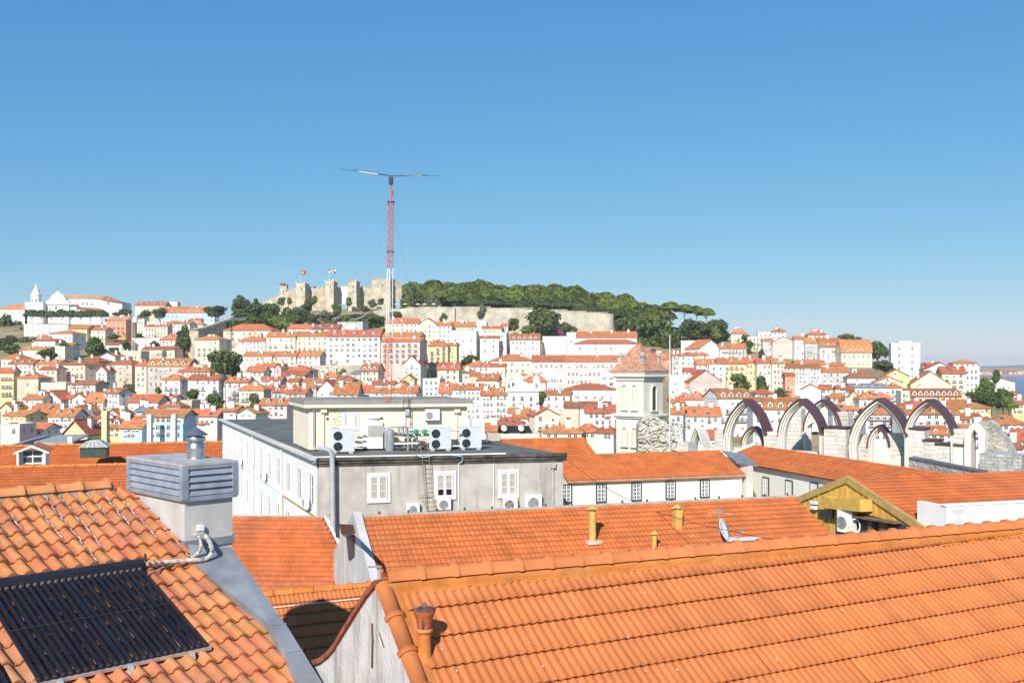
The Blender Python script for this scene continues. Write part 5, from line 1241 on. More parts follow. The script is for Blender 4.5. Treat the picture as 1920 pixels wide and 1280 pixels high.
for side in range(4):
    M_ = Matrix.Rotation(side * math.pi / 2, 3, 'Z')
    for r in range(nr):
        t0, t1 = r / nr, (r + 1) / nr; e0, e1 = ev_at(t0), ev_at(t1); m_ = max(1, int(e0 * 2 / .42))
        for c in range(m_):
            u0, u1 = -1 + 2 * c / m_, -1 + 2 * (c + 1) / m_; um = (u0 + u1) / 2; lift = .05
            ps = [M_ @ Vector((u0 * e0, -e0 - lift, zr0 + t0 * 4 * zs_ + lift)), M_ @ Vector((um * e0, -e0 - lift - .04, zr0 + t0 * 4 * zs_ + lift + .05)), M_ @ Vector((u1 * e0, -e0 - lift, zr0 + t0 * 4 * zs_ + lift)),
                  M_ @ Vector((u1 * e1, -e1, zr0 + t1 * 4 * zs_)), M_ @ Vector((um * e1, -e1 - .02, zr0 + t1 * 4 * zs_ + .03)), M_ @ Vector((u0 * e1, -e1, zr0 + t1 * 4 * zs_)),
                  M_ @ Vector((u0 * e0, -e0, zr0 + t0 * 4 * zs_ - .04)), M_ @ Vector((u1 * e0, -e0, zr0 + t0 * 4 * zs_ - .04))]
            rm.add(ps, [(0, 1, 4, 5), (1, 2, 3, 4), (0, 6, 7, 2, 1)], 0, False, random.random() * .98 + .01)
o = rm.build('roof_tiles', mat('salmon_clay_tiles', (.60, .31, .20), var=.12, scale=1.5, col2=(.35, .2, .15), amount=.5, tint=True, rnd=.18), bf); o['kind'] = 'stuff'
ud = MB(); ud.box((0, 0, zr0 - .1), (2 * ev - .1, 2 * ev - .1, .15)); ud.build('roof_soffit', MOULD, bf)
for sx, sy in ((-1, -1), (1, -1), (-1, 1)):
    mb = MB(); e = hs * .82
    mb.box((sx * e, sy * e, zr0 + .9), (.7, .7, 1.5), taper=.6); mb.lathe([(.0, 1.6), (.22, 1.65), (.34, 1.95), (.22, 2.25), (0, 2.3)], 10, (sx * e, sy * e, zr0)); mb.build('ball_pinnacle', LIMED, bf)
# rubble mass clinging to the belfry
rb = MB(); rr = random.Random(9)
base_pts = [(1197, 862), (1197, 800), (1203, 786), (1215, 780), (1232, 782), (1248, 790), (1262, 805), (1270, 826), (1272, 862)]
bw_ = bf.matrix_world.copy()
RB = P(1235, 860, 116.6)
rbt = thing('rubble_masonry', 'broken rubble masonry mass clinging to the belfry side', 'ruin', RB)
rb.prism([P(x, y, 116.4) for x, y in base_pts][::-1], (0, 4, 0)); rb.build('core', LIMED, rbt, RB)
sm = [MB(), MB()]
for i in range(620):
    x, y = rr.uniform(1198, 1271), rr.uniform(781, 858)
    if not (y > np.interp(x, [p[0] for p in base_pts[1:-1]], [p[1] for p in base_pts[1:-1]]) + 1): continue
    rough = y < 826
    if not rough and i % 2: continue
    q = rr.uniform(.10, .26) * (1.0 if rough else .9)
    sm[0].box(P(x, y, 116.4 - rr.uniform(0, .22 if rough else .06)), (q * rr.uniform(1.2, 2.0), .4, q), rr.uniform(-.3, .3) if rough else 0, rot=Matrix.Rotation(rr.uniform(-.4, .4) if rough else 0, 3, 'Y'))
o = sm[0].build('rubble_stone', mat('pale_rubble', (.62, .58, .50), var=.18, scale=2.5, col2=(.2, .17, .14), amount=.5), rbt, RB); o['kind'] = 'stuff'
fpole = thing('flagpole', 'bare white flagpole right beside the belfry', 'flagpole', P(1256, 850, 116)); MB().cyl((0, 0, -4), (0, 0, 222 * 116 / F), .09, .05, 6).build('pole', WHITE, fpole)
# ---------------------------------------------------------------- nearer roofs
TILEM = dict(var=0.05, scale=2.0, col2=(0.36, 0.14, 0.07), amount=0.16)
TILE_R = mat('clay_tile_new', (0.54, 0.172, 0.052), bump=0.15, bscale=40, rnd=0.10, rough=0.75, **TILEM)
TILE_RS = mat('clay_tile_new_joined', (0.54, 0.172, 0.052), bump=0.15, bscale=40, rnd=0.10, tint=True, rough=0.75, **TILEM)
TILE_M = mat('clay_tile_mid', (0.53, 0.150, 0.042), rnd=0.10, tint=True, var=0.10, scale=0.8, col2=(0.30, 0.13, 0.08), amount=0.25)
TILE_G = mat('clay_tile_fine', (0.50, 0.135, 0.038), rnd=0.10, tint=True, var=0.10, scale=0.8, col2=(0.36, 0.15, 0.09), amount=0.3)
TILE_N = mat('clay_tile_stained', (0.52, 0.14, 0.042), rnd=0.12, tint=True, var=0.12, scale=0.7, col2=(0.22, 0.12, 0.09), amount=0.55)
MORTAR = mat('ochre_ridge_paint', (0.57, 0.185, 0.040), var=0.12, scale=4.0, col2=(0.52, 0.25, 0.10), amount=0.4, bump=0.3, bscale=30)
PLAST = mat('grey_stucco', (0.50, 0.462, 0.415), var=0.10, scale=0.9, col2=(0.33, 0.30, 0.265), amount=0.6, streak=0.7, scol=(.24, .215, .19), sscale=.9, bump=0.2, bscale=12)
CREAMW = mat('cream_stucco', (0.80, 0.77, 0.68), var=0.04, scale=0.4, streak=0.10)
WHITEW = mat('white_stucco', (0.83, 0.82, 0.80), var=0.04, scale=0.4, streak=0.10)
STAIN = mat('stained_white_plaster', (0.66, 0.64, 0.60), var=0.10, scale=1.6, col2=(0.32, 0.30, 0.27), amount=0.6, bump=0.25, bscale=14, streak=.8, scol=(.13, .125, .115), sscale=2.0)
LEAD = mat('lead_sheet', (0.31, 0.325, 0.34), rough=0.5, var=0.16, scale=2.2, col2=(0.42, 0.43, 0.44), amount=0.45, metal=0.3)
def tiled(parent, off, O, u, v, U, V, m, name='roof_tiles', w=.21, L=.375, amp=.035, step=.03, seed=0, nrm=None, skew=0.0):
    """joined courses of rolled tiles: O upper left corner, u along the ridge, v down the slope"""
    n = nrm or u.cross(v); n = n if n.z > 0 else -n
    rr = random.Random(seed); mb = MB(); nu, nv = int(round(U / w)), int(round(V / L)); prof = ((0, 0), (.18, .55), (.5, 1), (.82, .55))
    for j in range(nv):
        jit = rr.uniform(-.012, .012)
        for i in range(int(nu + skew * (j + .5) * L / w)):
            tt = rr.random() * .98 + .01; z0 = rr.uniform(0, .008)
            base = O + u * (i * w) + v * (j * L); o_ = len(mb.v)
            xs = [(f * w, a * amp) for f, a in prof] + [(w, 0)]
            for (x, a) in xs: mb.v.append(tuple(base + u * x + n * (a * .8)))
            for (x, a) in xs: mb.v.append(tuple(base + u * x + v * (L + jit) + n * (a + step + z0)))
            for (x, a) in xs: mb.v.append(tuple(base + u * x + v * (L + jit) + n * (a * .5 - .02)))
            for q in range(4):
                mb.f.append((o_ + q, o_ + q + 5, o_ + q + 6, o_ + q + 1)); mb.f.append((o_ + 5 + q, o_ + 10 + q, o_ + 11 + q, o_ + 6 + q))
                mb.m += [0, 0]; mb.sm += [True, False]; mb.t += [tt, tt * .6]
    o = mb.build(name, m, parent, off); o['kind'] = 'stuff'; return o
def caps(parent, off, A, B, r, L, m, name='ridge_cap', mod=0.012, seg=7, up=Vector((0, 0, 1))):
    """half-round ridge caps from A to B, each its own piece, overlapping"""
    d = (B - A); n = max(1, int(d.length / L)); e = d.normalized(); side = e.cross(up).normalized(); upv = side.cross(e)
    mb = MB(); l = d.length / n; ln = l * 1.06
    for (q, rad) in ((0.0, r), (.86 * ln, r * .93), (.87 * ln, r * 1.24), (ln, r * 1.22)):
        for k in range(seg + 1):
            t = math.pi * k / seg; mb.v.append((q, math.cos(t) * rad, math.sin(t) * rad))
    for s_ in range(3):
        for k in range(seg):
            a = s_ * (seg + 1) + k; mb.f.append((a, a + 1, a + seg + 2, a + seg + 1)); mb.m.append(0); mb.sm.append(True); mb.t.append(.5)
    mb.add([mb.v[3 * (seg + 1) + k] for k in range(seg + 1)] + [(ln, math.cos(math.pi * k / seg) * r * .9, math.sin(math.pi * k / seg) * r * .9) for k in range(seg, -1, -1)], [tuple(range(2 * seg + 2))])
    me = mb.mesh(name, m); M_ = Matrix((e, side, upv)).transposed().to_4x4()
    for i in range(n):
        o = link(name, me, parent); o.matrix_local = Matrix.Translation(A + e * (i * l) - Vector(off)) @ M_ @ Matrix.Rotation(RND.uniform(-mod, mod), 4, 'Z')
def tube_px(pts, plane, r, lift, n=6):
    return [hit(x, y, plane[0] + plane[3] * lift, plane[3]) for x, y in pts]

# --- two-tier roof on the left (behind the near left house)
def simple_house(name, label, O, u, v, U, V, m, wallm, wall_h=6.0, back=True, seed=0, ridge=True, cat='house', w=.21, L=.375, skew=0.0):
    """house with a tiled front slope from ridge corner O; plain back slope and walls"""
    t = thing(name, label, cat, Vector((O.x, O.y, O.z - wall_h - V * .5)), 0); off = t.location
    tiled(t, off, O, u, v, U, V, m, seed=seed, w=w, L=L, skew=skew); sk = u * (skew * V)
    vb = Vector((-v.x, -v.y, v.z)); dn = Vector((0, 0, -.12))
    b = MB()
    if back: b.prism([O, O + u * U, O + u * U + vb * V, O + vb * V], dn)
    b.prism([O + dn * .5, O + v * V + dn * .5, O + u * U + v * V + sk + dn * .5, O + u * U + dn * .5], dn); b.build('roof_deck', ROOF, t, off)
    if ridge: caps(t, off, O + Vector((0, 0, .02)), O + u * U + Vector((0, 0, .02)), .12, .42 if U < 8 else .9, MORTAR)
    E0, E1, B0, B1 = O + v * (V - .35), O + u * U + v * (V - .35) + sk, O + vb * (V - .35), O + u * U + vb * (V - .35)
    k = MB(); dz = Vector((0, 0, -.2)); low = Vector((0, 0, -wall_h))
    i0, i1 = u * .15, u * -.15
    for a, b_ in ((E0 + i0, E1 + i1), (E1 + i1, B1 + i1), (B1 + i1, B0 + i0), (B0 + i0, E0 + i0)): k.add([a + low, b_ + low, b_ + dz, a + dz], [(0, 1, 2, 3)])
    for q, i_ in ((O, i0), (O + u * U, i1)): k.add([q + i_ + dz, q + i_ + v * (V - .35) + dz + (sk if i_ is i1 else sk * 0), q + i_ + vb * (V - .35) + dz], [(0, 1, 2)])
    k.build('wall', wallm, t, off)
    return t
_, uG, vG, nG = roof_frame(74, .5, 100, 850, 75)
OG = PZ(-60, 839.5, CZ - 4.65); nGh = Vector((vG.x, vG.y, 0)).normalized(); gU = (hit(416, 830, OG, nGh) - OG).length
g1 = simple_house('row_house', 'long tiled roof with attic dormer and green skylight box on the left', OG, uG, vG, gU, 2.7, TILE_G, WHITEW, seed=2, w=.115, L=.27)
OG2 = PZ(-60, 879.5, CZ - 5.1); gU2 = (hit(330, 872, OG2, nGh) - OG2).length
g2 = simple_house('row_house', 'lower plain tiled roof just behind the near left ridge', OG2, uG, vG, gU2, 3.3, TILE_G, WHITEW, seed=3, w=.115, L=.27)
# attic dormer and skylight box
yawG = math.atan2(uG.y, uG.x)
dm = link('attic_dormer', None, g1, PZ(59, 872, CZ - 5.02) + vG * .0 - g1.location, yawG)
DW = 1.75; dm.scale = (.78, .78, .78)
mb = MB(); mb.box((-DW * .46, .6, .35), (.12, 1.5, .9)); mb.box((DW * .46, .6, .35), (.12, 1.5, .9)); mb.box((0, .5, .55), (DW * .8, .1, .9)); mb.build('side_wall', WHITEW, dm)
mb = MB()
for s in (-1, 1): mb.prism([(0, -.1, 1.32), (s * 1.05, -.1, .86), (s * 1.05, -.1, .74), (0, -.1, 1.18)], (0, .12, 0))
mb.build('verge_board', WHITE, dm)
mb = MB(); mb.add([(0, -.05, 1.36), (-1.1, -.05, .88), (-1.1, 2.6, .88), (0, 2.6, 1.36), (1.1, -.05, .88), (1.1, 2.6, .88)], [(0, 3, 2, 1), (0, 4, 5, 3)]); mb.build('dormer_roof', ROOF, dm)
mb = MB(); mb.add([(-.62, .44, .1), (.62, .44, .1), (.62, .44, .95), (-.62, .44, .95)], [(0, 1, 2, 3)]); mb.build('window_pane', GLASS, dm)
mb = MB(); [mb.box((x, .42, .5), (.07, .05, .95)) for x in (-.6, 0, .6)]; [mb.box((0, .415, z), (1.3, .05, .08)) for z in (.1, .55, .95)]; mb.build('window_frame', WHITE, dm)
skb_s = .78
GB = mat('green_painted_metal', (.055, .085, .06), rough=.6, var=.1); WG = mat('wired_glass', (.42, .45, .42), rough=.25, var=.06)
skb = link('skylight_box', None, g1, PZ(175, 855, CZ - 4.95) - g1.location, yawG)
skb.scale = (.78, .78, .78); MB().box((0, .9, .25), (1.75, 1.8, .72)).build('box', GB, skb)
mb = MB(); mb.prism([(-.95, -.1, .62), (.95, -.1, .62), (.42, -.1, 1.05), (-.42, -.1, 1.05)], (0, 2.0, 0)); mb.build('glass_lantern', WG, skb)
mb = MB()
for x0, x1 in ((-.95, -.42), (-.35, -.16), (.0, .0), (.35, .16), (.95, .42)): mb.cyl((x0, -.12, .62), (x1, -.12, 1.07), .03, n=5)
mb.cyl((-.42, -.12, 1.07), (.42, -.12, 1.07), .03, n=5); mb.build('glazing_bars', WHITE, skb)

# --- tiled roof in the middle left (N) and its neighbour with chimneys (M)
_, uN, vN, nN = roof_frame(93, .5, 500, 1000, 50)
ON = PZ(318, 966.5, CZ - 7.8)
nU = (hit(611, 968, ON, Vector((0, 1, 0))) - ON).length
NSK = .52
nh = simple_house('row_house', 'middle-left tiled roof with dark stains in front of the white facade', ON, uN, vN, nU, 7.6, TILE_N, WHITEW, seed=5, ridge=False, skew=NSK)
mb = MB(); e = ON + uN * nU; vNk = vN + uN * NSK
for i in range(24):
    a = e + vNk * (7.6 * i / 24); b = e + vNk * (7.6 * (i + 1) / 24); wv = .10 + .05 * math.sin(i * 2.3)
    mb.prism([a - uN * .02, a + uN * wv, b + uN * wv, b - uN * .02], (0, 0, .07 + .02 * math.sin(i * 3.1)))
mb.build('mortar_verge', WHITE, nh, nh.location)
mb = MB(); mb.prism([ON + Vector((0, .0, .02)), ON + uN * nU + Vector((0, 0, .02)), ON + uN * nU + vN * .12 + Vector((0, 0, .05)), ON + vN * .12 + Vector((0, 0, .05))], (0, 0, .04)); mb.build('ridge_mortar', mat('grey_mortar', (.42, .36, .3), var=.1), nh, nh.location)
fM = roof_frame(72, .45, 1100, 950, 45); _, uM, vM, nM = fM
OM = PZ(676, 968, CZ - 6.3); mU = (hit(1492, 934, OM, Vector((vM.x, vM.y, 0)).normalized()) - OM).length; GST = mat('light_grey_stucco', (.58, .56, .52), var=.08, scale=1.0, col2=(.38, .36, .33), amount=.4, streak=.35)
mh = simple_house('row_house', 'long bright tiled roof with three yellow chimneys in the middle', OM, uM, vM, mU, 6.4, TILE_M, PLAST, seed=6, ridge=False)
mo = mh.location
mb = MB(); mb.prism([OM + Vector((0, 0, .03)), OM + uM * mU + Vector((0, 0, .03)), OM + uM * mU + vM * .12 + Vector((0, 0, .03)), OM + vM * .12 + Vector((0, 0, .03))], (0, 0, .05)); mb.build('ridge_mortar', MATS['grey_mortar'], mh, mo)
for i in range(int(mU / 1.25)):
    mb = MB(); p = OM + uM * (.8 + 1.25 * i); mb.box(p + Vector((0, 0, .13)), (.09, .07, .1)); mb.build('ridge_clip', IRON, mh, mo)
vMb = Vector((-vM.x, -vM.y, vM.z)); up = Vector((0, 0, 1))
mb = MB(); mb.prism([OM - uM * .32 + up * .22, OM - uM * .32 + vM * 6.4 + up * .16, OM - uM * .32 + vM * 6.4 - up * 6, OM - uM * .32 + vMb * 6.4 - up * 6, OM - uM * .32 + vMb * 6.4 + up * .1], uM * .34); mb.build('gable_parapet', GST, mh, mo)
# rusty canopy, opening and junction box on the gable
gp = OM - uM * .33
def gpt(x, y, o=0.0): return hit(x, y, gp - uM * o, uM)
mb = MB(); mb.prism([gpt(636, 984, .0), gpt(662, 986, .9), gpt(666, 1000, .9), gpt(640, 1001, .0)], (0, 0, .06)); mb.build('rusty_canopy', mat('rusty_iron', (.14, .055, .035), var=.3, scale=8), mh, mo)
mb = MB(); mb.prism([gpt(650, 1006, .02), gpt(664, 1001, .02), gpt(664, 1042, .02), gpt(655, 1050, .02)], -uM * .03); mb.build('vent_opening', IRON, mh, mo)
mb = MB(); p = gpt(703, 1062, .1); mb.box(p, (.5, .06, .06), .3); mb.box(p + Vector((.15, 0, -.35)), (.12, .12, .5)); mb.build('cable_bracket', mat('galvanised', (.5, .5, .5), metal=.6, rough=.45), mh, mo)
# yellow chimneys
YEL = mat('yellow_ochre_paint', (.60, .37, .10), var=.12, scale=3, streak=.2)
def on_m(x, y): return hit(x, y, OM, nM)
def pipe_chimney(x, y, ytop, rpx, square, label):
    p = on_m(x, y); k = p.y / F; t = thing('chimney_pipe', label, 'chimney', p, R(18)); h = (y - ytop) * k; r = rpx * k
    mb = MB()
    if square: mb.box((0, 0, h / 2 - .2), (2 * r, 2 * r, h + .4))
    else: mb.cyl((0, 0, -.2), (0, 0, h), r, n=14)
    mb.build('flue', YEL, t)
    MB().cyl((0, 0, h), (0, 0, h + .07), r * .8, n=10).build('collar', IRON, t)
    mb = MB(); mb.lathe([(r * 1.75, h + .05), (r * 1.75, h + .09), (.02, h + .22)], 4 if square else 12, smooth=False); mb.build('hood', YEL, t)
    if rpx > 5 and not square:
        mb = MB(); mb.box((0, 0, .02), (r * 4, r * 4, .14)); mb.build('plinth', mat('dusty_plinth', (.6, .5, .4), var=.1), t)
pipe_chimney(1111, 1016, 956, 7, False, 'tall round yellow chimney pipe with conical hood on the middle roof')
pipe_chimney(1270, 990, 954, 7, True, 'square yellow chimney with flat hood near the middle ridge')
pipe_chimney(1227, 1032, 1003, 4.5, False, 'small round yellow chimney pipe low on the middle roof')
# satellite dish and metal hatch
GALV = MATS['galvanised']
p = on_m(1357, 1016); dk = p.y / F
ds = thing('satellite_dish', 'white satellite dish with feed arm on the middle roof', 'satellite dish', p)
MB().cyl((0, 0, -.2), (0, 0, .45), .03, n=6).build('post', IRON, ds)
mb = MB(); mb.lathe([(.0, -.09), (.18, -.075), (.36, -.03), (.50, .03), (.50, .05), (.36, -.01), (.0, -.06)], 20)
o = mb.build('reflector', WHITE, ds); o.location = (0, 0, .55); o.rotation_euler = (R(70), 0, R(62))
MB().tube([(.05, -.05, .2), (.55, -.25, .28), (.72, -.30, .48)], .025, 5).box((.74, -.31, .5), (.12, .12, .14)).build('feed_arm', GALV, ds)
an = thing('roof_antenna', 'spiky roof antenna behind the satellite dish', 'antenna', p + Vector((-.1, .4, 0)))
mb = MB(); mb.cyl((0, 0, -.2), (0, 0, 1.35), .02, n=5); [mb.cyl((0, 0, 1.25), (x, y, 1.25 + z), .012, n=4) for x, y, z in ((-.35, 0, .1), (.3, .1, .1), (-.15, 0, .3), (.1, 0, .32), (-.5, .1, -.05), (.5, -.1, -.05))]; mb.build('rods', GALV, an)
q = on_m(1385, 1018); ht = thing('roof_hatch', 'flat grey metal sheet hatch beside the satellite dish', 'hatch', q, math.atan2(uM.y, uM.x))
mb = MB(); mb.box((.2, .1, .12), (1.6, .7, .16), rot=Matrix.Rotation(math.atan(-.3), 3, 'X')); mb.build('sheet', mat('grey_sheet', (.45, .48, .5), rough=.4, var=.05), ht)

# --- lower roof in the shade (between the near houses): every tile is a piece
def roll_tile(w, L, two=True):
    """double-roll interlocking tile, lower end lifted, x along the ridge, y down the slope, z out"""
    mb = MB(); pr = []
    for s in range(2):
        for f, a in ((0, .15), (.10, 0), (.24, .38), (.52, 1.0), (.80, .55), (.93, .08)): pr.append(((s + f) * w / 2, a * .026))
    pr.append((w, .15 * .026)); n = len(pr)
    for y, dz in ((0, 0.0), (L + .02, .040)):
        for x, a in pr: mb.v.append((x, y, a + dz))
    for x, a in pr: mb.v.append((x, L + .02, a + .024))
    for k in range(n - 1):
        mb.f += [(k, k + n, k + n + 1, k + 1), (n + k, 2 * n + k, 2 * n + k + 1, n + k + 1)]; mb.m += [0, 0]; mb.sm += [True, False]; mb.t += [.5, .5]
    return mb
def lay(parent, off, O, u, v, n, U, V, w, L, me, want, name='tile', limit=300, rest=None, jit=.005, vmin=None):
    """lay tiles in courses; want(point) ranks a place (None = unseen); best ones become parts, others one joined part"""
    pl = []
    for j in range(int(V / L) + 1):
        for i in range(int(U / w) + 1):
            p = O + u * (i * w) + v * (j * L); c = p + u * w * .5 + v * L * .5
            s = want(c); f = 1.0
            if vmin is not None:
                vm = vmin(i * w + w * .5)
                if (j + 1) * L < vm + .04: continue
                if j * L < vm: f = ((j + 1) * L - vm) / L; p = p + v * (L * (1 - f))
            pl.append((s if s is not None else -1, p, i, f))
    pl.sort(key=lambda q: -q[0]); B = Matrix((u, v, n)).transposed()
    for s, p, i, j in pl[:limit]:
        if s < 0: continue
        o = link(name, me, parent); o.matrix_local = Matrix.Translation(p - Vector(off) + n * RND.uniform(0, jit)) @ (B @ Matrix.Rotation(RND.uniform(-jit, jit) * 1.5, 3, 'Z')).to_4x4() @ Matrix.Diagonal((1, j, 1, 1))
    left = [q for q in pl[:limit] if q[0] < 0] + pl[limit:]
    if rest is not None and left:
        src = [Vector(q.co) for q in me.vertices]; fs = [tuple(q.vertices) for q in me.polygons]; sm = [q.use_smooth for q in me.polygons]; mb = MB()
        for s, p, i, j in left:
            tt = RND.random() * .98 + .01; o_ = len(mb.v); pj = p + n * RND.uniform(0, jit)
            mb.v += [tuple(pj + u * q.x + v * (q.y * j) + n * q.z) for q in src]
            mb.f += [tuple(k + o_ for k in f) for f in fs]; mb.m += [0] * len(fs); mb.sm += sm; mb.t += [tt] * len(fs)
        o = mb.build('roof_tiles', rest, parent, off); o['kind'] = 'stuff'
def seen(c, x0=0, x1=1920, y0=880, y1=1280):
    d = c - EYE; px, py = 960 + F * d.x / d.y, HY - F * d.z / d.y
    return 1000 - d.length if x0 - 15 < px < x1 + 15 and y0 < py < y1 + 25 else None
pP, uP, vP, nP = roof_frame(66, .5, 600, 1190, 21.4)
OP = hit(480, 1117, pP, nP); OP = hit(470, 1118, OP, nP)
ph = thing('row_house', 'low shaded tiled roof tucked between the two near houses', 'house', OP - Vector((0, 0, 9))); po_ = ph.location
RT_ME = roll_tile(.21, .375).mesh('tile', TILE_R)
PU = 5.4
lay(ph, po_, OP, uP, vP, nP, PU, 4.6, .21, .375, RT_ME, lambda c: seen(c, 470, 720, 1070, 1250), limit=290, rest=TILE_RS)
caps(ph, po_, OP, OP + uP * PU, .10, .42, MORTAR)
vPb = Vector((-vP.x, -vP.y, vP.z))
mb = MB(); dn = Vector((0, 0, -.1)); mb.prism([OP + dn * .3, OP + vP * 5 + dn * .3, OP + uP * PU + vP * 5 + dn * .3, OP + uP * PU + dn * .3], dn); mb.prism([OP + uP * PU, OP, OP + vPb * 3, OP + uP * PU + vPb * 3], dn); mb.build('roof_deck', ROOF, ph, po_)
mb = MB(); a = OP + uP * .1; mb.prism([a + vP * 4.9 - up * .3, a + vPb * 2.9 - up * .3, a + vPb * 2.9 - up * 8, a + vP * 4.9 - up * 7], uP * (PU - .2)); mb.build('wall', WHITEW, ph, po_)
mb = MB(); mb.tube([OP + uP * .2 + vP * .55 + nP * .09, OP + uP * 2.4 + vP * .52 + nP * .09, OP + uP * 4.4 + vP * .5 + nP * .09], .012, 5); mb.build('lightning_rod', WHITE, ph, po_)

# --- near right house
fR = roof_frame(62, .76, 890, 1185, 10.65); pR, uR, vR, nR = fR
OR = hit(714, 1097, pR, nR); ORe = hit(1920, 993, pR, nR); uRr = (ORe - OR).normalized(); RRL = (ORe - OR).length + 1.2
kR = uRr.dot(vR) / uRr.dot(uR)                                   # the ridge runs slightly down across the courses
rh = thing('tiled_house', 'near house with bright orange double-roll tiles and stained gable', 'house', OR - up * 7); rho = rh.location
lay(rh, rho, OR + uR * .16 + vR * .02, uR, vR, nR, 14.6, 6.9, .21, .375, RT_ME, lambda c: seen(c, 700, 1920, 960, 1280), limit=300, rest=TILE_RS, vmin=lambda q: kR * (q + .16) + .02)
vRb = Vector((-vR.x, -vR.y, vR.z))
caps(rh, rho, OR + up * .055 + uRr * .05, OR + up * .055 + uRr * RRL, .112, .40, mat('ridge_cap_clay', (.54, .175, .058), rnd=.08, **TILEM), seg=6)
mb = MB(); rr = random.Random(8)
nseg = 150; L_ = RRL
for i in range(nseg):
    s0, s1 = L_ * i / nseg, L_ * (i + 1) / nseg
    def edge(s): return .165 + .02 * math.sin(s * 2 * math.pi / .105) + .018 * math.sin(s * 3.1) + .012 * math.sin(s * 11)
    q = [OR + uRr * s0 + up * .05, OR + uRr * s1 + up * .05, OR + uRr * s1 + vR * edge(s1) + nR * .030, OR + uRr * s0 + vR * edge(s0) + nR * .030, OR + uRr * s1 + vR * .105 + nR * .055, OR + uRr * s0 + vR * .105 + nR * .055, OR + uRr * s1 + vR * .085 + nR * .10, OR + uRr * s0 + vR * .085 + nR * .10]
    mb.add(q, [(0, 7, 6, 1), (7, 5, 4, 6), (5, 3, 2, 4)], 0, True)
    mb.add([OR + uRr * s0 + up * .05, OR + uRr * s1 + up * .05, OR + uRr * s1 + vRb * .2, OR + uRr * s0 + vRb * .2], [(0, 1, 2, 3)])
mb.build('ridge_mortar', MORTAR, rh, rho)
caps(rh, rho, OR + uR * .02 + nR * .0 + vR * .02, OR + uR * .02 + vR * 6.4, .095, .43, TILE_R, name='verge_tile', seg=6, up=nR)
mb = MB(); q0 = OR + uR * .16
for i in range(60):
    a, b = 6.4 * i / 60, 6.4 * (i + 1) / 60; wa, wb = .05 + .02 * math.sin(a * 9), .05 + .02 * math.sin(b * 9)
    mb.add([q0 + vR * a - uR * .06 + nR * .05, q0 + vR * b - uR * .06 + nR * .05, q0 + vR * b + uR * wb + nR * .03, q0 + vR * a + uR * wa + nR * .03], [(0, 1, 2, 3)], 0, True)
mb.build('verge_mortar', MORTAR, rh, rho)
gpl = OR - uR * .02
def gR(x, y): return hit(x, y, gpl, uR)
back = [(706, 1098), (690, 1117), (672, 1144), (655, 1172), (640, 1196), (628, 1217), (616, 1231), (602, 1242), (586, 1247)]
bk = [gR(*q) for q in back]
front = [OR + vR * 6.2 - uR * .02 - nR * .05, OR - uR * .02 - nR * .05]
poly = [Vector(front[1])] + bk + [bk[-1] - up * 6, front[0] - up * 4, front[0]]
mb = MB(); mb.prism(poly, uR * .22); mb.build('gable_wall', STAIN, rh, rho)
mb = MB()
for a, b in zip(bk, bk[1:]): mb.prism([a - uR * .03, b - uR * .03, b - uR * .03 + up * .07, a - uR * .03 + up * .07], uR * .5)
mb.build('back_verge', mat('weathered_clay_edge', (.33, .10, .05), var=.2, scale=6), rh, rho)
mb = MB()
for a, b in zip(bk, bk[1:]): mb.prism([a + up * .02, b + up * .02, b + uRr * 14.5 + up * .02, a + uRr * 14.5 + up * .02], (0, 0, -.05))
mb.build('back_slope', ROOF, rh, rho)
mb = MB(); mb.prism([OR + vR * .2 - nR * .02, OR + vR * 6.8 - nR * .02, OR + vR * 7.4 + uRr * RRL - nR * .02, OR + vR * .2 + uRr * RRL - nR * .02], nR * -.1); mb.build('roof_deck', ROOFD, rh, rho)
# bird droppings on the tiles
mb = MB(); rr = random.Random(31); DROP = mat('bird_dropping', (.72, .68, .62), var=.1, scale=30)
for i in range(20):
    px, py = rr.uniform(800, 1915), rr.uniform(1010, 1275)
    q = hit(px, py, pR, nR)
    if (q - OR).dot(vR) < .35: continue
    s_ = rr.uniform(.005, .013); n_ = 7; ph_ = rr.uniform(0, 6)
    ps = [q + nR * .058 + uR * (s_ * rr.uniform(.5, 1) * math.cos(t + ph_)) + vR * (s_ * rr.uniform(.8, 2.2) * math.sin(t + ph_)) for t in np.linspace(0, 6.28, n_, endpoint=False)]
    mb.add(ps, [tuple(range(n_))])
mb.build('bird_dropping', DROP, rh, rho)['kind'] = 'stuff'
# crack strips on the gable
mb = MB()
for pts, r in ((((699, 1168), (700, 1200), (699, 1250)), .018), (((712, 1186), (721, 1213)), .008)):
    mb.tube([gR(*q) - uR * .005 for q in pts], r, 5)
mb.build('rusty_strap', MATS['rusty_iron'], rh, rho)
# clay chimney pot
pb = hit(796, 1234, pR, nR); k = pb.y / F
pot = thing('chimney_pot', 'clay chimney pot with pierced flared head on the near tiled roof', 'chimney pot', pb)
POTM = mat('pot_clay', (.56, .22, .08), var=.12, scale=9, col2=(.4, .22, .14), amount=.4); HEADM = mat('pot_head_clay', (.47, .12, .035), var=.15, scale=9, col2=(.1, .06, .05), amount=.3)
mb = MB(); mb.lathe([(.11, -.12), (.095, -.02), (.076, .02), (.069, .06), (.067, 50 * k)], 18); mb.build('pipe', MORTAR, pot)
mb = MB(); mb.lathe([(.067, 49 * k), (.084, 50 * k), (.088, 53 * k), (.084, 56 * k), (.070, 57 * k)], 18); mb.build('collar', POTM, pot)
mb = MB(); mb.lathe([(.070, 56 * k), (.078, 62 * k), (.088, 76 * k), (.098, 83 * k), (.114, 88 * k), (.116, 91 * k)], 20); mb.build('flared_head', HEADM, pot)
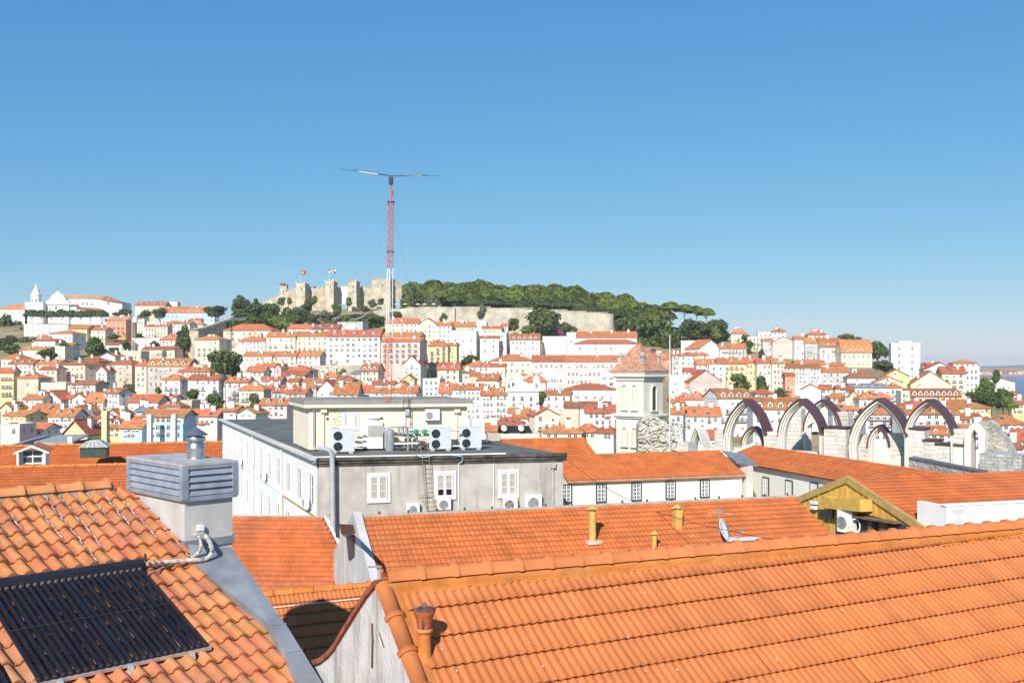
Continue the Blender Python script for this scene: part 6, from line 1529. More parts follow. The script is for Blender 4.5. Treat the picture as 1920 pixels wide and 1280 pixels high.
mb = MB(); mb.lathe([(.116, 90 * k), (.112, 93 * k), (.06, 97 * k), (.025, 98 * k), (.02, 103 * k), (.0, 108 * k)], 20); mb.build('cap', mat('sooty_cap', (.15, .09, .08), var=.3, scale=14), pot)
for a, z, r in ((-150, 80, .008), (-90, 81, .008), (-30, 80, .008), (-140, 71, .007), (-95, 72, .014), (-95, 66, .018), (-98, 61, .014), (-40, 71, .007), (-150, 62, .007), (-35, 62, .007), (-100, 76, .008)):
    rad = np.interp(z, [56, 62, 76, 83, 88], [.070, .078, .088, .098, .114]) - .003; aa = R(a); d = Vector((math.cos(aa), math.sin(aa), 0))
    MB().cyl(d * rad + up * (z * k), d * (rad + .006) + up * (z * k), r, n=8).build('hole', IRON, pot)

# --- near left house: barrel tiles, solar tubes, chimney, lead parapet
fL = roof_frame(45.4, .36, 60, 960, 15.0); pL, uL, vL, nL = fL
TILE_L = mat('barrel_clay_tile', (0.56, 0.208, 0.080), var=0.11, scale=3.0, col2=(0.30, 0.16, 0.12), amount=0.45, bump=0.25, bscale=45, rnd=0.14, hue=0.010, rough=0.8)
def barrel_tile(w=.215, L=.385):
    mb = MB(); pr = []; r = .062
    for k in range(8): t = math.pi * (1 - k / 7); pr.append((r + math.cos(t) * r, math.sin(t) * r * .95 + .006))
    pr += [(.14, .0), (.19, .002), (w + .006, .016)]; n = len(pr)
    for y, dz, sc2 in ((0, 0, .90), (L * .5, .014, .96), (L + .03, .034, 1.05)):
        for x, a in pr: mb.v.append((r + (x - r) * (sc2 if x < .13 else 1), y, a * sc2 + dz))
    for x, a in pr: mb.v.append((r + (x - r) * .96 if x < .13 else x, L + .03, max(-.006, a * .84 - .012) + .026))
    for row in range(3):
        for k in range(n - 1):
            a = row * n + k; mb.f.append((a, a + n, a + n + 1, a + 1)); mb.m.append(0); mb.sm.append(row < 2); mb.t.append(.5)
    return mb.mesh('tile', TILE_L)
KL = hit(346, 1024, pL, nL); RL = hit(236, 916, pL, nL)
lh = thing('tiled_house', 'near left house with old barrel-tile roof and whitish streaks', 'house', KL - up * 8); lho = lh.location
uMax = (KL - pL).dot(uL) - .03
vTop = (RL - pL).dot(vL) + .02
cols = 34; OL = pL + uL * (uMax - cols * .215) + vL * vTop
lay(lh, lho, OL, uL, vL, nL, cols * .215 - .1, 8.2, .215, .385, barrel_tile(), lambda c: seen(c, -10, 620, 880, 1290), limit=300, rest=mat('barrel_clay_tile_joined', (0.54, 0.20, 0.085), var=0.14, scale=3.0, rnd=0.2, tint=True), jit=.010)
caps(lh, lho, OL + nL * .06 - vL * .03 - uL * .1, OL + uL * (cols * .215 - .35) + nL * .06 - vL * .03, .115, .43, TILE_L, seg=8)
mb = MB(); a, b = OL, OL + uL * (cols * .215 - .25)
mb.prism([a + vL * .10 + nL * .02, b + vL * .10 + nL * .02, b + vL * .02 + nL * .10, a + vL * .02 + nL * .10], vL * -.2); mb.build('ridge_mortar', mat('grey_brown_mortar', (.36, .27, .19), var=.15, scale=8), lh, lho)
mb = MB(); mb.prism([a - nL * .03, a + vL * 8.5 - nL * .03, b + vL * 8.5 + uL * .2 - nL * .03, b + uL * .2 - nL * .03], nL * -.12)
vLb = Vector((-vL.x, -vL.y, vL.z)); mb.prism([a, b, b + vLb * 5, a + vLb * 5], up * -.1); mb.build('roof_deck', ROOFD, lh, lho)
mb = MB(); mb.prism([b + uL * .18 - up * .25 + vL * 8.3, b + uL * .18 - up * .25, b + uL * .18 + vLb * 4.8 - up * .25, b + uL * .18 + vLb * 4.8 - up * 8, b + uL * .18 + vL * 8.3 - up * 8], -uL * (cols * .215)); mb.build('wall', WHITEW, lh, lho)
# lime streaks run down between tiles: thin mortar smears with a shape of their own
LIMEM = mat('lime_smear', (.62, .54, .49), var=.15, scale=20)
mb = MB(); rr = random.Random(12)
for i, (c0, v0, v1) in enumerate(((6, .1, .8), (7, .15, 1.1), (8, .1, 1.9), (9, .05, 2.2), (10, .1, 1.6), (5, .1, 1.2), (4, .5, 1.7), (12, .6, 1.2), (3, 1.5, 2.4), (14, .1, .5))):
    uu = cols * .215 - (c0 - 2.6) * .215 + .015; s = v0
    while s < v1:
        l = rr.uniform(.05, .16); ww_ = rr.uniform(.004, .018); dz = .050
        q = OL + uL * (uu + rr.uniform(-.02, .02)) + vL * s + nL * dz
        mb.add([q - uL * ww_, q + uL * ww_, q + uL * ww_ * .7 + vL * l, q - uL * ww_ * .6 + vL * l], [(0, 3, 2, 1)]); s += l * rr.uniform(.9, 1.15) if rr.random() < .8 else .12
o = mb.build('lime_streak', LIMEM, lh, lho); o['kind'] = 'stuff'
mb = MB(); LICH = mat('yellow_lichen', (.50, .30, .02), var=.3, scale=30)
for i in range(16):
    c, j = rr.randint(12, 24), rr.randint(2, 6); q = OL + uL * (cols * .215 - c * .215 + .165) + vL * (j * .385 + .01) + nL * .04
    mb.box(q, (rr.uniform(.03, .07), .03, .02), R(45))
o = mb.build('lichen', LICH, lh, lho); o['kind'] = 'stuff'

# chimney block with louvred head
ax = Vector((vL.x, vL.y, 0)).normalized(); yawL = math.atan2(uL.y, uL.x)
ck = thing('louvred_chimney', 'rendered chimney block with grey metal louvre head beside the barrel-tile roof', 'chimney', KL, yawL)   # local x along u, y up the slope
d1, d2 = 1.84, .80; zl0, zl1 = (1024 - 938) * KL.y / F, (1024 - 872) * KL.y / F
CONC = mat('rendered_concrete', (.52, .50, .47), var=.07, scale=2.5, col2=(.38, .36, .34), amount=.4, streak=.25, bump=.1, bscale=20)
ZINC = mat('zinc_grey', (.33, .36, .40), rough=.45, var=.10, scale=5, col2=(.5, .52, .54), amount=.35, metal=.25)
MB().box((d2 / 2, d1 / 2, (zl0 - 1.2) / 2), (d2, d1, zl0 + 1.2)).build('block', CONC, ck)
MB().box((d2 / 2, d1 / 2, (zl0 + zl1) / 2), (d2 - .22, d1 - .22, zl1 - zl0 - .02)).build('dark_core', IRON, ck)
mb = MB(); e = .05
for z, hh in ((zl0 + .02, .07), (zl1 - .03, .07)):
    for c, s in (((d2 / 2, -e + .02, z), (d2 + 2 * e, .06, hh)), ((d2 / 2, d1 + e - .02, z), (d2 + 2 * e, .06, hh)), ((-e + .02, d1 / 2, z), (.06, d1 + 2 * e - .09, hh)), ((d2 + e - .02, d1 / 2, z), (.06, d1 + 2 * e - .09, hh))): mb.box(c, s)
for x, y in ((-e + .03, -e + .03), (d2 + e - .03, -e + .03), (-e + .03, d1 + e - .03), (d2 + e - .03, d1 + e - .03)): mb.box((x, y, (zl0 + zl1) / 2), (.10, .10, zl1 - zl0 - .02))
mb.build('louvre_frame', ZINC, ck)
nl = 4; hz = (zl1 - zl0 - .12) / nl
for i in range(nl):
    z = zl0 + .06 + hz * (i + .5)
    MB().box((d2 / 2, -.040, z), (d2 - .05, .012, hz * 1.0), rot=Matrix.Rotation(R(-24), 3, 'X')).build('louvre_slat', ZINC, ck)
    MB().box((-.040, d1 / 2, z), (.012, d1 - .05, hz * 1.0), rot=Matrix.Rotation(R(24), 3, 'Y')).build('louvre_slat', ZINC, ck)
MB().box((d2 / 2, d1 / 2, zl1 + .005), (d2 + 2 * e + .03, d1 + 2 * e + .03, .035)).build('lid', mat('dusty_zinc_lid', (.42, .41, .40), rough=.7, var=.12, scale=5, col2=(.6, .55, .5), amount=.5), ck)
MB().box((d2 / 2 + .01, d1 / 2 - .01, .02), (d2 + .03, d1 + .03, .12)).build('lead_skirt', LEAD, ck)
STEEL = mat('stainless_steel', (.58, .58, .59), rough=.28, var=.06, scale=6, metal=.9, spec=.5)
cw = thing('flue_cowl', 'round stainless flue with conical rain cap on the louvred chimney', 'flue', KL + (uL * .56 + Vector((-ax.x, -ax.y, 0)) * .74) + up * (zl1 + .02))
kk = 16.1 / F
MB().lathe([(.15, 0), (.145, 2 * kk), (.142, 4 * kk), (.142, 18 * kk), (.148, 19 * kk), (.148, 21 * kk), (.142, 22 * kk), (.14, 28 * kk), (.10, 32 * kk)], 24).build('pipe', STEEL, cw)
MB().lathe([(.10, 31 * kk), (.15, 33 * kk), (.155, 34 * kk), (.155, 40 * kk), (.145, 41 * kk)], 24).build('wind_ring', STEEL, cw)
for a in (0, 90, 180, 270): MB().cyl((.09 * math.cos(R(a + 20)), .09 * math.sin(R(a + 20)), 32 * kk), (.09 * math.cos(R(a + 20)), .09 * math.sin(R(a + 20)), 46 * kk), .012, n=5).build('strut', STEEL, cw)
MB().lathe([(.185, 43.5 * kk), (.19, 45 * kk), (.0, 60 * kk)], 24, smooth=False).build('rain_cap', mat('dark_zinc_cap', (.17, .19, .22), rough=.4, metal=.4, var=.06), cw)
# lead sheet parapet running down from the chimney
lp = thing('lead_parapet', 'grey lead-covered parapet running down the verge of the barrel-tile roof', 'parapet', KL); lpo = lp.location
def oL(x, y, lift=0.0): return hit(x, y, pL + nL * lift, nL)
A_ = [oL(352, 1020, .10), oL(434, 1026, .16), oL(536, 1171, .16), oL(508, 1174, .16), oL(402, 1088, .12), oL(364, 1062, .06)]
mb = MB(); mb.add(A_, [(0, 5, 4, 3, 2, 1)]); mb.add(A_ + [p - up * .7 for p in A_], [(1, 2, 8, 7)]); mb.build('apron_sheet', LEAD, lp, lpo)
B_ = [A_[3], A_[2], oL(622, 1310, .16), oL(588, 1320, .16)]
mb = MB(); mb.prism([B_[0] + up * .012, B_[3] + up * .012, B_[2] + up * .012, B_[1] + up * .012], up * -.9); mb.build('coping', LEAD, lp, lpo)
I0 = [A_[5] + nL * .01, A_[4] + nL * .01, A_[3] + nL * .01, B_[3] + nL * .01]; I1 = [oL(368, 1072, -.02), oL(396, 1096, -.02), oL(500, 1190, -.04), oL(566, 1322, -.04)]
mb = MB()
for i in range(3): mb.add([I0[i], I0[i + 1], I1[i + 1], I1[i]], [(0, 3, 2, 1)])
mb.build('upstand', LEAD, lp, lpo)
mb = MB(); a, b = A_[3] + up * .02, A_[2] + up * .02; mb.tube([a, b], .012, 5); c = B_[0].lerp(B_[3], .38) + up * .02; d = B_[1].lerp(B_[2], .38) + up * .02; mb.tube([c, d], .012, 5); mb.build('welt_seam', LEAD, lp, lpo)
# plastic pipe stubs
def stub(p, q, r, label):
    t = thing('pipe_stub', label, 'pipe', p); mb = MB(); mb.cyl(p, q, r, n=14, caps=False); mb.cyl(q, p, r * .86, n=14, caps=False); mb.build('tube', mat('pvc_grey_cream', (.55, .53, .46), rough=.5, var=.04), t, p)
    MB().cyl(p + (q - p) * .25, p + (q - p) * .26, r * .86, n=12).build('dark_bore', IRON, t, p)
c_ = KL + Vector((-ax.x, -ax.y, 0)) * 1.55; stub(hit(228, 941, c_, Vector((0, 1, 0))), hit(262, 937, c_, Vector((0, 1, 0))) + Vector((.1, .15, 0)), .058, 'pale plastic pipe stub poking out at the chimney back')
c_ = KL + Vector((-ax.x, -ax.y, 0)) * .35 - ax * 0; stub(hit(315, 1009, c_, Vector((0, 1, 0))), hit(338, 1008, c_, Vector((0, 1, 0))), .05, 'short grey pipe stub at the chimney foot')
# solar collectors
so_t = hit(266, 1066, pL + nL * .13, nL); so_b = hit(382, 1206, pL + nL * .13, nL); so_l = hit(64, 1276, pL + nL * .13, nL)
cU, cV0, cV1 = (so_t - pL).dot(uL), (so_t - pL).dot(vL), (so_b - pL).dot(vL)
cUb = (so_b - pL).dot(uL); cUl = (so_l - pL).dot(uL); cu = (cU + cUb) / 2
NT = 24; sp = (cUb - cUl) / (NT - .4)
TUBE = mat('vacuum_tube_glass', (.016, .014, .018), rough=.08, var=.2, scale=3, spec=.7); HEAD = mat('black_header_paint', (.020, .024, .032), rough=.38, var=.1, scale=5)
ALU = mat('aluminium_rail', (.55, .52, .50), rough=.4, metal=.4, var=.06); RUB = mat('black_rubber', (.018, .018, .02), rough=.55, var=.1)
def collector(u_right, nt, label, v0, v1):
    t = thing('solar_collector', label, 'solar panel', pL + uL * u_right + vL * v1); off = t.location
    tb = MB(); tb.cyl((0, 0, 0), (0, 1, 0), .0265, n=10, caps=False); tme = tb.mesh('glass_tube', TUBE)
    eb = MB(); eb.lathe([(.0, -.005), (.028, 0), (.034, .02), (.034, .055), (.028, .07), (0, .07)], 10); eme = eb.mesh('end_cap', RUB)
    cb = MB(); cb.lathe([(.031, 0), (.034, .01), (.034, .03), (.026, .045)], 10); cme = cb.mesh('seal_ring', mat('brown_seal', (.10, .075, .06), rough=.5, var=.1))
    B = Matrix((uL, vL, nL)).transposed()
    for i in range(nt):
        q = pL + uL * (u_right - sp * (i + .5)) + nL * .13
        o = link('glass_tube', tme, t); o.matrix_local = Matrix.Translation(q + vL * v0 - off) @ B.to_4x4() @ Matrix.Diagonal((1, v1 - v0, 1, 1))
        o = link('end_cap', eme, t); o.matrix_local = Matrix.Translation(q + vL * (v1 - .01) - off) @ (B @ Matrix.Rotation(R(-90), 3, 'X')).to_4x4()
        o = link('seal_ring', cme, t); o.matrix_local = Matrix.Translation(q + vL * (v0 - .005) - off) @ (B @ Matrix.Rotation(R(-90), 3, 'X')).to_4x4()
    a = pL + uL * (u_right - sp * nt - .03); b = pL + uL * (u_right + .03)
    pr = [(v0 - .01, .06), (v0 - .01, .15), (v0 - .04, .21), (v0 - .10, .23), (v0 - .155, .21), (v0 - .165, .08)]
    mb = MB(); mb.prism([a + vL * x + nL * z for x, z in pr], b - a); mb.build('header_box', HEAD, t, off)
    mb = MB(); mb.prism([a + vL * (v0 - .012) + nL * .05, a + vL * (v0 + .03) + nL * .05, a + vL * (v0 + .03) + nL * .085, a + vL * (v0 - .012) + nL * .085], b - a); mb.build('header_trim', ALU, t, off)
    mb = MB(); mb.prism([a + vL * (v1 + .0) + nL * .075, a + vL * (v1 + .075) + nL * .07, a + vL * (v1 + .075) + nL * .115, a + vL * (v1 + .0) + nL * .105], b - a); mb.build('foot_rail', ALU, t, off)
    for f in (.12, .5, .86):
        q = a.lerp(b, f)
        mb = MB(); mb.prism([q + vL * (v1 + .05) + nL * .10, q + vL * (v1 + .05) + nL * .0, q + vL * (v1 + .17) + nL * .04, q + vL * (v1 + .12) + nL * .12], uL * .05); mb.build('clamp', ALU, t, off)
        mb = MB(); mb.prism([q + vL * v0 + nL * .07, q + vL * v1 + nL * .07, q + vL * v1 + nL * .095, q + vL * v0 + nL * .095], uL * .03); mb.build('support_rail', ALU, t, off)
    mb = MB(); q = (v0 + v1) / 2; mb.prism([a + vL * q + nL * .155, a + vL * (q + .006) + nL * .155, a + vL * (q + .006) + nL * .16, a + vL * q + nL * .16], b - a); mb.build('clip_wire', IRON, t, off)
collector(cu + .03, NT, 'black vacuum tube solar collector on the barrel tiles, fully in view', cV0, cV1)
collector(cu - sp * NT - .22, 14, 'black vacuum tube solar collector cut by the left picture edge', cV0 + .05, cV1 + .05)
# insulated hoses between chimney and collector
hs_ = thing('insulated_hose', 'taped insulated solar hoses running from chimney to collector', 'hose', oL(380, 1040, .1)); ho = hs_.location
def smooth_path(pts, n=6):
    out = []
    for i in range(len(pts) - 1):
        p0, p1, p2, p3 = pts[max(0, i - 1)], pts[i], pts[i + 1], pts[min(len(pts) - 1, i + 2)]
        for k in range(n):
            t = k / n; out.append(.5 * ((2 * p1) + (p2 - p0) * t + (2 * p0 - 5 * p1 + 4 * p2 - p3) * t * t + (3 * p1 - p0 - 3 * p2 + p3) * t ** 3))
    return out + [pts[-1]]
HOSE = mat('taped_hose', (.62, .58, .52), var=.2, scale=14, col2=(.05, .05, .05), amount=.9)
fr = KL + uL * .35 - ax * .0
def onface(x, y): return hit(x, y, KL + ax * .03, Vector((ax.x, ax.y, 0)))
for pts in (((376, 992), (381, 1003)), ):
    MB().box(onface(376, 989), (.09, .07, .08), yawL).build('junction_cap', WHITE, hs_, ho)
p1 = [onface(378, 996), onface(385, 1006) + ax * .05, oL(396, 1022, .32), oL(397, 1036, .22), oL(385, 1047, .14), oL(355, 1050, .13), oL(325, 1052, .13), oL(300, 1055, .14), oL(272, 1058, .15)]
MB().tube(smooth_path(p1), .034, 8).build('hose', HOSE, hs_, ho)
p2 = [onface(366, 1001), onface(371, 1008) + ax * .05, oL(377, 1022, .28), oL(372, 1036, .16), oL(360, 1045, .12)]
MB().tube(smooth_path(p2), .026, 8).build('hose', HOSE, hs_, ho)
MB().tube([oL(272, 1079, .09), oL(312, 1060, .09), oL(330, 1056, .09)], .013, 6).build('thin_hose', GALV, hs_, ho)
MB().cyl(oL(274, 1052, .1), oL(272, 1038, .22), .018, n=6).build('air_vent', IRON, hs_, ho)
for x in (280, 291, 303): MB().cyl(oL(x, 1055 - (x - 280) * .05, .11), oL(x, 1055 - (x - 280) * .05, .2), .022, n=6).build('pipe_fitting', mat('brass_dark', (.16, .11, .07), rough=.4, metal=.5), hs_, ho)
# ---------------------------------------------------------------- the white and grey building with rooftop plant
Acn = P(595, 860, 65.0); zT = Acn.z
Bcn = PZ(1056, 851, zT); Ccn = PZ(417, 786, zT); Dcn = Ccn + (Bcn - Acn)
cb = thing('office_building', 'flat-roofed block with white long side and stained grey front', 'building', Vector((Acn.x, Acn.y, zT - 16))); cbo = cb.location
uC = (Bcn - Acn).normalized(); yC = math.atan2(uC.y, uC.x); nC = Vector((uC.y, -uC.x, 0))          # front facade: along, outwards
uS = (Ccn - Acn).normalized(); nS = Vector((-uS.y, uS.x, 0)); nS = nS if nS.x < 0 else -nS; yS = math.atan2(-uS.y, -uS.x)
def cf(x, y, o=0.0): return hit(x, y, Acn + nC * o, nC)
def cs(x, y, o=0.0): return hit(x, y, Acn + nS * o, nS)
low = Vector((0, 0, -15)); dz = Vector((0, 0, -.05))
mb = MB(); mb.add([Acn + low, Bcn + low, Bcn + dz, Acn + dz], [(0, 1, 2, 3)]); mb.add([Bcn + low, Dcn + low, Dcn + dz, Bcn + dz], [(0, 1, 2, 3)]); mb.build('front_wall', PLAST, cb, cbo)
mb = MB(); mb.add([Ccn + low, Acn + low, Acn + dz, Ccn + dz], [(0, 1, 2, 3)]); mb.add([Dcn + low, Ccn + low, Ccn + dz, Dcn + dz], [(0, 1, 2, 3)]); mb.build('side_wall', WHITEW, cb, cbo)
FELT = mat('roof_felt_green_grey', (.15, .155, .135), var=.18, scale=.5, col2=(.22, .21, .18), amount=.4)
mb = MB(); mb.add([Acn + nC * .1 + nS * .1, Bcn + nC * .1, Dcn, Ccn + nS * .1], [(0, 1, 2, 3)]); mb.build('roof', FELT, cb, cbo)
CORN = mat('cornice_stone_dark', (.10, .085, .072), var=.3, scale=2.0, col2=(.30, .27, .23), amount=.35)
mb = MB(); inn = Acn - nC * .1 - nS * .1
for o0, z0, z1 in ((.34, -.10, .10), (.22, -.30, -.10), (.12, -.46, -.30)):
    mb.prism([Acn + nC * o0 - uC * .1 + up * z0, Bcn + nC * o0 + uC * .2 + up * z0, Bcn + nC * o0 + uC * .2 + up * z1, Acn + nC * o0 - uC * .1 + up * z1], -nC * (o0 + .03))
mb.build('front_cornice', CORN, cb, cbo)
mb = MB()
mb.prism([Acn + nS * .45 + up * -.06 + uS * -.2, Ccn + nS * .45 + up * -.06, Ccn + nS * .45 + up * .10, Acn + nS * .45 + up * .10 + uS * -.2], -nS * .46)
mb.build('eaves_gutter', mat('pale_gutter', (.62, .60, .57), var=.08, scale=1), cb, cbo)
mb = MB(); mb.prism([Acn + nC * .40 + up * .10 + uC * .0, cf(1010, 853) + nC * .40 + up * .0, cf(1010, 853) + nC * .4 + up * .08, Acn + nC * .4 + up * .18], -nC * .12)
MB().tube([Acn + nC * .36 + up * .14 - uC * .2, Acn + nC * .36 + up * .14 + uC * 12.5], .055, 6).build('white_gutter_pipe', WHITE, cb, cbo)
# side windows (two rows) and pipes
VDK = mat('shutter_grey', (.30, .29, .28), var=.08)
def side_win(s, ztop, zbot):
    c = Acn + uS * s; mb = MB(); w = .62; n_ = nS
    a, b = c - uS * w, c + uS * w
    mb.prism([a + up * (zbot - .12), b + up * (zbot - .12), b + up * (ztop + .12), a + up * (ztop + .12)], n_ * .05)
    o = mb.build('window', STONE_FR, cb, cbo)
    mb = MB(); a, b = c - uS * (w - .14), c + uS * (w - .14); mb.add([a + up * zbot + n_ * .055, b + up * zbot + n_ * .055, b + up * ztop + n_ * .055, a + up * ztop + n_ * .055], [(0, 1, 2, 3)]); mb.build('pane', GLASS, o, cbo)
    mb = MB(); mb.box(c + up * ((ztop + zbot) / 2) + n_ * .07, (.06, .04, ztop - zbot), 0); mb.box(c + up * ((ztop * .6 + zbot * .4)) + n_ * .07, (w * 1.6, .03, .05), yS); mb.build('sash', WHITE, o, cbo)
for i in range(12):
    s = 1.6 + i * 4.4
    if s < (Ccn - Acn).length - 1:
        side_win(s, -1.25, -3.05)
        side_win(s + .2, -4.9, -6.7)
mb = MB(); mb.prism([Acn + up * -3.85 + uS * .1, Ccn + up * -3.85, Ccn + up * -3.7, Acn + up * -3.7 + uS * .1], nS * .07); mb.build('string_course', WHITEW, cb, cbo)
for x in (473, 527):
    p = cs(x, 870, .12); MB().cyl((p.x, p.y, zT - .3), (p.x, p.y, zT - 11), .06, n=7).build('downpipe', CREAMW, cb, cbo)
mb = MB(); YP = mat('yellow_gas_pipe', (.55, .30, .05), rough=.5, var=.05); mb.tube([cs(529, 966, .12), cs(530, 928, .12), cs(590, 967, .12), cs(594, 968, .12)], .04, 6); mb.build('gas_pipe', YP, cb, cbo)
# front windows
CURT = mat('cream_blind', (.40, .37, .31), var=.04, scale=4); DKG = mat('dark_interior_glass', (.02, .016, .014), rough=.1, spec=.6, var=.2)
GRN = mat('dark_green_trim', (.03, .07, .06), rough=.5)
def front_win(x0, x1, y0, y1, halfdark=False):
    a, b = cf(x0, y1), cf(x1, y1); top = cf(x0, y0).z; bot = (a.z + b.z) / 2; W = (b - a).length; Hh = top - bot; c = (a + b) / 2; c.z = bot; fr_ = .19
    o = link('window', None, None)
    mb = MB()
    for cc, s in (((-W / 2 + fr_ / 2, -.05, Hh / 2), (fr_, .1, Hh)), ((W / 2 - fr_ / 2, -.05, Hh / 2), (fr_, .1, Hh)), ((0, -.05, Hh - fr_ * .55), (W - 2 * fr_, .1, fr_ * 1.1)), ((0, -.06, fr_ * .5), (W - 2 * fr_, .12, fr_))): mb.box(cc, s)
    bpy.data.objects.remove(o)
    o = mb.build('window', mat('window_surround_white', (.68, .64, .61), var=.04), cb, loc=c - cbo, yaw=yC)
    iw, ih = W - 2 * fr_, Hh - 2.1 * fr_; z0 = fr_ * 1.0; mb = MB()
    for x in (-iw / 2 + .05, iw / 2 - .05, 0): mb.box((x, -.035, z0 + ih / 2), (.10 if x else .16, .06, ih))
    for z in (z0 + .05, z0 + ih - .05): mb.box((0, -.034, z), (iw, .055, .1))
    for f in (.35, .66): mb.box((0, -.028, z0 + ih * f), (iw, .04, .035))
    mb.build('sash', WHITE, o)
    for i in range(2):
        for j in range(3):
            x = (-.25 + .5 * i) * iw; hp = ih / 3
            m_ = DKG if halfdark and j < 2 and not (j == 1 and False) else CURT
            if halfdark and j == 1: m_ = CURT
            pm = MB(); pm.add([(x - iw * .2, -.012, z0 + hp * j + .02), (x + iw * .2, -.012, z0 + hp * j + .02), (x + iw * .2, -.012, z0 + hp * (j + 1) - .02), (x - iw * .2, -.012, z0 + hp * (j + 1) - .02)], [(0, 1, 2, 3)]); pm.build('pane', m_, o)
    MB().box((W / 2 - fr_ - .015, -.045, z0 + ih / 2), (.03, .09, ih)).build('green_edge', GRN, o)
front_win(688, 732, 886, 942); front_win(813, 855, 883, 936, True); front_win(933, 973, 880, 933)
# flue on the front, downpipes
gf = mat('painted_flue_grey', (.42, .42, .46), rough=.45, var=.06)
fl = thing('flue_pipe', 'tall grey flue pipe running up the stained front wall', 'flue', cf(624, 985, .4))
MB().tube(smooth_path([cf(598, 840, -.9), cf(612, 842, -.2), cf(621, 847, .40), cf(623, 856, .5)], 5) + [cf(624.5, 1000, .5)], .17, 12).build('flue', gf, fl, fl.location)
for y in (915, 965): MB().tube([cf(617, y, .02), cf(622, y + 5, .45)], .025, 5).build('bracket', MATS['rusty_iron'], fl, fl.location)
for x, y0, y1 in ((860.5, 862, 958), (926, 868, 957)):
    MB().cyl(cf(x, y0, .07), cf(x, y1, .07), .035, n=6).build('downpipe', WHITE, cb, cbo)
mb = MB(); mb.cyl(cf(1037, 878, .1), cf(1037, 955, .1), .06, n=7); mb.box(cf(1037, 872, .12), (.32, .22, .35), yC, taper=1.2); mb.build('rainwater_head', mat('stone_grey_pipe', (.5, .47, .43)), cb, cbo)
BLU = mat('pale_blue_hose', (.35, .55, .62), rough=.5)
MB().tube(smooth_path([cf(593, 866, .4), cf(588, 868, .5), cf(596, 856, .5)]), .03, 5).tube(smooth_path([cf(778, 852, .4), cf(795, 857, .45), cf(812, 853, .4)]), .04, 5).tube(smooth_path([cf(848, 853, .4), cf(866, 856, .42), cf(867, 864, .3), cf(861, 868, .1)]), .04, 5).build('hose', BLU, cb, cbo)
# ladder
lad = thing('roof_ladder', 'thin rusty iron ladder with landing grid on the grey front', 'ladder', cf(805, 960, .3)); lo_ = lad.location; LM = mat('yellowed_iron', (.36, .25, .13), rough=.6, var=.15, scale=6)
def ld(x, y, o): return cf(x, y, o)
for (xt, xb) in ((791, 800), (804, 815)):
    MB().tube([ld(xt - 5, 822, .3), ld(xt, 850, .45), ld(xb, 968, .35)], .022, 5).build('rail', LM, lad, lo_)
for i in range(12):
    y = 862 + i * 9; f = (y - 850) / 118; MB().cyl(ld(791 + 9 * f, y, .44 - .1 * f), ld(804 + 11 * f, y, .44 - .1 * f), .015, n=5).build('rung', LM, lad, lo_)
mb = MB(); q = [ld(785, 928, .25), ld(806, 928, .25), ld(818, 948, .95), ld(800, 950, .95)]
for i in range(4): mb.cyl(q[i], q[(i + 1) % 4], .018, n=5)
for i in range(1, 4): mb.cyl(q[0].lerp(q[3], i / 4), q[1].lerp(q[2], i / 4), .012, n=4)
mb.build('landing_grid', LM, lad, lo_)

# penthouse
zR = zT + .0
PA = PZ(579, 843, zR + .1); PB = PA + uC * ((hit(876, 830, PA, nC) - PA).length); PCk = PZ(541, 826, zR + .1)
ptop = (843 - 764) * PA.y / F
pt = thing('penthouse', 'cream rooftop penthouse with overhanging grey felt roof', 'penthouse', PA); pto = pt.location
uQ = (PCk - PA); dep = uQ.normalized() * 7.0
CRM = mat('pale_yellow_render', (.78, .70, .53), var=.04, scale=.6, streak=.08)
mb = MB(); mb.prism([PA, PB, PB + dep, PA + dep][::-1], up * ptop); mb.build('wall', CRM, pt, pto)
mb = MB(); oc = [PA + nC * .45 - uC * .35, PB + nC * .45 + uC * .35, PB + dep + uC * .35, PA + dep - uC * .35]
mb.prism([p + up * (ptop + .0) for p in oc][::-1], up * .22); mb.build('eaves_slab', CRM, pt, pto)
mb = MB(); mb.prism([p + up * (ptop + .23) for p in oc][::-1], up * .32); mb.build('felt_roof', mat('penthouse_felt', (.30, .28, .25), var=.1, scale=.8), pt, pto)
def pf(x, y, o=0.0): return hit(x, y, PA + nC * o, nC)
mb = MB(); a, b = pf(642, 808, .03), pf(673, 806, .03); mb.prism([a, b, Vector((b.x, b.y, pf(673, 773, .03).z)), Vector((a.x, a.y, pf(642, 773, .03).z))], nC * .04); mb.build('roller_door', mat('door_grey_white', (.66, .66, .67), var=.03), pt, pto)
for x in (607, 857):
    mb = MB(); mb.cyl(pf(x, 770, .1), pf(x, 838, .1), .05, n=7); mb.box(pf(x, 770, .15), (.42, .28, .25), yC); mb.build('downpipe', CRM, pt, pto)
for x, y in ((614, 785), (716, 784)): MB().cyl(pf(x, y, .01), pf(x, y, .03), .10, n=12).build('vent_hole', IRON, pt, pto)
for y in (772, 788, 804):
    mb = MB(); q = [pf(624, y - 4, .1), pf(634, y - 3, .1), pf(636, y + 4, .3), pf(627, y + 3, .3)]
    for i in range(4): mb.cyl(q[i], q[(i + 1) % 4], .015, n=4)
    mb.build('step_iron', LM, pt, pto)
mb = MB(); mb.box(pf(764, 772, .12), (.34, .24, .5), yC); mb.build('meter_box', mat('meter_grey', (.5, .5, .48)), pt, pto)
mb = MB(); p = pf(588, 800, .25); mb.cyl(p - up * 1.3, Vector((p.x, p.y, CZ + (HY - 700) / F * p.y)), .05, n=6); mb.cyl(p - up * 2, p + up * 1, .03, n=5); mb.build('aerial_pole', GALV, pt, pto)
for x in (620, 638): MB().cyl(P(x, 756, 69), P(x, 742 - 10, 69), .025, n=5).build('vent_rod', GALV, pt, pto)

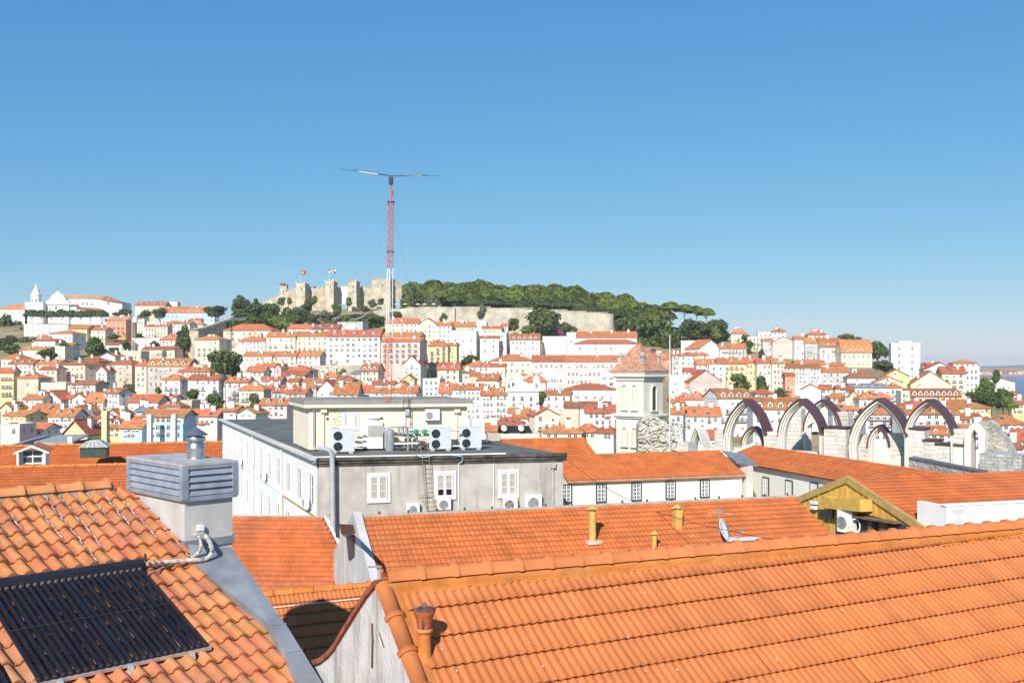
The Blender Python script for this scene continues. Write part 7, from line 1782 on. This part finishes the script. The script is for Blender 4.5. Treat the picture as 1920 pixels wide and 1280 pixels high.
# air conditioners
CAS = mat('ac_casing_grey', (.52, .55, .59), rough=.5, var=.04); CASW = mat('ac_casing_white', (.74, .73, .70), rough=.5, var=.04); FAN = mat('fan_black', (.012, .012, .014), rough=.5)
def fan_mesh(r, m1):
    mb = MB(); mb.lathe([(r, 0), (r, -.05), (r * .93, -.05), (r * .93, 0)], 20)
    return mb
def ac(label, p, W, Hh, D, yaw, fans, casing, fanm, feet=True, name='air_conditioner', group=None):
    """unit whose front bottom centre stands at p; fans = [(x, z, r)]"""
    t = thing(name, label, 'air conditioner', p, yaw, group)
    mb = MB(); mb.box((0, D / 2, Hh / 2 + .06), (W, D, Hh)); mb.box((0, D / 2, Hh + .075), (W + .03, D + .03, .03)); mb.build('casing', casing, t)
    for x, z, r in fans:
        c = MB(); c.cyl((x, -.004, z), (x, .0, z), r, n=24); o = c.build('fan_disc', fanm, t)
        g = MB(); n = 24
        for rr2 in (r, r * .72, r * .45, r * .2):
            for i in range(n):
                a0, a1 = 2 * math.pi * i / n, 2 * math.pi * (i + 1) / n
                g.cyl((x + rr2 * math.cos(a0), -.03, z + rr2 * math.sin(a0)), (x + rr2 * math.cos(a1), -.03, z + rr2 * math.sin(a1)), .009, n=3, caps=False)
        for i in range(8):
            a0 = math.pi * i / 4; g.cyl((x, -.03, z), (x + r * math.cos(a0), -.03, z + r * math.sin(a0)), .007, n=3, caps=False)
        g.build('grille', IRON if fanm is FAN else GALV, o)
        b = MB()
        for i in range(4):
            a0 = R(20 + 90 * i); d = Vector((math.cos(a0), 0, math.sin(a0))); e = Vector((-d.z, 0, d.x)); cc = Vector((x, -.012, z))
            b.add([cc + d * r * .18 - e * r * .1, cc + d * r * .9 - e * r * .12, cc + d * r * .86 + e * r * .42 + Vector((0, -.012, 0)), cc + d * r * .2 + e * r * .14], [(0, 1, 2, 3)])
        b.cyl((x, -.012, z), (x, -.03, z), r * .2, n=10); b.build('blades', mat('fan_blade_grey', (.05, .05, .055), rough=.4) if fanm is FAN else GALV, o)
    if feet:
        for sx in (-.36, .36): MB().box((sx * W, D / 2, -.03), (.3, D * 1.1, .16)).build('foot', mat('concrete_foot', (.45, .42, .38)), t)
    return t
def roof_pt(x, y): return PZ(x, y, zT + .08)
for x0, x1, yt, yb, lab in ((621, 664, 807, 848, 'large grey twin-fan unit at the left roof corner'), (805, 846, 803, 843, 'large grey twin-fan unit right of the pump set'), (862, 903, 802, 841, 'large grey twin-fan unit at the right end of the plant')):
    p = roof_pt((x0 + x1) / 2, yb); k = p.y / F; W, Hh = (x1 - x0) * k, (yb - yt) * k
    ac(lab, p, W, Hh, .5, yC * .6, [(-W * .20, Hh * .76, Hh * .2), (-W * .20, Hh * .27, Hh * .2)], CAS, FAN)
p = roof_pt(699, 842); k = p.y / F
t = thing('condenser_unit', 'tall pale upright condenser with top outlet in front of the penthouse', 'air conditioner', p, yC * .6); W, Hh = 37 * k, 50 * k
MB().box((0, .5, Hh / 2 + .05), (W, 1.0, Hh)).build('casing', CASW, t); MB().lathe([(W * .36, Hh), (W * .36, Hh + .22), (W * .42, Hh + .25), (W * .42, Hh + .3), (W * .3, Hh + .3)], 18, (0, .5, .05)).build('outlet_ring', CASW, t)
mb = MB(); mb.box((W * .12, -.005, Hh * .68), (W * .72, .03, Hh * .42)); o = mb.build('intake', mat('intake_dark', (.12, .11, .09)), t)
mb = MB()
for i in range(13): mb.box((W * (-.23 + .70 * i / 12), -.03, Hh * .68), (.02, .02, Hh * .42))
for i in range(11): mb.box((W * .12, -.03, Hh * (.48 + .40 * i / 10)), (W * .72, .02, .02))
mb.build('grille', CASW, o)
# wall units
p = pf(811, 789, .45); ac('white single-fan unit high on the penthouse wall', p, 27 * p.y / F, 20 * p.y / F, .4, yC, [(-.22, .40, .25)], CASW, GALV, False)
for x, y, w_, h_, lab, fx in ((774.5, 965, 25, 19, 'white single-fan unit low on the grey front, leftmost', 0), (833, 957, 25, 22, 'cream single-fan unit right under the middle window', -.05), (957.5, 958, 27, 23, 'white unit with rusty fan under the right window', -.1), (1000, 957, 33, 27, 'white unit with big grey fan, rightmost on the grey front', 0)):
    p = cf(x, y, .45); k = p.y / F; r = h_ * k * .38
    ac(lab, p, w_ * k, h_ * k, .4, yC, [(fx * w_ * k, h_ * k * .52, r)], CASW, mat('rusty_fan', (.25, .12, .07)) if 'rusty' in lab else GALV, False)
for x, y in ((571, 946), (492, 900), (445, 910), (447, 985), (490, 893)):
    pass
for x, y, lab in ((569, 952, 'small white unit at the near end of the white side wall'), (490, 899, 'small white unit in the upper middle of the white side wall'), (446, 872, 'small white unit high at the far end of the white side wall'), (446, 992, 'small white unit low at the far end of the white side wall')):
    p = cs(x, y, .5); ac(lab, p, .8, .58, .3, yS + math.pi * 0, [(-.1, .33, .2)], CASW, GALV, False)
# pump and pipe set
pp = thing('pump_station', 'cluster of pumps, insulated pipes and a grey tank on the flat roof', 'pump', roof_pt(765, 843)); ppo = pp.location
def rp2(x, y, Y): return P(x, y, Y)
Yp = pp.location.y; kp = Yp / F
TG = mat('tank_grey', (.24, .26, .29), rough=.45, var=.06); INS = mat('insulated_pipe_silver', (.52, .54, .57), rough=.35, metal=.5, var=.08)
a = rp2(731, 848, Yp); MB().lathe([(.0, 0), (.32, .02), (.33, .1), (.33, 40 * kp), (.25, 43 * kp), (0, 45 * kp)], 20, a - ppo).build('tank', TG, pp)
for i, path in enumerate((((740, 832), (785, 831)), ((720, 800), (766, 798)), ((720, 802), (720, 812)), ((765, 798), (765, 846)), ((775, 815), (805, 815)), ((782, 818), (782, 845)), ((790, 822), (800, 822)), ((664, 825), (685, 825)), ((664, 836), (685, 836)), ((664, 811), (684, 811)), ((846, 806), (862, 806)), ((846, 836), (862, 836)), ((766, 806), (806, 806)))):
    MB().tube([rp2(x, y, Yp + .25 * (i % 3)) for x, y in path], .10 if i in (0, 1, 4) else .07, 8).build('pipe', INS, pp, ppo)
for x in (748, 755, 762): MB().cyl(rp2(x, 800, Yp - .1), rp2(x, 814, Yp - .1), .10, n=8).build('valve', GALV, pp, ppo)
GRV = mat('green_motor', (.04, .30, .17), rough=.5)
for x in (779, 795):
    c = rp2(x, 814, Yp - .2) - ppo; MB().lathe([(0, 0), (.16, 0), (.17, .1), (.17, .3), (.12, .36), (0, .38)], 10, c).box(c + Vector((.18, 0, .2)), (.14, .2, .24)).build('pump_motor', GRV, pp)
for x, y, s in ((752, 832, .4), (745, 842, .5), (790, 832, .5), (772, 842, .35), (802, 836, .45), (760, 842, .3)):
    c = rp2(x, y, Yp + .3); MB().box(c, (s, .4, s * .9)).cyl(c + Vector((-.3, -.2, .1)), c + Vector((.3, -.2, .1)), .09, n=7).build('pump_body', mat('pump_dark', (.07, .07, .075), rough=.5, var=.1), pp, ppo)
MB().tube([rp2(742, 812, Yp + .4), rp2(754, 836, Yp + .4)], .04, 5).build('tie_bar', YEL, pp, ppo)
bp = thing('pipe_bundle', 'bundle of insulated pipes bending over the left roof corner', 'pipe', roof_pt(600, 838))
for i in range(5):
    Yb = bp.location.y + .1 + .16 * i; MB().tube(smooth_path([P(664, 836 - 2 * i, Yb + 1.2), P(612, 832 - 2 * i, Yb + .8), P(594, 834 - 2.4 * i, Yb + .2), P(598, 840 - 2 * i, Yb - .4), P(618, 846 - 1.0 * i, Yb - 1.0)], 5), .055, 6).build('pipe', INS, bp, bp.location)
tk = thing('water_tank', 'white rooftop tank with small grey lid right of the penthouse', 'tank', PZ(892, 828, zT + .1) + Vector((0, 3, 0)), yC); k = tk.location.y / F
MB().box((0, 0, 19 * k), (24 * k, 1, 38 * k)).build('body', WHITE, tk); MB().cyl((-.1, -.1, 37 * k), (-.1, -.1, 40 * k), .3, n=12).build('lid', CAS, tk)
kb = thing('roof_hatch', 'low beige concrete hatch on the flat roof behind the twin-fan units', 'hatch', PZ(926, 826, zT + .1), yC); MB().box((0, .3, .3), (1.0, .9, .6)).build('hatch', mat('beige_concrete', (.48, .43, .35), var=.1, scale=3), kb); MB().tube([(-.4, -.3, .1), (-1.0, -.3, .1), (-1.2, -.5, .1)], .04, 6).build('conduit', GALV, kb)

# lattice antenna mast standing on the penthouse
mz = PA.z + ptop + .55; mp = P(727.5, 757, 68.5); mp.z = mz
am = thing('antenna_mast', 'tall red and white lattice antenna mast on the penthouse roof', 'antenna', mp); k = 68.5 / F
REDM = mat('mast_red', (.58, .13, .07), rough=.6, var=.1); WHM = mat('mast_white', (.76, .75, .74), rough=.6, var=.05)
def mh_(y): return CZ + (HY - y) / F * 68.5 - mz
def seg(y0, y1, m, nm, w0, w1, x0, x1, n):
    mb = MB(); z0, z1 = max(-.1, mh_(y0)), mh_(y1)
    A3 = [(math.cos(R(a)), math.sin(R(a))) for a in (-90, 30, 150)]
    def pt_(t, j): w = w0 + (w1 - w0) * t; return Vector((x0 + (x1 - x0) * t + A3[j][0] * w, A3[j][1] * w, z0 + (z1 - z0) * t))
    for j in range(3): mb.cyl(pt_(0, j), pt_(1, j), .028, n=5)
    for i in range(n):
        for j in range(3):
            mb.cyl(pt_(i / n, j), pt_((i + .5) / n, (j + 1) % 3), .013, n=3, caps=False); mb.cyl(pt_((i + .5) / n, (j + 1) % 3), pt_((i + 1) / n, j), .013, n=3, caps=False)
    mb.build(nm, m, am)
sx = 6 * k / 420
seg(757, 632, REDM, 'lower_lattice', .26, .25, 0, 125 * sx, 9); seg(632, 503, WHM, 'middle_lattice', .25, .22, 125 * sx, 254 * sx, 10); seg(503, 378, REDM, 'upper_lattice', .22, .20, 254 * sx, 379 * sx, 10)
xt = 379 * sx; MB().cyl((xt, 0, mh_(380)), (xt, 0, mh_(332)), .05, n=7).build('top_pole', REDM, am)
for y in (378, 471): MB().box((xt - (y - 378) * sx, 0, mh_(y)), (.5, .4, .06)).build('ring_plate', mat('mast_brown', (.25, .12, .08)), am)
MB().box((xt + .1, 0, mh_(362)), (.14, .14, .4)).build('rotor', mat('mast_brown', (.25, .12, .08)), am)
MB().cyl((xt, 0, mh_(346)), (xt, 0, mh_(332)), .15, n=10).build('balun_can', IRON, am)
DKR = mat('antenna_dark_rod', (.05, .055, .07), rough=.5)
for x, y, yy in ((655, 308, 1.6), (640, 321, -.8), (825, 325, .8), (803, 337, -1.6)):
    tip = Vector(((x - 733.5) * k + xt, yy, mh_(y))); b = Vector((xt, 0, mh_(330))); MB().cyl(b, b.lerp(tip, .55), .026, .02, 5).cyl(b.lerp(tip, .55), tip, .02, .012, 5).build('antenna_rod', DKR, am)
    if yy in (-.8, .8): MB().cyl(b.lerp(tip, .25), b.lerp(tip, .62), .034, n=6).build('rod_sleeve', WHM, am)
for x, y in ((632, 600), (790, 600)):
    MB().cyl((xt, 0, mh_(382)), ((x - 727.5) * k * 1.25, 5 if x > 700 else 4, .1), .008, n=3).build('guy_wire', GALV, am)

# ---------------------------------------------------------------- cream convent ranges
_, uD, vD, nD = roof_frame(72, .38, 1200, 870, 82)
OD = PZ(1030, 853, CZ - 7.15); dU = (hit(1364, 846, OD, nC) - OD).length
cd = simple_house('convent_range', 'cream range with small-paned windows and dentilled eaves', OD, uD, vD, dU, 4.6, TILE_M, CREAMW, seed=8, wall_h=9, ridge=False, cat='convent')
ED = OD + vD * 4.25
def df(x, y, o=0.0): return hit(x, y, ED + nC * o, Vector((vD.x, vD.y, 0)).normalized())
mb = MB(); nd = 60
for i in range(nd):
    p = OD + vD * 4.5 + uD * (dU * (i + .5) / nd); mb.cyl(p - vD * .3 - up * .12, p + vD * .1 - up * .1, .075, n=6)
o = mb.build('eaves_tile', mat('pale_eave_tile', (.6, .42, .33), var=.1), cd, cd.location); o['kind'] = 'stuff'
def pane_window(c, yaw, W, Hh, parent, off, dark=GLASS, nx=2, nz=4):
    mb = MB()
    for cc, s in (((-W / 2, -.04, Hh / 2), (.09, .08, Hh)), ((W / 2, -.04, Hh / 2), (.09, .08, Hh)), ((0, -.04, Hh), (W, .08, .09)), ((0, -.05, 0), (W + .1, .1, .09))): mb.box(cc, s)
    o = mb.build('window', GRN, parent, loc=c - off, yaw=yaw)
    mb = MB(); mb.add([(-W / 2 + .04, -.02, .04), (W / 2 - .04, -.02, .04), (W / 2 - .04, -.02, Hh - .04), (-W / 2 + .04, -.02, Hh - .04)], [(0, 1, 2, 3)]); mb.build('pane', dark, o)
    mb = MB()
    for x in (-W / 2 + .08, 0, W / 2 - .08): mb.box((x, -.04, Hh / 2), (.10 if x == 0 else .07, .04, Hh - .1))
    for x in (-W / 4, W / 4): mb.box((x, -.036, Hh / 2), (.035, .03, Hh - .1))
    for j in range(nz + 1): mb.box((0, -.035, .06 + (Hh - .12) * j / nz), (W - .1, .03, .05))
    mb.build('muntins', WHITE, o)
for x, y in ((1062, 941), (1127, 940), (1193, 937), (1257, 934), (1321, 931)):
    pane_window(df(x, y, .03), math.atan2(uD.y, uD.x), .8, 1.35, cd, cd.location)
r0 = PZ(1415, 834, CZ - 7.2); r1 = PZ(1772, 886, CZ - 7.2); uE = (r1 - r0).normalized(); hE = Vector((uE.y, -uE.x, 0)); hE = hE if hE.x < 0 else -hE
vE = (hE * 3.1 - up * 1.05).normalized()
ce = simple_house('convent_range', 'cream side range whose long tiled roof runs down towards the viewer', r0, uE, vE, (r1 - r0).length + 1.5, 3.6, TILE_M, CREAMW, seed=9, wall_h=9, ridge=False, cat='convent')
mb = MB(); mb.prism([r0 - uE * .25 + up * .2, r0 - uE * .25 + vE * 3.7 + up * .2, r0 - uE * .25 + vE * 3.7 - up * .5, r0 - uE * .25 - up * .5], uE * .35); mb.build('verge_parapet', WHITEW, ce, ce.location)
for i in range(26): 
    p = r0 + uE * (1 + i * .9) + vE * 2.6; MB().box(p + up * .12, (.1, .1, .12)).build('snow_stop', ROOFD, ce, ce.location)
WE = r0 + vE * 3.25; yE = math.atan2(uE.y, uE.x)
for x, y in ((1436, 929), (1480, 936), (1527, 942)):
    pane_window(hit(x, y, WE + hE * .03, hE), yE, 1.0, 1.55, ce, ce.location, CURT)
# link block with white wall between the ranges
lb = thing('link_wall', 'cream corner block joining the two convent ranges', 'building', P(1400, 940, 82)); a, b = P(1386, 868, 83), P(1412, 874, 80.6)
MB().prism([a - up * 8, b - up * 8, b, a], (0, 6, 0)).build('wall', CREAMW, lb, lb.location); MB().prism([a - Vector((.3, .3, 0)), b + Vector((.3, -.3, 0)), b + Vector((.3, 5, .5)), a + Vector((-.3, 5, .5))], up * .12).build('lead_roof', LEAD, lb, lb.location)
# roof strip behind the flat roof corner
_, uX, vX, nX = roof_frame(72, .45, 1000, 830, 95)
simple_house('convent_range', 'orange roof strip between the grey front corner and the belfry', PZ(930, 823, CZ - 6.9), uX, vX, 9.0, 3.2, TILE_M, CREAMW, seed=10, ridge=False, cat='convent')

# ---------------------------------------------------------------- house with yellow boarded gable
_, uF, vF, nF = roof_frame(73, .5, 1700, 930, 50)
AF = PZ(1590, 895, CZ - 5.54)
fR_ = hit(1738, 992, AF, uF); fL_ = hit(1490, 938, AF, uF)
vFf = (fR_ - AF); vFl = vFf.length; vFn = vFf.normalized()
fh = thing('gabled_house', 'tiled house with ochre boarded gable and service ducts', 'house', AF - up * 9); fho = fh.location
FU = 16
tiled(fh, fho, AF, uF, vFn, FU, vFl + .4, TILE_G, seed=11)
mb = MB(); bl = fL_ - AF; mb.prism([AF, AF + uF * FU, AF + uF * FU + bl, AF + bl], up * -.12); mb.prism([AF - up * .05, AF + vFf - up * .05, AF + uF * FU + vFf - up * .05, AF + uF * FU - up * .05], up * -.12); mb.build('roof_deck', ROOF, fh, fho)
OCH = mat('ochre_boards', (.66, .41, .09), var=.10, scale=2.5, streak=.25, rnd=.08); OCHD = mat('ochre_verge', (.50, .33, .11), var=.12, scale=2.5)
for q, nm in ((fR_, 0), (fL_, 1)):
    e = (q - AF).normalized(); mb = MB(); a = AF - uF * .14 + up * .1; b = q - uF * .14 + up * .1 + e * .2
    mb.prism([a, b, b - up * .36, a - up * .36], uF * .2); mb.build('verge_board', OCHD, fh, fho)
nb = 46; hb = uF.cross(up).normalized(); hb = hb if hb.y < 0 else -hb
sR, sL = (fR_ - AF).dot(hb), (fL_ - AF).dot(hb)
for i in range(nb):
    s0, s1 = sL + (sR - sL) * i / nb, sL + (sR - sL) * (i + 1) / nb; sm_ = (s0 + s1) / 2
    zt_ = AF.z + ((fR_.z - AF.z) * sm_ / sR if sm_ > 0 else (fL_.z - AF.z) * sm_ / sL) - .22
    zb_ = min(fL_.z, fR_.z) - 1.5
    if 1.0 < sm_ < sR * .98 and zt_ < fR_.z - .5: pass
    c0, c1 = AF + hb * (s0 + .012), AF + hb * (s1 - .012)
    mb = MB(); o_ = -uF * (.03 if i % 2 else .05)
    mb.prism([Vector((c0.x, c0.y, zb_)) + o_, Vector((c1.x, c1.y, zb_)) + o_, Vector((c1.x, c1.y, zt_)) + o_, Vector((c0.x, c0.y, zt_)) + o_], uF * .06); mb.build('board', OCH, fh, fho)
mb = MB(); mb.prism([AF - up * .3, AF + bl - up * .3, AF + bl - up * 6, AF + vFf - up * 6, AF + vFf - up * .3], uF * (FU - .3)); mb.build('wall', CREAMW, fh, fho)
def ff(x, y, o=0.0): return hit(x, y, AF - uF * o, uF)
yF = math.atan2(hb.y, hb.x)
def slab_px(name, m, pts, o0, d, par=fh, off=fho):
    mb = MB(); mb.prism([ff(x, y, o0) for x, y in pts], -uF * d); mb.build(name, m, par, off)
slab_px('duct', OCH, ((1568, 932), (1636, 935), (1636, 958), (1568, 951)), .08, .7)
slab_px('duct_elbow', OCH, ((1550, 927), (1569, 930), (1569, 955), (1550, 953)), .08, .5)
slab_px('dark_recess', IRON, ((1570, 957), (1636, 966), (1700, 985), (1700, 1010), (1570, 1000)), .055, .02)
slab_px('rusty_shelf', mat('brown_shelf', (.22, .13, .08), var=.15), ((1596, 962), (1692, 978), (1692, 981), (1596, 966)), .08, .5)
slab_px('brown_post', MATS['brown_shelf'], ((1633, 972), (1641, 973), (1641, 1000), (1633, 999)), .08, .2); slab_px('brown_post', MATS['brown_shelf'], ((1655, 975), (1666, 977), (1666, 1000), (1655, 999)), .08, .2)
slab_px('solar_pane', mat('blue_grey_pane', (.10, .11, .15), rough=.2), ((1539, 951), (1563, 955), (1563, 972), (1539, 966)), .1, .08)
slab_px('white_box', WHITE, ((1525, 938), (1534, 940), (1534, 945), (1525, 944)), .08, .2); slab_px('white_box', WHITE, ((1525, 947), (1534, 948), (1534, 955), (1525, 953)), .08, .2)
dsk = thing('satellite_dish', 'small black satellite dish on the ochre boarded gable', 'satellite dish', ff(1540, 941, .3)); o = MB().lathe([(0, -.06), (.15, -.05), (.28, .02), (.28, .04), (0, -.03)], 14).build('reflector', IRON, dsk); o.rotation_euler = (R(80), 0, R(50)); MB().tube([(0, 0, 0), (.1, .35, 0)], .02, 5).build('arm', IRON, dsk)
p = ff(1583, 1000, .7); ac('white outdoor unit with yellow sticker before the ochre gable', p, 34 * p.y / F, 40 * p.y / F, .38, yF + .25, [(-.15, .52, .30)], CASW, GALV, False)
MB().box((.25, -.01, .35), (.10, .012, .12)).build('sticker', mat('yellow_sticker', (.7, .6, .05)), bpy.data.objects[[o.name for o in bpy.data.objects if o.get('label') == 'white outdoor unit with yellow sticker before the ochre gable'][0]])
cbx = thing('coiled_hose', 'white coiled hose beside the outdoor unit', 'hose', ff(1603, 985, .5)); mb = MB()
for j in range(3):
    c = ff(1604, 984 + j, .45 + .05 * j); mb.tube([c + Vector((math.cos(t) * .22, math.sin(t) * .05, math.sin(t) * .34)) for t in np.linspace(-2.4, 2.0, 14)], .03, 6)
mb.build('coil', WHITE, cbx, cbx.location)
slab_px('ledge', mat('ledge_grey', (.4, .38, .35)), ((1562, 998), (1640, 1004), (1640, 1012), (1562, 1006)), .1, 1.0)
# white attic box on that roof
wb = thing('attic_box', 'plain white attic box set into the tiled slope at the right edge', 'dormer', PZ(1774, 985, CZ - 6.9), math.atan2(uF.y, uF.x)); k = wb.location.y / F
MB().box((4.5, .12, .1), (9, .24, 1.5)).box((.12, 1.05, .1), (.24, 1.6, 1.5)).build('wall', WHITEW, wb); MB().box((4.5, .12, .88), (9.1, .32, .08)).build('coping', WHITE, wb); MB().box((.62, -.02, .05), (.55, .05, 1.3)).build('vent_panel', mat('pale_grey_panel', (.62, .62, .62)), wb)

# overhead cables and left courtyard sheds
cbl = thing('overhead_cable', 'thin black cable sagging from the grey corner across the middle roofs', 'cable', cf(1050, 856, .3))
A0, A1 = cf(1052, 853, .3), P(1510, 1022, 30); pts = [A0.lerp(A1, i / 20) - up * (1.0 * math.sin(math.pi * i / 20)) for i in range(21)]
MB().tube(pts, .014, 4).build('cable', IRON, cbl, cbl.location)
sh = thing('metal_shed', 'grey corrugated lean-to roof behind the left tiled roof', 'shed', P(110, 835, 120)); so2 = sh.location
a, b, c, d = P(64, 828, 112), P(128, 831, 112), P(168, 813, 126), P(110, 815, 126); MB().prism([a, b, c, d], up * -.2).build('roof_sheet', mat('corrugated_grey', (.40, .38, .36), rough=.6, var=.1, scale=2), sh, so2)
MB().box(P(132, 830, 113) - up * .8, (.5, .3, 3.0)).build('post', WHITE, sh, so2)
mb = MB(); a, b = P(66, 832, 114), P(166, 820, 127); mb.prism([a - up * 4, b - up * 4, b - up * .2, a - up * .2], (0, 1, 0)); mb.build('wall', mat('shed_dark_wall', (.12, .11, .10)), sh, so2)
sg = thing('glazed_shed', 'long grey shed with a row of arched vents at the left', 'shed', P(30, 835, 118)); so3 = sg.location
a, b = P(8, 836, 105), P(80, 817, 128); mb = MB(); mb.prism([a - up * 2, b - up * 2, b, a], (0, 2, 0)); mb.build('wall', mat('zinc_wall', (.38, .40, .41), var=.06), sg, so3)
for i in range(13):
    c = a.lerp(b, (i + .5) / 13); link('vent', WINS['arch'], sg, c - so3 + Vector((-.1, -.12, -1.3)), math.atan2(b.y - a.y, b.x - a.x), (.6, 1, .8))

# ---------------------------------------------------------------- singular small things of the middle distance
np_ = thing('norfolk_pine', 'feathery tall norfolk pine with open tiers before the cream villa', 'tree', P(434, 662, 470)); k = 470 / F
MB().cyl((0, 0, -2), (0, 0, 50 * k), .22, .05, 6).build('trunk', BARK, np_)
mb = MB(); rr = random.Random(77)
for i in range(13):
    z = (10 + 38 * i / 12) * k; L_ = (9.5 - 8 * i / 12) * k
    for j in range(7):
        a = 6.283 * j / 7 + i * .4; d = Vector((math.cos(a), math.sin(a), 0))
        for q in range(5):
            p = Vector((0, 0, z)) + d * (L_ * (q + .6) / 5) + Vector((0, 0, .10 * q)); s_ = .42
            mb.add([p + Vector((rr.uniform(-s_, s_), rr.uniform(-s_, s_), rr.uniform(-.12, .2))) for _ in range(4)], [(0, 1, 2, 3)])
mb.build('crown', LEAF['dark'], np_)
def palm(px, yt, yb, Y, label):
    t = thing('palm_tree', label, 'tree', P(px, yb, Y)); k = Y / F; h = (yb - yt) * k; mb = MB(); rr = random.Random(int(px))
    MB().tube([(0, 0, -2), (.1, 0, h * .5), (0, 0, h * .9)], .16, 6).build('trunk', BARK, t)
    for i in range(26):
        a = rr.uniform(0, 6.28); d = Vector((math.cos(a), math.sin(a), 0)); e = Vector((-d.y, d.x, 0)); up_ = rr.uniform(-.3, 1.0); p = Vector((0, 0, h * .9))
        for q in range(4):
            n_ = p + d * .45 + Vector((0, 0, .45 * (up_ - .42 * q))); w0, w1 = .16 * (1 - q / 5), .16 * (1 - (q + 1) / 5)
            mb.add([p - e * w0, p + e * w0, n_ + e * w1, n_ - e * w1], [(0, 1, 2, 3)]); p = n_
    mb.build('crown', LEAF['olive'], t)
palm(416, 694, 750, 380, 'tall thin palm in front of the long white block'); palm(1461, 727, 750, 372, 'short palm beside the salmon house')
scf = thing('scaffolding', 'steel scaffolding in front of the white dormered house', 'scaffolding', P(435, 768, 366)); k = 366 / F; mb = MB()
for i in range(5):
    for d in (0, 1.1): mb.cyl(((-11 + 5.5 * i) * k, -d - .4, -1), ((-11 + 5.5 * i) * k, -d - .4, 46 * k), .06, n=4)
mb.build('standards', GALV, scf)
for j in range(5): MB().box((0, -.95, (5 + 9.5 * j) * k), (23 * k, 1.1, .1)).build('deck', mat('scaffold_deck', (.42, .38, .33)), scf); MB().cyl((-11 * k, -1.5, (9 + 9.5 * j) * k), (11 * k, -1.5, (9 + 9.5 * j) * k), .04, n=4).build('guard_rail', GALV, scf)
ha = thing('glass_attic', 'dark glazed roof terrace of the hotel block right of the white tank', 'roof terrace', P(965, 812, 236)); k = 236 / F
MB().prism([(-36 * k, 0, 0), (34 * k, 0, 0), (27 * k, 0, 14 * k), (-30 * k, 0, 14 * k)], (0, 4, 0)).build('glazing', mat('black_glazing', (.02, .022, .026), rough=.15, spec=.6), ha); MB().box((0, 1, -5 * k), (92 * k, 6, 10 * k)).build('parapet', WALLS['c'], ha)
for i, px in enumerate((945, 977)):
    t = thing('satellite_dish', ('left' if i == 0 else 'right') + ' white satellite dish of the pair on the dark glazed terrace', 'satellite dish', P(px, 809, 234))
    o = MB().lathe([(0, -.12), (.4, -.08), (.75, .05), (.75, .08), (0, -.06)], 14).build('reflector', WHITE, t); o.rotation_euler = (R(65), 0, R(20)); o.location = (0, -.2, .8); MB().cyl((0, 0, -.6), (0, 0, .8), .05, n=5).build('post', IRON, t)

# garden greenery between the hillside houses: nobody could count it
gb = MB(); rr = random.Random(41)
for (x0, x1, ye, yb, Y) in HOUSES:
    if Y < 260 or yb - ye < 9 or rr.random() > .42: continue
    for c in range(rr.randint(1, 3)):
        px = rr.uniform(x0 - 4, x1 + 4); cen = P(px, yb, Y - rr.uniform(2, 5)); w_, h_ = rr.uniform(1.0, 3.2), rr.uniform(1.2, 3.4); cen.z -= .6
        for q in range(90):
            d = Vector((rr.gauss(0, 1), rr.gauss(0, 1), rr.gauss(0, 1))).normalized() * (rr.random() ** .35); p = cen + Vector((d.x * w_, d.y * 1.2, d.z * h_ * .5)); s_ = rr.uniform(.18, .42)
            gb.add([p + Vector((rr.uniform(-s_, s_), rr.uniform(-s_, s_), rr.uniform(-s_, s_))) for _ in range(3)], [(0, 1, 2)], 0 if c % 2 else 1)
tag(gb.build('shrubbery', [LEAF['mid'], LEAF['dark']]), kind='stuff')

# ---------------------------------------------------------------- air
hz_ = MB(); hz_.box((1500, 6300, 82.5), (26000, 14000, 177))
hm = bpy.data.materials.new('air_haze'); hm.use_nodes = True
hn = hm.node_tree; hn.nodes.clear()
pv = hn.nodes.new('ShaderNodeVolumePrincipled'); pv.inputs['Color'].default_value = (0.92, 0.95, 1.0, 1); pv.inputs['Density'].default_value = 0.00008; pv.inputs['Anisotropy'].default_value = 0.0
ho_ = hn.nodes.new('ShaderNodeOutputMaterial'); hn.links.new(pv.outputs[0], ho_.inputs['Volume'])
tag(hz_.build('haze', hm), kind='stuff')
sc.cycles.volume_bounces = 0
